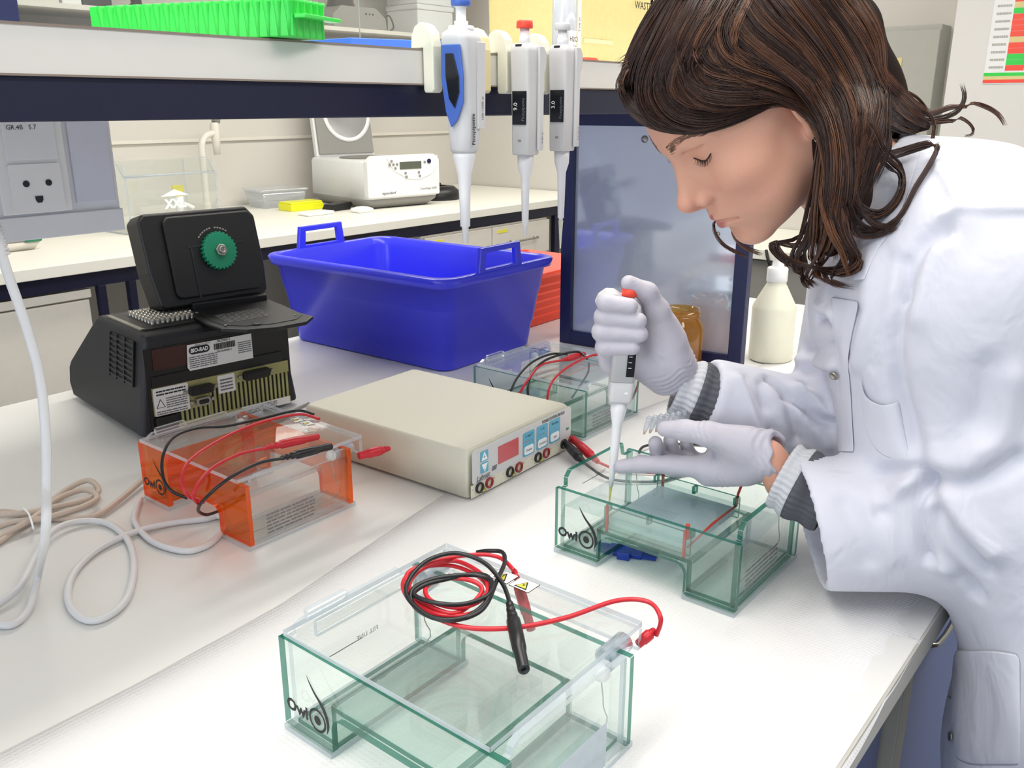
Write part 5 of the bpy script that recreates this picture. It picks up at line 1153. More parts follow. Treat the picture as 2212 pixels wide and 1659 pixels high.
([(0.9084,0.3356,0.5402),(0.9063,0.3359,0.5290),(0.9045,0.3365,0.5139),(0.9027,0.3366,0.4987),(0.8995,0.3361,0.4829),(0.8961,0.3351,0.4671),(0.8976,0.3363,0.4512),(0.9074,0.3413,0.4350),(0.9208,0.3485,0.4198),(0.9337,0.3582,0.4085),(0.9475,0.3670,0.3978),(0.9636,0.3701,0.3837),(0.9735,0.3680,0.3712),(0.9637,0.3573,0.3654),(0.9422,0.3437,0.3648)],90,(0.006, 0.009, 0.006),0.40,0.0020),
([(0.9054,0.3304,0.5316),(0.9038,0.3307,0.5163),(0.9020,0.3309,0.4964),(0.8983,0.3299,0.4785),(0.8943,0.3280,0.4611),(0.8933,0.3259,0.4449),(0.9030,0.3279,0.4282),(0.9233,0.3367,0.4101),(0.9352,0.3415,0.3944),(0.9319,0.3366,0.3841),(0.9230,0.3263,0.3782),(0.9178,0.3116,0.3766),(0.9163,0.2997,0.3765)],90,(0.008, 0.01, 0.006),0.70,0.0020),
([(0.9039,0.3298,0.5229),(0.9024,0.3275,0.5054),(0.8998,0.3241,0.4834),(0.8968,0.3205,0.4650),(0.8954,0.3164,0.4482),(0.8970,0.3114,0.4335),(0.9037,0.3072,0.4207),(0.9155,0.3031,0.4104),(0.9223,0.2991,0.4029),(0.9214,0.2979,0.3968),(0.9201,0.3004,0.3921),(0.9200,0.3075,0.3887),(0.9225,0.3173,0.3866),(0.9276,0.3288,0.3868),(0.9319,0.3381,0.3879)],90,(0.008, 0.009, 0.005),0.50,0.0020),
([(0.9026,0.3229,0.5055),(0.9006,0.3194,0.4880),(0.8979,0.3147,0.4661),(0.8977,0.3107,0.4470),(0.9038,0.3082,0.4298),(0.9167,0.3063,0.4176),(0.9244,0.3024,0.4093),(0.9241,0.2967,0.4042),(0.9220,0.2927,0.4003),(0.9199,0.2926,0.3954),(0.9191,0.2962,0.3908),(0.9185,0.3049,0.3874),(0.9181,0.3132,0.3852)],80,(0.008, 0.008, 0.004),0.40,0.0020),
([(0.9050,0.3334,0.5184),(0.9039,0.3332,0.5024),(0.9002,0.3317,0.4830),(0.8951,0.3289,0.4695),(0.8920,0.3254,0.4569),(0.8922,0.3201,0.4433),(0.8938,0.3139,0.4303),(0.9008,0.3092,0.4195),(0.9125,0.3066,0.4080),(0.9170,0.3035,0.3935),(0.9149,0.2999,0.3824)],60,(0.004, 0.004, 0.002),1.80,0.0020),
([(0.8981,0.3234,0.4611),(0.9074,0.3285,0.4448),(0.9288,0.3407,0.4244),(0.9437,0.3557,0.4118),(0.9464,0.3683,0.4053),(0.9476,0.3805,0.4059),(0.9505,0.3913,0.4078),(0.9554,0.3975,0.4054),(0.9623,0.4000,0.4005),(0.9718,0.3976,0.3922),(0.9834,0.3920,0.3830),(0.9986,0.3828,0.3752),(1.0111,0.3745,0.3695)],50,(0.006, 0.006, 0.003),0.40,0.0020),
([(0.9112,0.3404,0.4637),(0.9260,0.3502,0.4435),(0.9325,0.3593,0.4225),(0.9276,0.3672,0.4164),(0.9216,0.3745,0.4150),(0.9182,0.3806,0.4137),(0.9169,0.3835,0.4113),(0.9187,0.3799,0.4036),(0.9228,0.3731,0.3952),(0.9286,0.3660,0.3902),(0.9344,0.3566,0.3870),(0.9360,0.3421,0.3856),(0.9314,0.3255,0.3869),(0.9273,0.3117,0.3906),(0.9270,0.3030,0.3938)],50,(0.005, 0.006, 0.003),0.50,0.0020),
([(0.8983,0.3161,0.4570),(0.8993,0.3164,0.4399),(0.8987,0.3170,0.4203),(0.9053,0.3225,0.4085),(0.9264,0.3344,0.3963),(0.9478,0.3482,0.3814),(0.9557,0.3556,0.3700),(0.9494,0.3509,0.3656),(0.9393,0.3436,0.3648)],60,(0.008, 0.008, 0.004),0.60,0.0020),
([(0.8995,0.3084,0.4664),(0.9031,0.3053,0.4500),(0.9124,0.3042,0.4292),(0.9224,0.3070,0.4127),(0.9265,0.3105,0.3988),(0.9230,0.3173,0.3875),(0.9174,0.3195,0.3798),(0.9171,0.3056,0.3767),(0.9177,0.2908,0.3760)],40,(0.006, 0.006, 0.003),0.50,0.0020),
([(0.9449,0.4578,0.4440),(0.9410,0.4588,0.4362),(0.9368,0.4592,0.4266),(0.9349,0.4579,0.4194),(0.9347,0.4549,0.4126),(0.9358,0.4500,0.4058),(0.9390,0.4429,0.3992),(0.9460,0.4309,0.3926),(0.9526,0.4203,0.3877)],22,(0.002, 0.002, 0.0015),0.60,0.0020),
([(0.9499,0.4417,0.4241),(0.9480,0.4410,0.4179),(0.9465,0.4389,0.4101),(0.9478,0.4342,0.4037),(0.9508,0.4277,0.3982),(0.9566,0.4186,0.3942),(0.9617,0.4109,0.3917)],18,(0.002, 0.002, 0.0015),0.50,0.0020),
([(0.9088,0.2987,0.5190),(0.9238,0.2947,0.5102),(0.9529,0.2916,0.5014),(0.9781,0.2859,0.5025),(0.9922,0.2768,0.5072),(1.0025,0.2681,0.5110),(1.0100,0.2613,0.5134),(1.0114,0.2579,0.5131),(1.0060,0.2565,0.5091),(0.9941,0.2576,0.4985),(0.9821,0.2601,0.4862),(0.9742,0.2624,0.4777),(0.9667,0.2647,0.4687),(0.9579,0.2664,0.4549),(0.9503,0.2700,0.4420),(0.9449,0.2787,0.4347),(0.9402,0.2884,0.4314),(0.9302,0.2946,0.4334),(0.9151,0.2971,0.4396),(0.9053,0.2982,0.4495),(0.9022,0.2993,0.4578)],70,(0.007, 0.005, 0.004),0.40,0.0020),
([(0.9122,0.2958,0.5147),(0.9290,0.2912,0.5082),(0.9559,0.2877,0.4992),(0.9711,0.2845,0.4910),(0.9725,0.2795,0.4836),(0.9699,0.2763,0.4771),(0.9662,0.2751,0.4704),(0.9615,0.2755,0.4624),(0.9568,0.2781,0.4548),(0.9510,0.2830,0.4485),(0.9404,0.2878,0.4453),(0.9244,0.2914,0.4479),(0.9100,0.2946,0.4530),(0.9029,0.2978,0.4593),(0.9005,0.3004,0.4646)],60,(0.006, 0.005, 0.004),0.50,0.0020),
([(0.9023,0.3013,0.4755),(0.9026,0.2989,0.4655),(0.9078,0.2962,0.4531),(0.9204,0.2934,0.4429),(0.9336,0.2890,0.4352),(0.9416,0.2806,0.4324),(0.9448,0.2718,0.4332),(0.9472,0.2673,0.4378),(0.9497,0.2654,0.4424)],50,(0.006, 0.006, 0.003),0.30,0.0020),
([(0.9002,0.3032,0.4577),(0.9095,0.3017,0.4435),(0.9260,0.2995,0.4282),(0.9378,0.2920,0.4254),(0.9413,0.2815,0.4281),(0.9437,0.2726,0.4321),(0.9465,0.2668,0.4357)],40,(0.006, 0.006, 0.003),0.30,0.0020),
([(1.0912,0.3131,0.5512),(1.0955,0.3053,0.5463),(1.1020,0.2952,0.5423),(1.1106,0.2861,0.5455),(1.1201,0.2765,0.5498),(1.1294,0.2656,0.5508),(1.1379,0.2544,0.5498),(1.1450,0.2436,0.5456),(1.1501,0.2344,0.5399),(1.1522,0.2282,0.5326),(1.1528,0.2245,0.5266)],45,(0.006, 0.005, 0.003),0.90,0.0020),
([(1.0894,0.3116,0.5438),(1.0957,0.3021,0.5405),(1.1042,0.2903,0.5379),(1.1134,0.2798,0.5396),(1.1219,0.2714,0.5438),(1.1273,0.2678,0.5502),(1.1308,0.2672,0.5577),(1.1320,0.2698,0.5659),(1.1321,0.2729,0.5725)],26,(0.005, 0.003, 0.001),0.60,0.0020),
([(1.0850,0.3147,0.5389),(1.0911,0.3055,0.5357),(1.0998,0.2934,0.5330),(1.1103,0.2812,0.5346),(1.1200,0.2698,0.5359),(1.1255,0.2614,0.5327),(1.1284,0.2554,0.5280),(1.1293,0.2521,0.5236),(1.1285,0.2514,0.5201),(1.1255,0.2548,0.5196),(1.1226,0.2587,0.5201)],36,(0.006, 0.004, 0.002),0.40,0.0020),
([(1.0435,0.3101,0.5607),(1.0482,0.3005,0.5530),(1.0535,0.2895,0.5441),(1.0571,0.2825,0.5390),(1.0588,0.2778,0.5337),(1.0571,0.2757,0.5253),(1.0538,0.2750,0.5156),(1.0497,0.2743,0.5039),(1.0461,0.2739,0.4943)],30,(0.004, 0.003, 0.002),0.60,0.0020),
([(1.0857,0.3285,0.5685),(1.0913,0.3192,0.5639),(1.0976,0.3083,0.5577),(1.1008,0.3006,0.5501),(1.1024,0.2955,0.5438)],24,(0.003, 0.002, 0.001),1.00,0.0020),
([(0.8296,0.4936,0.5977),(0.8212,0.5012,0.5922),(0.8117,0.5091,0.5844),(0.8062,0.5114,0.5754),(0.8030,0.5110,0.5667),(0.8026,0.5083,0.5600),(0.8032,0.5053,0.5556)],16,(0.002, 0.006, 0.006),0.40,0.0040),
([(0.8386,0.4890,0.6111),(0.8283,0.4976,0.6027),(0.8168,0.5072,0.5933),(0.8104,0.5124,0.5878),(0.8068,0.5153,0.5844)],8,(0.002, 0.004, 0.006),0.50,0.0040),
]
# cloth folds: amplitude, width, line
FOLDS = [
(-0.0150,0.0110,[(0.9354,0.2194,0.4339),(0.9315,0.2363,0.4194),(0.9219,0.2413,0.3951),(0.9146,0.2431,0.3707),(0.9115,0.2446,0.3478),(0.9118,0.2471,0.3236),(0.9142,0.2439,0.2996),(0.9200,0.2375,0.2700),(0.9223,0.2253,0.2397),(0.9196,0.2115,0.2084),(0.9149,0.1958,0.1836)]),
(0.0090,0.0160,[(0.9391,0.2071,0.4434),(0.9271,0.2233,0.4167),(0.9161,0.2291,0.3860),(0.9096,0.2297,0.3549)]),
(-0.0090,0.0060,[(0.9287,0.2523,0.4045),(0.9209,0.2488,0.3875),(0.9142,0.2436,0.3684)]),
(0.0053,0.0040,[(1.0083,0.2563,0.4957),(0.9690,0.2294,0.4772),(0.9447,0.2080,0.4525)]),
(0.0060,0.0050,[(0.9432,0.2230,0.4462),(0.9447,0.2076,0.4525),(0.9469,0.1884,0.4562),(0.9588,0.1587,0.4573)]),
(-0.0045,0.0090,[(0.9330,0.2690,0.4022),(0.9180,0.2676,0.3432),(0.9235,0.2672,0.2933)]),
(0.0060,0.0120,[(0.9373,0.2815,0.4004),(0.9232,0.2801,0.3404),(0.9332,0.2865,0.2926)]),
(-0.0060,0.0070,[(0.9277,0.2886,0.3481),(0.9317,0.2941,0.3219),(0.9411,0.2996,0.2937)]),
(-0.0150,0.0070,[(0.9158,0.2000,0.1867),(0.9148,0.2022,0.1607),(0.9150,0.1925,0.1238),(0.9191,0.1849,0.1017)]),
(-0.0120,0.0070,[(0.9120,0.1856,0.1558),(0.9155,0.1764,0.1198),(0.9226,0.1562,0.0947),(0.9317,0.1373,0.0701)]),
(-0.0105,0.0060,[(0.9146,0.1954,0.1812),(0.9113,0.1781,0.1568),(0.9126,0.1532,0.1307),(0.9184,0.1287,0.1071)]),
(-0.0120,0.0080,[(0.9317,0.2506,0.1751),(0.9225,0.2256,0.1868),(0.9175,0.2066,0.1925),(0.9146,0.1771,0.1913),(0.9188,0.1496,0.1999),(0.9346,0.1236,0.2235)]),
(0.0120,0.0100,[(0.9169,0.2287,0.1501),(0.9193,0.2180,0.1707),(0.9167,0.2055,0.1854)]),
(-0.0075,0.0080,[(0.9091,0.2369,0.1399),(0.9179,0.2225,0.1542),(0.9160,0.2044,0.1783)]),
(0.0105,0.0120,[(0.9129,0.1793,0.1787),(0.9109,0.1580,0.1528),(0.9141,0.1302,0.1299)]),
(0.0105,0.0120,[(0.9132,0.1941,0.1564),(0.9144,0.1839,0.1278),(0.9221,0.1660,0.0962)]),
(0.0090,0.0160,[(0.9225,0.1633,0.2319),(0.9178,0.1810,0.2142),(0.9181,0.2059,0.2027)]),
(-0.0075,0.0140,[(0.9197,0.1574,0.3095),(0.9245,0.1596,0.2611),(0.9187,0.1777,0.2197)]),
(0.0090,0.0180,[(0.9288,0.1421,0.3011),(0.9315,0.1429,0.2486),(0.9201,0.1602,0.2138)]),
(-0.0060,0.0120,[(0.8964,0.2671,0.1463),(0.8916,0.2482,0.1216),(0.8950,0.2362,0.0917)]),
(0.0060,0.0140,[(0.9102,0.2529,0.1508),(0.9035,0.2336,0.1270),(0.9074,0.2171,0.0984)]),
(-0.0135,0.0060,[(1.0217,0.4164,0.2291),(1.0241,0.3857,0.2077),(1.0354,0.3602,0.1869),(1.0411,0.3411,0.1812)]),
(-0.0105,0.0060,[(1.0178,0.3908,0.2083),(1.0160,0.3798,0.1872),(1.0222,0.3735,0.1567)]),
(-0.0075,0.0060,[(1.0058,0.4188,0.2265),(0.9962,0.4089,0.2101),(0.9953,0.4040,0.1995)]),
(0.0090,0.0080,[(0.9833,0.4378,0.2312),(0.9814,0.4175,0.2003),(0.9910,0.4075,0.1730)]),
(-0.0075,0.0080,[(0.9937,0.4337,0.2324),(0.9889,0.4124,0.2053),(0.9988,0.3987,0.1697)]),
(-0.0105,0.0070,[(1.0580,0.3846,0.2206),(1.0076,0.3291,0.2191)]),
(0.0105,0.0090,[(1.0408,0.3850,0.2157),(1.0441,0.3464,0.1941)]),
(-0.0090,0.0080,[(1.0977,0.4033,0.2503),(0.9542,0.3182,0.2971)]),
(0.0090,0.0100,[(1.0980,0.4071,0.2378),(0.9660,0.3210,0.2739)]),
(-0.0150,0.0060,[(0.9818,0.3508,0.3214),(0.9570,0.3283,0.3251)]),
(0.0090,0.0100,[(0.9746,0.3462,0.3345),(0.9535,0.3254,0.3334)]),
(-0.0075,0.0070,[(1.0792,0.3927,0.2293),(0.9723,0.3209,0.2617)]),
(0.0075,0.0080,[(1.0182,0.3864,0.2032),(1.0331,0.3572,0.1725),(1.0407,0.3408,0.1530)]),
]
SHEETS = {
'lapel': [[(0.9897,0.3008,0.5021),(0.9949,0.2956,0.5024),(1.0008,0.2913,0.5033),(1.0058,0.2871,0.5040),(1.0106,0.2824,0.5045),(1.0154,0.2776,0.5050),(1.0200,0.2728,0.5055)],[(0.9833,0.3006,0.4940),(0.9881,0.2955,0.4946),(0.9929,0.2909,0.4952),(0.9970,0.2864,0.4958),(1.0007,0.2813,0.4962),(1.0043,0.2762,0.4967),(1.0075,0.2709,0.4970)],[(0.9767,0.3018,0.4827),(0.9804,0.2964,0.4833),(0.9840,0.2916,0.4838),(0.9870,0.2863,0.4841),(0.9895,0.2807,0.4844),(0.9916,0.2749,0.4847),(0.9931,0.2690,0.4849)],[(0.9719,0.3040,0.4720),(0.9747,0.2982,0.4722),(0.9773,0.2928,0.4724),(0.9790,0.2871,0.4726),(0.9802,0.2808,0.4726),(0.9806,0.2746,0.4726),(0.9804,0.2680,0.4726)],[(0.9689,0.3070,0.4628),(0.9708,0.3008,0.4627),(0.9723,0.2947,0.4624),(0.9729,0.2885,0.4622),(0.9725,0.2817,0.4618),(0.9713,0.2746,0.4614),(0.9691,0.2674,0.4610)],[(0.9669,0.3103,0.4541),(0.9678,0.3038,0.4535),(0.9683,0.2974,0.4528),(0.9673,0.2903,0.4519),(0.9652,0.2828,0.4510),(0.9622,0.2751,0.4501),(0.9587,0.2673,0.4491)],[(0.9655,0.3130,0.4450),(0.9653,0.3063,0.4440),(0.9643,0.2994,0.4428),(0.9619,0.2920,0.4417),(0.9583,0.2842,0.4405),(0.9544,0.2764,0.4392),(0.9511,0.2688,0.4378)],[(0.9640,0.3142,0.4358),(0.9626,0.3077,0.4345),(0.9601,0.3009,0.4333),(0.9564,0.2938,0.4320),(0.9525,0.2865,0.4305),(0.9490,0.2794,0.4289),(0.9461,0.2726,0.4273)],[(0.9612,0.3140,0.4265),(0.9583,0.3079,0.4252),(0.9548,0.3016,0.4238),(0.9511,0.2954,0.4222),(0.9477,0.2892,0.4207),(0.9445,0.2832,0.4191),(0.9419,0.2775,0.4174)],[(0.9546,0.3114,0.4164),(0.9513,0.3061,0.4150),(0.9482,0.3010,0.4136),(0.9452,0.2960,0.4122),(0.9416,0.2908,0.4110),(0.9372,0.2853,0.4100),(0.9349,0.2804,0.4082)],[(0.9437,0.3062,0.4030),(0.9418,0.3024,0.4021),(0.9397,0.2989,0.4011),(0.9365,0.2948,0.4003),(0.9323,0.2901,0.3998),(0.9299,0.2859,0.3991),(0.9294,0.2825,0.3979)],[(0.9336,0.3009,0.3882),(0.9328,0.2985,0.3880),(0.9313,0.2958,0.3879),(0.9292,0.2927,0.3880),(0.9273,0.2897,0.3880),(0.9262,0.2867,0.3880),(0.9261,0.2844,0.3877)],[(0.9279,0.2979,0.3777),(0.9274,0.2960,0.3781),(0.9264,0.2938,0.3787),(0.9254,0.2916,0.3792),(0.9245,0.2894,0.3797),(0.9243,0.2875,0.3801),(0.9245,0.2856,0.3805)]],
'placket': [[(0.9540,0.3289,0.3534),(0.9478,0.3215,0.3544),(0.9425,0.3145,0.3553),(0.9377,0.3077,0.3561),(0.9333,0.3012,0.3569),(0.9288,0.2947,0.3573),(0.9214,0.2876,0.3589)],[(0.9467,0.3238,0.3450),(0.9437,0.3183,0.3442),(0.9405,0.3129,0.3436),(0.9366,0.3071,0.3434),(0.9331,0.3015,0.3430),(0.9313,0.2961,0.3422),(0.9307,0.2915,0.3412)],[(0.9428,0.3192,0.3305),(0.9421,0.3156,0.3283),(0.9403,0.3115,0.3263),(0.9377,0.3071,0.3246),(0.9359,0.3027,0.3225),(0.9355,0.2988,0.3201),(0.9356,0.2954,0.3177)],[(0.9477,0.3184,0.3145),(0.9454,0.3147,0.3118),(0.9433,0.3110,0.3091),(0.9417,0.3073,0.3061),(0.9417,0.3041,0.3027),(0.9426,0.3015,0.2992),(0.9430,0.2991,0.2960)],[(0.9659,0.3222,0.2964),(0.9629,0.3186,0.2947),(0.9561,0.3136,0.2934),(0.9466,0.3075,0.2920),(0.9449,0.3041,0.2893),(0.9434,0.3011,0.2867),(0.9410,0.2977,0.2838)],[(0.9560,0.3171,0.2864),(0.9527,0.3132,0.2841),(0.9500,0.3094,0.2819),(0.9484,0.3060,0.2796),(0.9469,0.3027,0.2773),(0.9454,0.2994,0.2750),(0.9441,0.2962,0.2727)],[(0.9552,0.3144,0.2715),(0.9555,0.3116,0.2693),(0.9552,0.3088,0.2673),(0.9541,0.3056,0.2656),(0.9522,0.3022,0.2642),(0.9501,0.2986,0.2627),(0.9481,0.2951,0.2613)],[(0.9761,0.3199,0.2503),(0.9703,0.3150,0.2504),(0.9654,0.3103,0.2503),(0.9617,0.3062,0.2499),(0.9585,0.3022,0.2494),(0.9554,0.2983,0.2489),(0.9527,0.2946,0.2483)],[(0.9872,0.3214,0.2302),(0.9799,0.3160,0.2317),(0.9739,0.3110,0.2328),(0.9687,0.3064,0.2337),(0.9642,0.3020,0.2343),(0.9602,0.2978,0.2348),(0.9566,0.2938,0.2352)],[(1.0082,0.3261,0.2072),(0.9905,0.3173,0.2125),(0.9816,0.3114,0.2152),(0.9746,0.3062,0.2173),(0.9689,0.3014,0.2190),(0.9639,0.2969,0.2204),(0.9596,0.2927,0.2217)],[(1.0388,0.3335,0.1780),(1.0030,0.3189,0.1905),(0.9886,0.3113,0.1958),(0.9795,0.3053,0.1993),(0.9724,0.3001,0.2020),(0.9666,0.2954,0.2042),(0.9617,0.2909,0.2062)],[(1.0362,0.3297,0.1594),(1.0324,0.3257,0.1616),(0.9915,0.3098,0.1777),(0.9793,0.3029,0.1829),(0.9719,0.2976,0.1861),(0.9660,0.2927,0.1889),(0.9612,0.2883,0.1911)],[(1.0404,0.3289,0.1442),(0.9752,0.3058,0.1722),(0.9685,0.3004,0.1757),(0.9641,0.2962,0.1779),(0.9608,0.2922,0.1797),(0.9579,0.2883,0.1816),(0.9551,0.2846,0.1832)]],
'chest_pocket': [[(0.9291,0.2806,0.2768),(0.9345,0.2805,0.2665),(0.9382,0.2796,0.2563),(0.9413,0.2785,0.2461),(0.9439,0.2772,0.2360),(0.9457,0.2757,0.2261),(0.9470,0.2740,0.2162)],[(0.9314,0.2795,0.2713),(0.9353,0.2787,0.2612),(0.9385,0.2775,0.2512),(0.9412,0.2762,0.2412),(0.9432,0.2746,0.2314),(0.9446,0.2728,0.2216),(0.9453,0.2708,0.2120)],[(0.9328,0.2772,0.2640),(0.9359,0.2759,0.2541),(0.9385,0.2744,0.2443),(0.9405,0.2726,0.2346),(0.9419,0.2707,0.2250),(0.9426,0.2686,0.2155),(0.9428,0.2663,0.2062)],[(0.9331,0.2742,0.2581),(0.9357,0.2726,0.2484),(0.9377,0.2708,0.2388),(0.9392,0.2688,0.2293),(0.9400,0.2666,0.2199),(0.9402,0.2642,0.2107),(0.9401,0.2616,0.2015)],[(0.9322,0.2711,0.2553),(0.9345,0.2693,0.2456),(0.9363,0.2673,0.2360),(0.9374,0.2651,0.2266),(0.9379,0.2627,0.2172),(0.9379,0.2601,0.2080),(0.9375,0.2575,0.1989)],[(0.9307,0.2675,0.2539),(0.9329,0.2656,0.2442),(0.9344,0.2635,0.2346),(0.9353,0.2612,0.2251),(0.9357,0.2587,0.2157),(0.9356,0.2561,0.2065),(0.9351,0.2533,0.1973)],[(0.9289,0.2636,0.2532),(0.9310,0.2616,0.2434),(0.9324,0.2594,0.2338),(0.9332,0.2570,0.2243),(0.9334,0.2545,0.2149),(0.9332,0.2518,0.2056),(0.9328,0.2490,0.1962)],[(0.9270,0.2592,0.2528),(0.9289,0.2572,0.2430),(0.9302,0.2550,0.2333),(0.9309,0.2526,0.2238),(0.9311,0.2500,0.2143),(0.9308,0.2473,0.2050),(0.9307,0.2446,0.1955)],[(0.9251,0.2543,0.2530),(0.9268,0.2525,0.2432),(0.9281,0.2503,0.2335),(0.9287,0.2479,0.2239),(0.9288,0.2454,0.2144),(0.9286,0.2427,0.2050),(0.9292,0.2402,0.1952)],[(0.9238,0.2495,0.2540),(0.9253,0.2478,0.2442),(0.9262,0.2454,0.2346),(0.9267,0.2431,0.2249),(0.9268,0.2405,0.2155),(0.9264,0.2379,0.2061),(0.9274,0.2354,0.1960)],[(0.9242,0.2439,0.2565),(0.9249,0.2420,0.2467),(0.9254,0.2400,0.2370),(0.9256,0.2375,0.2275),(0.9254,0.2348,0.2182),(0.9245,0.2320,0.2090),(0.9245,0.2292,0.1993)],[(0.9258,0.2398,0.2588),(0.9267,0.2374,0.2493),(0.9270,0.2347,0.2399),(0.9270,0.2319,0.2304),(0.9264,0.2294,0.2210),(0.9250,0.2263,0.2120),(0.9233,0.2230,0.2030)],[(0.9311,0.2384,0.2599),(0.9314,0.2356,0.2503),(0.9313,0.2327,0.2408),(0.9308,0.2296,0.2314),(0.9298,0.2264,0.2222),(0.9278,0.2230,0.2133),(0.9251,0.2194,0.2047)]],
'hip_pocket': [[(1.0576,0.1715,-0.1347),(1.0576,0.1715,-0.1347),(1.0576,0.1715,-0.1347),(1.0576,0.1715,-0.1347),(1.0064,0.1561,-0.1291),(0.9852,0.1457,-0.1419),(0.9718,0.1367,-0.1592)],[(1.0311,0.1647,-0.1205),(1.0311,0.1647,-0.1205),(1.0311,0.1647,-0.1205),(1.0311,0.1647,-0.1205),(0.9983,0.1523,-0.1257),(0.9796,0.1424,-0.1392),(0.9672,0.1336,-0.1563)],[(1.0131,0.1582,-0.1126),(1.0131,0.1582,-0.1126),(1.0131,0.1582,-0.1126),(1.0131,0.1582,-0.1126),(0.9884,0.1472,-0.1217),(0.9723,0.1378,-0.1356),(0.9611,0.1292,-0.1524)],[(1.0317,0.1641,-0.1023),(1.0317,0.1641,-0.1023),(1.0317,0.1641,-0.1023),(0.9985,0.1518,-0.1059),(0.9788,0.1418,-0.1170),(0.9650,0.1329,-0.1315),(0.9552,0.1247,-0.1482)],[(1.0649,0.1714,-0.0991),(1.0649,0.1714,-0.0991),(1.0092,0.1558,-0.0896),(0.9865,0.1456,-0.0989),(0.9705,0.1366,-0.1119),(0.9588,0.1284,-0.1271),(0.9503,0.1208,-0.1443)],[(1.0263,0.1655,-0.0532),(1.0097,0.1566,-0.0665),(0.9914,0.1476,-0.0785),(0.9750,0.1390,-0.0912),(0.9622,0.1311,-0.1058),(0.9526,0.1237,-0.1221),(0.9454,0.1167,-0.1399)],[(0.9813,0.1507,-0.0263),(0.9830,0.1455,-0.0494),(0.9743,0.1386,-0.0665),(0.9628,0.1313,-0.0818),(0.9528,0.1243,-0.0979),(0.9450,0.1177,-0.1152),(0.9393,0.1114,-0.1337)],[(0.9587,0.1383,-0.0100),(0.9601,0.1336,-0.0324),(0.9565,0.1280,-0.0522),(0.9490,0.1218,-0.0696),(0.9415,0.1157,-0.0870),(0.9356,0.1098,-0.1054),(0.9313,0.1041,-0.1246)],[(0.9431,0.1262,0.0037),(0.9434,0.1218,-0.0178),(0.9406,0.1169,-0.0378),(0.9355,0.1116,-0.0565),(0.9299,0.1061,-0.0750),(0.9256,0.1009,-0.0943),(0.9226,0.0958,-0.1143)],[(0.9329,0.1157,0.0134),(0.9324,0.1116,-0.0074),(0.9294,0.1070,-0.0270),(0.9248,0.1022,-0.0458),(0.9203,0.0974,-0.0647),(0.9170,0.0926,-0.0845),(0.9149,0.0880,-0.1050)],[(0.9256,0.1059,0.0198),(0.9243,0.1021,-0.0001),(0.9210,0.0979,-0.0192),(0.9165,0.0935,-0.0375),(0.9121,0.0890,-0.0561),(0.9095,0.0847,-0.0759),(0.9081,0.0806,-0.0965)],[(0.9201,0.0969,0.0244),(0.9181,0.0934,0.0053),(0.9145,0.0895,-0.0131),(0.9100,0.0854,-0.0310),(0.9057,0.0813,-0.0491),(0.9031,0.0774,-0.0685),(0.9022,0.0736,-0.0889)],[(0.9211,0.0897,0.0260),(0.9180,0.0863,0.0075),(0.9136,0.0827,-0.0104),(0.9084,0.0791,-0.0278),(0.9036,0.0754,-0.0453),(0.9005,0.0720,-0.0640),(0.8991,0.0686,-0.0840)]],
}
SNAPS = [((0.9590,0.3147,0.2681),(-0.8417,0.1915,-0.5049)),((0.9834,0.1432,-0.1396),(-0.4971,0.8673,0.0247)),]

def vcol_mat(name, rough, sss=0.0, bump=0.0, bscale=400.0, spec=0.4):
    m = mat(name, (0.8, 0.8, 0.8), rough, var=0, bump=bump, bscale=bscale, sss=sss, spec=spec)
    nt = m.node_tree; a = nt.nodes.new('ShaderNodeVertexColor'); a.layer_name = 'Col'
    nt.links.new(a.outputs['Color'], nt.nodes['Principled BSDF'].inputs['Base Color']); return m
def set_col(o, C):
    at_ = o.data.color_attributes.new('Col', 'FLOAT_COLOR', 'POINT')
    at_.data.foreach_set('color', np.concatenate([C, np.ones((len(C), 1))], 1).astype(np.float32).ravel())
M['skin'] = vcol_mat('skin', 0.48, 0.12, 0.12, 700, 0.35)
M['glove'] = mat('pale grey nitrile', 'B9B6C1', 0.55, var=0.03, bump=0.10, bscale=260)
M['coat'] = mat('white cotton drill', 'CFD0DB', 0.85, var=0.015, bump=0.10, bscale=1400, sheen=0.15)
def add_wrinkle(m, scale, dist, stretch=(1, 1, 1)):
    nt = m.node_tree; b = nt.nodes['Principled BSDF']; tc = nt.nodes.new('ShaderNodeTexCoord'); mp = nt.nodes.new('ShaderNodeMapping'); mp.inputs['Scale'].default_value = stretch
    n = nt.nodes.new('ShaderNodeTexNoise'); n.inputs['Scale'].default_value = scale; n.inputs['Detail'].default_value = 3; n.inputs['Distortion'].default_value = 0.8
    bp = nt.nodes.new('ShaderNodeBump'); bp.inputs['Strength'].default_value = 0.6; bp.inputs['Distance'].default_value = dist
    nt.links.new(tc.outputs['Object'], mp.inputs[0]); nt.links.new(mp.outputs[0], n.inputs['Vector']); nt.links.new(n.outputs['Fac'], bp.inputs['Height'])
    old = b.inputs['Normal'].links[0].from_node if b.inputs['Normal'].links else None
    if old: nt.links.new(old.outputs['Normal'], bp.inputs['Normal'])
    nt.links.new(bp.outputs['Normal'], b.inputs['Normal'])
add_wrinkle(M['coat'], 14, .012, (1, 1, .7)); add_wrinkle(M['glove'], 45, .0022)
M['knit'] = mat('light grey rib knit', 'C3C5CA', 0.9, var=0.06, vscale=300, bump=0.5, bscale=900)
M['knitd'] = mat('dark grey rib knit', '55575E', 0.9, var=0.1, vscale=300, bump=0.5, bscale=900)
M['hair'] = mat('dark brown hair', '35211A', 0.42, var=0.35, vscale=60, spec=0.5)
M['hair_shade'] = mat('hair mass painted as shade', '1F130E', 0.8, var=0.3, vscale=60, spec=0.1)  # near-black, matte: shade painted into the mass where strands leave it bare
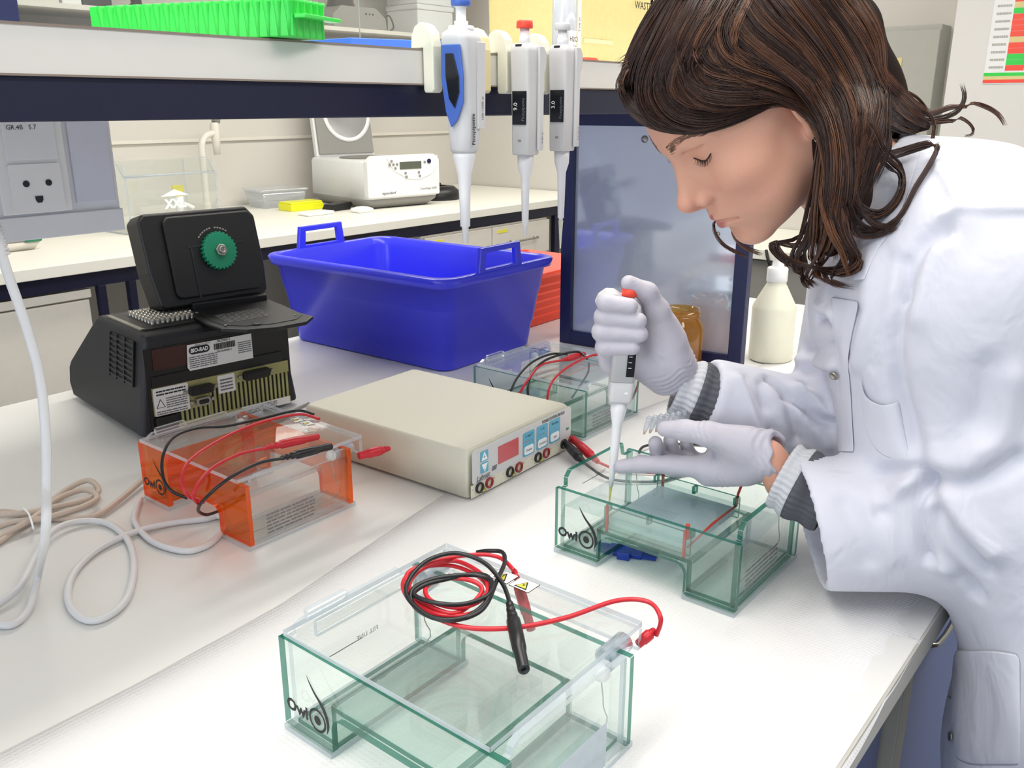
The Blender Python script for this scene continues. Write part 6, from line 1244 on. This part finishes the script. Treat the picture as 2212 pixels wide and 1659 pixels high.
M['hairm'] = mat('brown hair', '583522', 0.4, var=0.3, vscale=60, spec=0.6)
M['hairl'] = mat('light brown hair', '74492C', 0.4, var=0.3, vscale=60, spec=0.6)
M['lash'] = mat('dark lash', '1A1210', 0.6, var=0)
M['brow'] = mat('brow hair', '7A5A48', 0.7, var=0.2, vscale=300)

# ---- head and neck
V, F = mesh_sdf(head_sdf, (-.13, -.10, -.24), (.15, .10, .145), .0017)
V = relax(V, F, 1, .4)
base = np.array(hexc('D9A48C')); C = np.tile(base, (len(V), 1))
def blend(C, w, col): return C * (1 - w[:, None]) + np.array(hexc(col)) * w[:, None]
ay = np.abs(V[:, 1])
C = blend(C, .55 * np.exp(-(((V[:, 0] - .064) / .03) ** 2 + ((ay - .043) / .022) ** 2 + ((V[:, 2] + .025) / .025) ** 2)), 'D08B78')
C = blend(C, .55 * np.exp(-(((V[:, 0] - .120) / .012) ** 2 + (ay / .014) ** 2 + ((V[:, 2] + .022) / .012) ** 2)), 'CF8377')
C = blend(C, .35 * np.exp(-(((V[:, 0] - .085) / .015) ** 2 + ((ay - .031) / .016) ** 2 + ((V[:, 2] - .024) / .010) ** 2)), 'BF8468')
lipd = np.minimum(sd_cap(np.stack([V[:, 0], ay, V[:, 2]], 1), (.1060, 0, -.0530), (.0915, .0245, -.0575), .0050, .0015), sd_cap(np.stack([V[:, 0], ay, V[:, 2]], 1), (.1050, 0, -.0635), (.0920, .0225, -.0605), .0056, .0015))
C = blend(C, np.clip(-(lipd - .0012) / .0016, 0, 1) * .85, 'AE5F62')
C = blend(C, np.clip((-.11 - V[:, 2]) / .03, 0, 1) * .35, 'B98670')
HW = H2W(V)
# torso core, arms and hands under the clothes, so the figure is one body
def core_sdf(p):
    d = sd_cap(p, (1.07, .27, .40), (1.07, .13, .10), .075, .080)
    d = smin(d, sd_cap(p, (1.07, .13, .10), (1.075, .02, -.15), .08, .095), .05)
    d = smin(d, sd_cap(p, tuple(NB), (1.06, .29, .40), .055, .08), .05)
    for s in (0, 1):
        a, b, c, e = ARM[s]
        d = smin(d, sd_cap(p, a, b, .045, .038), .04); d = smin(d, sd_cap(p, b, c, .036, .024), .02); d = smin(d, sd_cap(p, c, e, .0225, .0215), .01)
    for s in (-1, 1):
        d = smin(d, sd_cap(p, (1.075 + .06 * s, .01 + .03 * s, -.15), (1.09 + .07 * s, -.01 + .03 * s, -.50), .075, .06), .05)
        d = smin(d, sd_cap(p, (1.09 + .07 * s, -.01 + .03 * s, -.50), (1.10 + .07 * s, -.03 + .03 * s, -.86), .058, .045), .03)
    return d.astype(np.float32)
ARM = [[(1.000, .180, .365), (1.055, .125, .092), (.945, .350, .130), (0.9345,0.3757,0.1622)],
       [(1.205, .375, .365), (1.110, .365, .150), (.985, .485, .205), (0.9677,0.5142,0.2214)]]
V2, F2 = mesh_sdf(core_sdf, (.80, -.12, -.93), (1.32, .58, .53), .007)
C2 = np.tile(np.array(hexc('D39C86')), (len(V2), 1)); C2[V2[:, 2] < .05] = hexc('2A3046')
body = np_mesh('body', np.concatenate([HW, V2]), np.concatenate([F, F2 + len(HW)]), M['skin'], person)
set_col(body, np.concatenate([C, C2]))

# eyelids, brows and earring
def hpath(pts): return [tuple(H2W(p)) for p in pts]
def onskin(P, off=.0004):
    p = np.atleast_2d(np.asarray(P, np.float32)); e = .0006
    for _ in range(6):
        d = head_sdf(p) - off
        g = np.stack([head_sdf(p + np.eye(3, dtype=np.float32)[k] * e) - head_sdf(p - np.eye(3, dtype=np.float32)[k] * e) for k in range(3)], 1) / (2 * e)
        p = (p - (d / ((g * g).sum(1) + 1e-6))[:, None] * g).astype(np.float32)
    return [Vector(q.tolist()) for q in p]
for s in (1, -1):
    LL = onskin([(.0905, .0195 * s, .0220), (.0920, .0260 * s, .0185), (.0905, .0320 * s, .0172), (.0880, .0385 * s, .0185), (.0835, .0455 * s, .0230)], .0003)
    MB().tube(hpath(LL), .0007, 6, sub=5).build('lash_line', M['lash'], person, world=True)
    mb = MB()
    for k in range(22):
        t = k / 21; c = Vector(catmull(LL, 8)[int((.12 + .88 * t) * 31)])
        o = Vector((.0050, (.002 + .004 * t) * s, -.0040)); mb.tube(hpath([c, c + o * .6, c + o + Vector((.0006, 0, .0012))]), lambda q: .00030 * (1 - .8 * q), 4, sub=3)
    mb.build('eyelashes', M['lash'], person, world=True)
    mb = MB(); rnd = random.Random(3); A0, A1_, A2_ = [], [], []
    bc_ = catmull([(.0995, .010 * s, .0440), (.0975, .018 * s, .0480), (.0915, .030 * s, .0515), (.0835, .041 * s, .0500), (.0755, .0495 * s, .0450)], 10)
    for k in range(95):
        t = rnd.random() ** 1.3; wd = .0036 * (1 - t) + .0008; c = Vector(bc_[int(t * 39)]) + Vector((.0012, 0, rnd.uniform(-wd, wd)))
        o = Vector((-.003, .006 * s, .0022 - .003 * t)); A0.append(c); A1_.append(c + o * .5); A2_.append(c + o)
    for a_, b_, c_ in zip(onskin(A0, .0002), onskin(A1_, .0006), onskin(A2_, .0003)): mb.tube(hpath([a_, b_, c_]), lambda q: .00036 * (1 - .8 * q), 4, sub=2)
    mb.build('eyebrow', M['brow'], person, world=True)
er = MB().tube(hpath([(.0015, .0735, -.034), (.004, .0775, -.037), (.0025, .0785, -.042)]), .0006, 6, sub=4).build('earring', M['steel'], person, world=True)
for k in range(3): MB().lathe([(0, -.0016), (.0016, 0), (0, .0016)], H2W((.0025, .0785, -.0445 - .0034 * k)), uh, 8).build('earring_stone', M['whitec'], er, world=True)

# ---- gloves
def chain(d, p, pts, rs, k, kk):
    c = None
    for i in range(len(pts) - 1):
        e = sd_cap(p, pts[i], pts[i + 1], rs[i], rs[i + 1]); c = e if c is None else smin(c, e, kk)
    return c if d is None else smin(d, c, k)
RHF = [([(0.9322,0.5450,0.3194), (0.8972,0.5747,0.3253), (0.8550,0.5507,0.3327), (0.8651,0.5239,0.3309)], (.0110, .0106, .0102, .0090)),
       ([(0.9333,0.5422,0.3029), (0.9003,0.5761,0.3091), (0.8584,0.5541,0.3147), (0.8719,0.5167,0.3133)], (.0120, .0120, .0118, .0098)),
       ([(0.9331,0.5398,0.2841), (0.8985,0.5755,0.2899), (0.8568,0.5557,0.2970), (0.8736,0.5151,0.2973)], (.0118, .0120, .0116, .0098)),
       ([(0.9320,0.5382,0.2646), (0.8949,0.5697,0.2694), (0.8584,0.5529,0.2786), (0.8708,0.5219,0.2807)], (.0110, .0110, .0104, .0088))]
def rglove(p):
    d = sd_cap(p, (0.9535,0.5474,0.2867), (0.9591,0.5249,0.2384), .030, .030)
    d = smin(d, sd_cap(p, (0.9397,0.5308,0.2860), (0.9440,0.5157,0.2494), .022, .026), .02)
    d = smin(d, sd_cap(p, (0.9574,0.5239,0.2389), (0.9720,0.5095,0.2127), .030, .0275), .02)
    d = smin(d, sd_cap(p, (0.8896,0.5642,0.2516), (0.9338,0.5366,0.2390), .0125, .018), .012)
    d = smin(d, sd_cap(p, (0.8876,0.5674,0.2631), (0.8935,0.5639,0.2473), .012, .012), .008)
    d = chain(d, p, [(0.9413,0.5157,0.2764), (0.9228,0.5213,0.3152), (0.9091,0.5284,0.3389), (0.8912,0.5434,0.3514)], (.021, .0145, .0118, .0092), .016, .006)
    f = None
    for pts, rs in RHF:
        c = chain(None, p, pts, rs, 0, .005); f = c if f is None else smin(f, c, .0022)
    d = smin(d, f, .006)
    # creases of the loose cuff
    ax = np.asarray((0.9720,0.5095,0.2127)) - np.asarray((0.9546,0.5234,0.2576)); ax /= np.linalg.norm(ax)
    t = (p - np.asarray((0.9546,0.5234,0.2576), np.float32)) @ ax.astype(np.float32)
    d = d + np.where(t > .004, .0009 * np.sin(t * 900 + 3 * np.sin(p[:, 0] * 160 + p[:, 2] * 90)), 0) * np.clip((t - .004) / .01, 0, 1)
    pl = t - .0475 - .003 * np.sin(p[:, 2] * 180 + p[:, 0] * 120)
    d = smax(d, pl, .002); d = smax(d, -sd_cap(p, (0.9691,0.5128,0.2189), (0.9861,0.4972,0.1895), .0225, .0245), .002)
    return d.astype(np.float32)
LHF = [([(0.9226,0.4323,0.1356), (0.9106,0.4847,0.1306), (0.8991,0.5200,0.1258), (0.8902,0.5444,0.1192)], (.0150, .0118, .0106, .0088)),
       ([(0.9469,0.4440,0.1289), (0.9417,0.4977,0.1134), (0.9280,0.5113,0.1268), (0.9163,0.5111,0.1509)], (.0130, .0115, .0108, .0090)),
       ([(0.9673,0.4509,0.1267), (0.9722,0.4943,0.1089), (0.9568,0.5067,0.1221), (0.9444,0.5059,0.1468)], (.0130, .0112, .0105, .0090)),
       ([(0.9909,0.4527,0.1219), (0.9970,0.4872,0.1060), (0.9851,0.4983,0.1154), (0.9754,0.4996,0.1341)], (.0120, .0100, .0095, .0085))]
def lglove(p):
    d = sd_cap(p, (0.9333,0.4317,0.1376), (0.9381,0.3769,0.1567), .0200, .0225)
    d = smin(d, sd_cap(p, (0.9697,0.4433,0.1341), (0.9577,0.3853,0.1555), .0230, .0230), .02)
    d = smin(d, sd_cap(p, (0.9235,0.4423,0.1242), (0.9338,0.3992,0.1371), .0135, .0165), .015)
    d = smin(d, sd_cap(p, (0.9284,0.4107,0.1670), (0.9386,0.3807,0.1655), .0200, .0210), .02)
    d = smin(d, sd_cap(p, (0.9435,0.3794,0.1585), (0.9421,0.3597,0.1656), .0235, .0255), .015)
    d = chain(d, p, [(0.9236,0.3976,0.1757), (0.9043,0.4355,0.1838), (0.8969,0.4618,0.1845), (0.8924,0.4863,0.1824)], (.0200, .0145, .0122, .0098), .014, .006)
    f = None
    for pts, rs in LHF:
        c = chain(None, p, pts, rs, 0, .005); f = c if f is None else smin(f, c, .0025)
    d = smin(d, f, .007)
    ax = np.asarray((0.9421,0.3597,0.1656)) - np.asarray((0.9375,0.4078,0.1502)); ax /= np.linalg.norm(ax)
    t = (p - np.asarray((0.9375,0.4078,0.1502), np.float32)) @ ax.astype(np.float32)
    d = d + .0007 * np.sin(t * 760 + 2.5 * np.sin(p[:, 2] * 150)) * np.clip((t - .022) / .01, 0, 1)
    d = d + .0008 * np.sin(t * 1000 + 2 * np.sin(p[:, 2] * 200)) * np.exp(-((t + .022) / .010) ** 2)
    d = smax(d, t - .0475 - .0022 * np.sin(p[:, 2] * 260), .002); d = smax(d, -sd_cap(p, (0.9413,0.3691,0.1623), (0.9413,0.3434,0.1711), .0215, .0235), .002)
    return d.astype(np.float32)
for nm, fn, anchor, lab in (('glove', rglove, (0.9271,0.5347,0.2791), 'pale grey glove gripping the pipette'), ('glove', lglove, (0.9440,0.4468,0.1443), 'pale grey glove steadying the pipette tip')):
    a = np.asarray(anchor); V, F = mesh_sdf(fn, a - .14, a + .14, .0019); V = relax(V, F, 1, .35)
    o = np_mesh(nm, V, F, M['glove'], person); o['label'] = lab

# ---- knit cuffs
def knit(a, b, r0, r1, n, m, name, d0=.0012):
    a, b = Vector(a), Vector(b); d = (b - a).normalized(); x = d.orthogonal().normalized(); y = d.cross(x); rr = []; K = n * 4
    for i in range(9):
        t = i / 8; c = a.lerp(b, t); r = r0 + (r1 - r0) * t + .0016 * math.sin(t * 9)
        rr.append([c + (x * math.cos(2 * math.pi * j / K) + y * math.sin(2 * math.pi * j / K)) * (r + d0 * math.cos(j * math.pi / 2)) for j in range(K)])
    rr += [[c + (p - c) * .88 for p in rr[-1]] for c in [b]]
    inner = [[a.lerp(b, t) + (p - a.lerp(b, t)) * .90 for p in rr[int(t * 8)]] for t in (.9, .5, 0)]
    return MB().rings(rr + inner, True, False, False).build(name, m, person, world=True)
LCA, LCB = Vector((0.9480,0.3008,0.1223)), Vector((0.9421,0.3574,0.1408))
knit(LCA.lerp(LCB, .0), LCA.lerp(LCB, .66), .038, .0415, 34, M['knitd'], 'sweater_band')
knit(LCA.lerp(LCB, .64), LCB, .0415, .0385, 34, M['knit'], 'sweater_cuff')
RCA, RCB = Vector((0.9921,0.4717,0.1969)), Vector((0.9684,0.5140,0.2127))
knit(RCA, RCA.lerp(RCB, .50), .039, .0385, 30, M['knitd'], 'sweater_band')
knit(RCA.lerp(RCB, .48), RCB, .0385, .0345, 30, M['knit'], 'sweater_cuff')

# ---- lab coat
def axes(yaw, t):
    t = np.asarray(t, float); t /= np.linalg.norm(t); f = np.array([math.cos(R(yaw)), math.sin(R(yaw)), 0]); l = np.cross(t, f); l /= np.linalg.norm(l); n = np.cross(l, t)
    return np.stack([l, n, t], 1)
A1 = axes(120, (0, .50, .86)); A2 = axes(112, (0, .42, .9)); A3 = axes(105, (0, .15, 1))
LS = [(1.000, .178, .375), (1.062, .118, .104), (.931, .318, .096)]
RS = [(1.205, .375, .372), (1.105, .362, .152), (.984, .482, .204)]
def coat_sdf(p):
    d = sd_ell(p, (1.065, .248, .308), (.170, .125, .168), A1)
    d = smin(d, sd_ell(p, (1.095, .245, .420), (.160, .095, .078), A1), .05)
    d = smin(d, sd_ell(p, (1.058, .192, .150), (.150, .125, .140), A2), .06)
    d = smin(d, sd_ell(p, (1.085, .115, .10), (.165, .110, .160), A2), .06)
    d = smin(d, sd_ell(p, (1.068, .035, -.080), (.195, .125, .20), A3), .07)
    d = smin(d, sd_cap(p, (1.080, .005, -.20), (1.105, -.015, -.42), .160, .172), .07)
    d = smin(d, sd_cap(p, (1.085, .26, .415), LS[0], .060, .068), .05)
    d = smin(d, sd_cap(p, (1.085, .29, .405), RS[0], .060, .060), .05)
    up_ = smin(sd_cap(p, LS[0], LS[1], .070, .066), sd_cap(p, RS[0], RS[1], .064, .056), .01)
    d = smin(d, up_, .035)
    for S_, r0, r1, bev in ((LS, .074, .076, .22), (RS, .056, .043, .0)):
        a, b = np.asarray(S_[1]), np.asarray(S_[2]); ax = (b - a) / np.linalg.norm(b - a)
        e = sd_cap(p, a, b + ax * .06, r0, r1); axp = ax - np.array((0, 0, bev)); axp /= np.linalg.norm(axp); t = (p - b.astype(np.float32)) @ axp.astype(np.float32)
        e = smax(e, t, .006); e = smax(e, -sd_cap(p, b - ax * .03, b + ax * .06, r1 - .009, r1 - .009), .003)
        d = smin(d, e, .022)
    d = smax(d, -np.maximum(.176 - p[:, 1], p[:, 2] - .004), .006)
    d = smax(d, -(p[:, 2] + .52), .01)
    d = smin(d, sd_cap(p, (1.100, .245, .420), (1.040, .335, .462), .092, .066), .03)
    # hollow at the neck
    d = smax(d, -sd_cap(p, tuple(NB - (H2W((-.03, 0, -.07)) - NB) * .15), tuple(H2W((-.05, 0, -.10))), .050, .056), .006)
    return d.astype(np.float32)
CV, CF = mesh_sdf(coat_sdf, (.78, -.20, -.56), (1.40, .60, .56), .0042)

#
#
CV = relax(CV, CF, 2, .5); CN = vnormals(CV, CF)
D = np.zeros(len(CV), np.float32)
for amp, wd, pts in FOLDS:
    pts = [tuple(q) for q in catmull(pts, 4)]; d = dist_poly(CV, pts); D += amp * np.exp(-(d / wd) ** 2)
CV = CV + CN * D[:, None]; CV = relax(CV, CF, 1, .4)
coat = np_mesh('lab_coat', CV, CF, M['coat'], person); coat['label'] = 'white cotton lab coat'
def sheet(name, rows, th=.0009):
    P = [[Vector(q) for q in r] for r in rows]; n = len(P[0]); vs = [p for r in P for p in r]
    fs = [(i * n + j, i * n + j + 1, (i + 1) * n + j + 1, (i + 1) * n + j) for i in range(len(P) - 1) for j in range(n - 1)]
    o = MB().add(vs, fs, 0, True).build(name, M['coat'], coat, world=True)
    md = o.modifiers.new('thick', 'SOLIDIFY'); md.thickness = th; md.offset = 1
    s2 = o.modifiers.new('sub', 'SUBSURF'); s2.levels = 1; s2.render_levels = 1
    return o
for nm in SHEETS: sheet(nm, SHEETS[nm])
for p, n in SNAPS:
    k = MB().lathe([(.0052, 0), (.0056, .0012), (.0046, .0022), (.0034, .0018), (.0030, .0010), (0, .0012)], Vector(p) + Vector(n) * .004, n, 20).build('snap_button', M['steel'], coat, world=True)

# ---- hair: a soft dark mass with thousands of strands combed over it
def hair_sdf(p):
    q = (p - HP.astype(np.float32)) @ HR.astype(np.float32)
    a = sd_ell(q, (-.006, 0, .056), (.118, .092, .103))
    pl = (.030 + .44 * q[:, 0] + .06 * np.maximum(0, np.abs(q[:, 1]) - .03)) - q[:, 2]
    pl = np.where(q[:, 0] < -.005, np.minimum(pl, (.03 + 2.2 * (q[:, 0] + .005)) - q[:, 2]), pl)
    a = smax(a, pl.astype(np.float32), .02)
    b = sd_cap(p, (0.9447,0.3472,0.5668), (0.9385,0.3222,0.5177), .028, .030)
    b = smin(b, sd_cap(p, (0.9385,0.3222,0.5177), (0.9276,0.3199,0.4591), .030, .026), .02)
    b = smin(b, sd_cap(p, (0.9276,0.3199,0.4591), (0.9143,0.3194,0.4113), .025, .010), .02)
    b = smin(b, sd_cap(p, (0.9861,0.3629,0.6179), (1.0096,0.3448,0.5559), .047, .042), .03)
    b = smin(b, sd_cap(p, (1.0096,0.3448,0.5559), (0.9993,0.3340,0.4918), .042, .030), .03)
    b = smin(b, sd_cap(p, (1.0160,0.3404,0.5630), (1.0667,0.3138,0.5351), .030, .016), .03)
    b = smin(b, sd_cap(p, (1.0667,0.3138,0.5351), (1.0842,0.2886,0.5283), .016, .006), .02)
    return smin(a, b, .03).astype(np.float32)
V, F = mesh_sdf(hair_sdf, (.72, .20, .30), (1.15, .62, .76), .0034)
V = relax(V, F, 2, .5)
hair = np_mesh('hair', V, F, M['hair_shade'], person); hair['label'] = 'shoulder length brown hair falling forward'
# locks over the crown and down the far side, laid on the mass
def on_mass(D):
    D = np.asarray(D, float); D /= np.linalg.norm(D, axis=1)[:, None]; o = H2W((-.006, 0, .056)); W_ = D @ HR.T
    lo_, hi_ = np.full(len(D), .03), np.full(len(D), .16)
    for _ in range(14):
        m_ = (lo_ + hi_) / 2; d_ = hair_sdf((o + W_ * m_[:, None]).astype(np.float32)); lo_ = np.where(d_ < 0, m_, lo_); hi_ = np.where(d_ < 0, hi_, m_)
    return [tuple(q) for q in o + W_ * (lo_ + .0015)[:, None]]
for s_, a1 in ((1, 30), (-1, 112)):
    for x0 in np.linspace(.15, -1.25, 10):
        ph = np.radians(np.linspace(-4 if s_ > 0 else 6, a1, 7)); D = [(x0 * (1 - .0 * t) - .35 * (t / 1.5) * (1 if x0 < .6 else .2), s_ * math.sin(t) * 1.1, math.cos(t)) for t in ph]
        pts = on_mass(D)
        if s_ < 0 and x0 < .55: pts += [(pts[-1][0] - .004, pts[-1][1] + .004, pts[-1][2] - .05), (pts[-1][0], pts[-1][1] + .006, pts[-1][2] - .10)]
        HAIR.append((pts, 80, (.013, .016, .012), .35, .002))
rng = np.random.default_rng(7)
bins = {0: [], 1: [], 2: []}
hc = np.array(H2W((-.01, 0, .04)))
for pts, n, (s0, s1, s2), cb, wave in HAIR:
    P = np.array([tuple(q) for q in catmull(pts, 3)]); K = 22
    L = np.concatenate([[0], np.cumsum(np.linalg.norm(np.diff(P, axis=0), axis=1))]); tt = np.linspace(0, 1, K)
    G_ = np.stack([np.interp(tt * L[-1], L, P[:, k]) for k in range(3)], 1)
    T = np.gradient(G_, axis=0); T /= np.linalg.norm(T, axis=1)[:, None] + 1e-9
    O = G_ - hc; O -= (O * T).sum(1)[:, None] * T; O /= np.linalg.norm(O, axis=1)[:, None] + 1e-9
    V0 = np.tile(np.array([-.905, -.42, .06]), (K, 1))   # outward on her left side
    O = O * .5 + V0 * .5; O -= (O * T).sum(1)[:, None] * T; O /= np.linalg.norm(O, axis=1)[:, None] + 1e-9
    S = np.cross(T, O); sp = np.interp(tt, [0, .5, 1], [s0, s1, s2])
    nl = max(3, n // 9); lock = rng.uniform(-1, 1, nl); lockv = rng.uniform(0, 1, nl); lockc = rng.normal(0, .45, nl)
    n = int(n * 1.5)
    for k in range(n):
        li = rng.integers(nl); u = np.clip(lock[li] + rng.normal(0, .10), -1.25, 1.25); v = lockv[li] * .0035 + rng.uniform(0, .0012)
        ph, fq = rng.uniform(0, 6.28), rng.uniform(2, 5)
        wv = wave * np.sin(tt * fq + ph) * tt
        a, b = rng.uniform(0, .10), rng.uniform(.86, 1.0)
        Q = G_ + S * (sp * u + wv)[:, None] + O * (v + .4 * wv)[:, None]
        idx = np.linspace(a * (K - 1), b * (K - 1), K); Q = np.stack([np.interp(idx, np.arange(K), Q[:, c]) for c in range(3)], 1)
        cc = cb + lockc[li] + rng.normal(0, .25); bins[0 if cc < .62 else 1 if cc < 1.35 else 2].append((Q, rng.uniform(.00026, .00046)))
def strands(lst, name, m):
    K = 22; tt = np.linspace(0, 1, K); Vs, Fs = [], []
    prof = np.minimum(1, (1 - tt) * 3 + .25) * np.minimum(1, tt * 6 + .3)
    for q, (Q, r) in enumerate(lst):
        T = np.gradient(Q, axis=0); T /= np.linalg.norm(T, axis=1)[:, None] + 1e-9
        X = np.cross(T, (0.31, .2, .93)); X /= np.linalg.norm(X, axis=1)[:, None] + 1e-9; Y = np.cross(T, X)
        ring = [Q + (X * math.cos(2.0944 * j) + Y * math.sin(2.0944 * j)) * (r * prof)[:, None] for j in range(3)]
        Vs.append(np.stack(ring, 1).reshape(-1, 3))
    base = np.array([(i * 3 + j, i * 3 + (j + 1) % 3, (i + 1) * 3 + (j + 1) % 3, (i + 1) * 3 + j) for i in range(K - 1) for j in range(3)])
    Fs = (base[None] + (np.arange(len(lst)) * K * 3)[:, None, None]).reshape(-1, 4)
    o = np_mesh(name, np.concatenate(Vs), Fs, m, hair); tag(o, kind='stuff'); return o
for k, nm in ((0, 'hair'), (1, 'hairm'), (2, 'hairl')):
    if bins[k]: strands(bins[k], 'hair_strands', M[nm])

# ------------------------------------------------------------------ the pipette in her hand
tipw = Vector((.8900, .5590, .0600)); axv = Vector((.003, -.017, .284)).normalized(); rx = Vector((.628, -.778, 0)); rx = (rx - axv * rx.dot(axv)).normalized(); ry = axv.cross(rx)
PM = Matrix(((rx.x, ry.x, axv.x, 0), (rx.y, ry.y, axv.y, 0), (rx.z, ry.z, axv.z, 0), (0, 0, 0, 1)))
hp = empty('pipette', tipw, 0, 'grey pipette with a red button held in her gloved right hand', 'pipette')
def hb(mb, name, m, par=None, bevel=0.0):
    return xf(mb, PM).build(name, M[m], par or hp, bevel)
hb(MB().lathe([(.0003, 0), (.0006, .001), (.0022, .030), (.0030, .034), (.0034, .052), (.0040, .053), (.0040, .058)], n=20), 'pipette_tip', 'tipy')
hb(MB().lathe([(.0030, .030), (.0036, .046), (.0044, .048), (.0060, .095), (.0064, .114), (.0098, .132), (.0105, .148)], n=28), 'tip_cone', 'pipw')
hb(loft(MB(), [(0, 0, .145, .0130, .0115, .005), (0, 0, .148, .0142, .0125, .005), (0, 0, .1718, .0146, .0128, .005)]), 'lower_barrel', 'pip')
hb(loft(MB(), [(0, 0, .1722, .0146, .0128, .005), (0, 0, .255, .0152, .0132, .005), (0, 0, .266, .0140, .0122, .005), (0, 0, .270, .0100, .0095, .005)]), 'pipette_body', 'pip')
hb(MB().box(.0030, .0128, -.0140, -.0125, .180, .212), 'volume_window', 'pipwin', None, .0003)
for z in (.191, .198, .205): hb(MB().box(.0045, .0085, -.0144, -.0139, z, z + .0008), 'scale_tick', 'whitec')
hb(MB().box(.0035, .0080, -.0135, -.0122, .1575, .1600), 'latch', 'whitec', None, .0003)
hb(MB().lathe([(.0062, .268), (.0062, .276)], n=20), 'plunger', 'pipw')
hb(MB().lathe([(.0088, .276), (.0096, .2775), (.0094, .284), (.0080, .2855)], n=24), 'plunger_button', 'orangered')
hb(MB().prism([(-.008, .264), (-.008, .2760), (-.018, .2830), (-.028, .2830), (-.0365, .2760), (-.0400, .2660), (-.0375, .2650), (-.0335, .2730), (-.027, .2790), (-.018, .2785)], (0, -.022, 0), (1, 0, 0), (0, 0, 1), (0, 1, 0), .030), 'finger_hook', 'pip', None, .0012)
# ------------------------------------------------------------------ tube strip in the other hand
TA, TB = Vector((0.8799,0.5011,0.1943)), Vector((0.9501,0.4844,0.1882))
ts = empty('tube_strip', TA, 0, 'strip of small clear sample tubes held in her gloved left hand', 'tube strip')
td = Vector((-.12, .25, -1.0)).normalized()
base = None
for k in range(8):
    c = (TB - TA) * (k / 7)
    t = MB().lathe([(.0036, -.0015), (.0038, 0), (.0038, .0014), (.0031, .0018), (.0031, .0100), (.0022, .0150), (.0011, .0200), (0, .0206)], (0, 0, 0), td, 18).build('sample_tube', M['tube'], ts) if k == 0 else None
    if k == 0: base = t
    else: t = base.copy(); COL.objects.link(t); t.parent = ts
    t.location = c
    cp = MB().lathe([(.0, -.0040), (.0026, -.0036), (.0030, -.0022), (.0030, -.0016)], (0, 0, 0), td, 16).build('tube_cap', M['tube'], t)
    if k < 3: MB().lathe([(.0001, .0150), (.0017, .0158), (.0009, .0196), (0, .0202)], (0, 0, 0), td, 12).build('sample', M['amberdrop'], t)
MB().cyl((0, 0, 0), TB - TA, .0011, n=8).build('strip_web', M['tube'], ts)
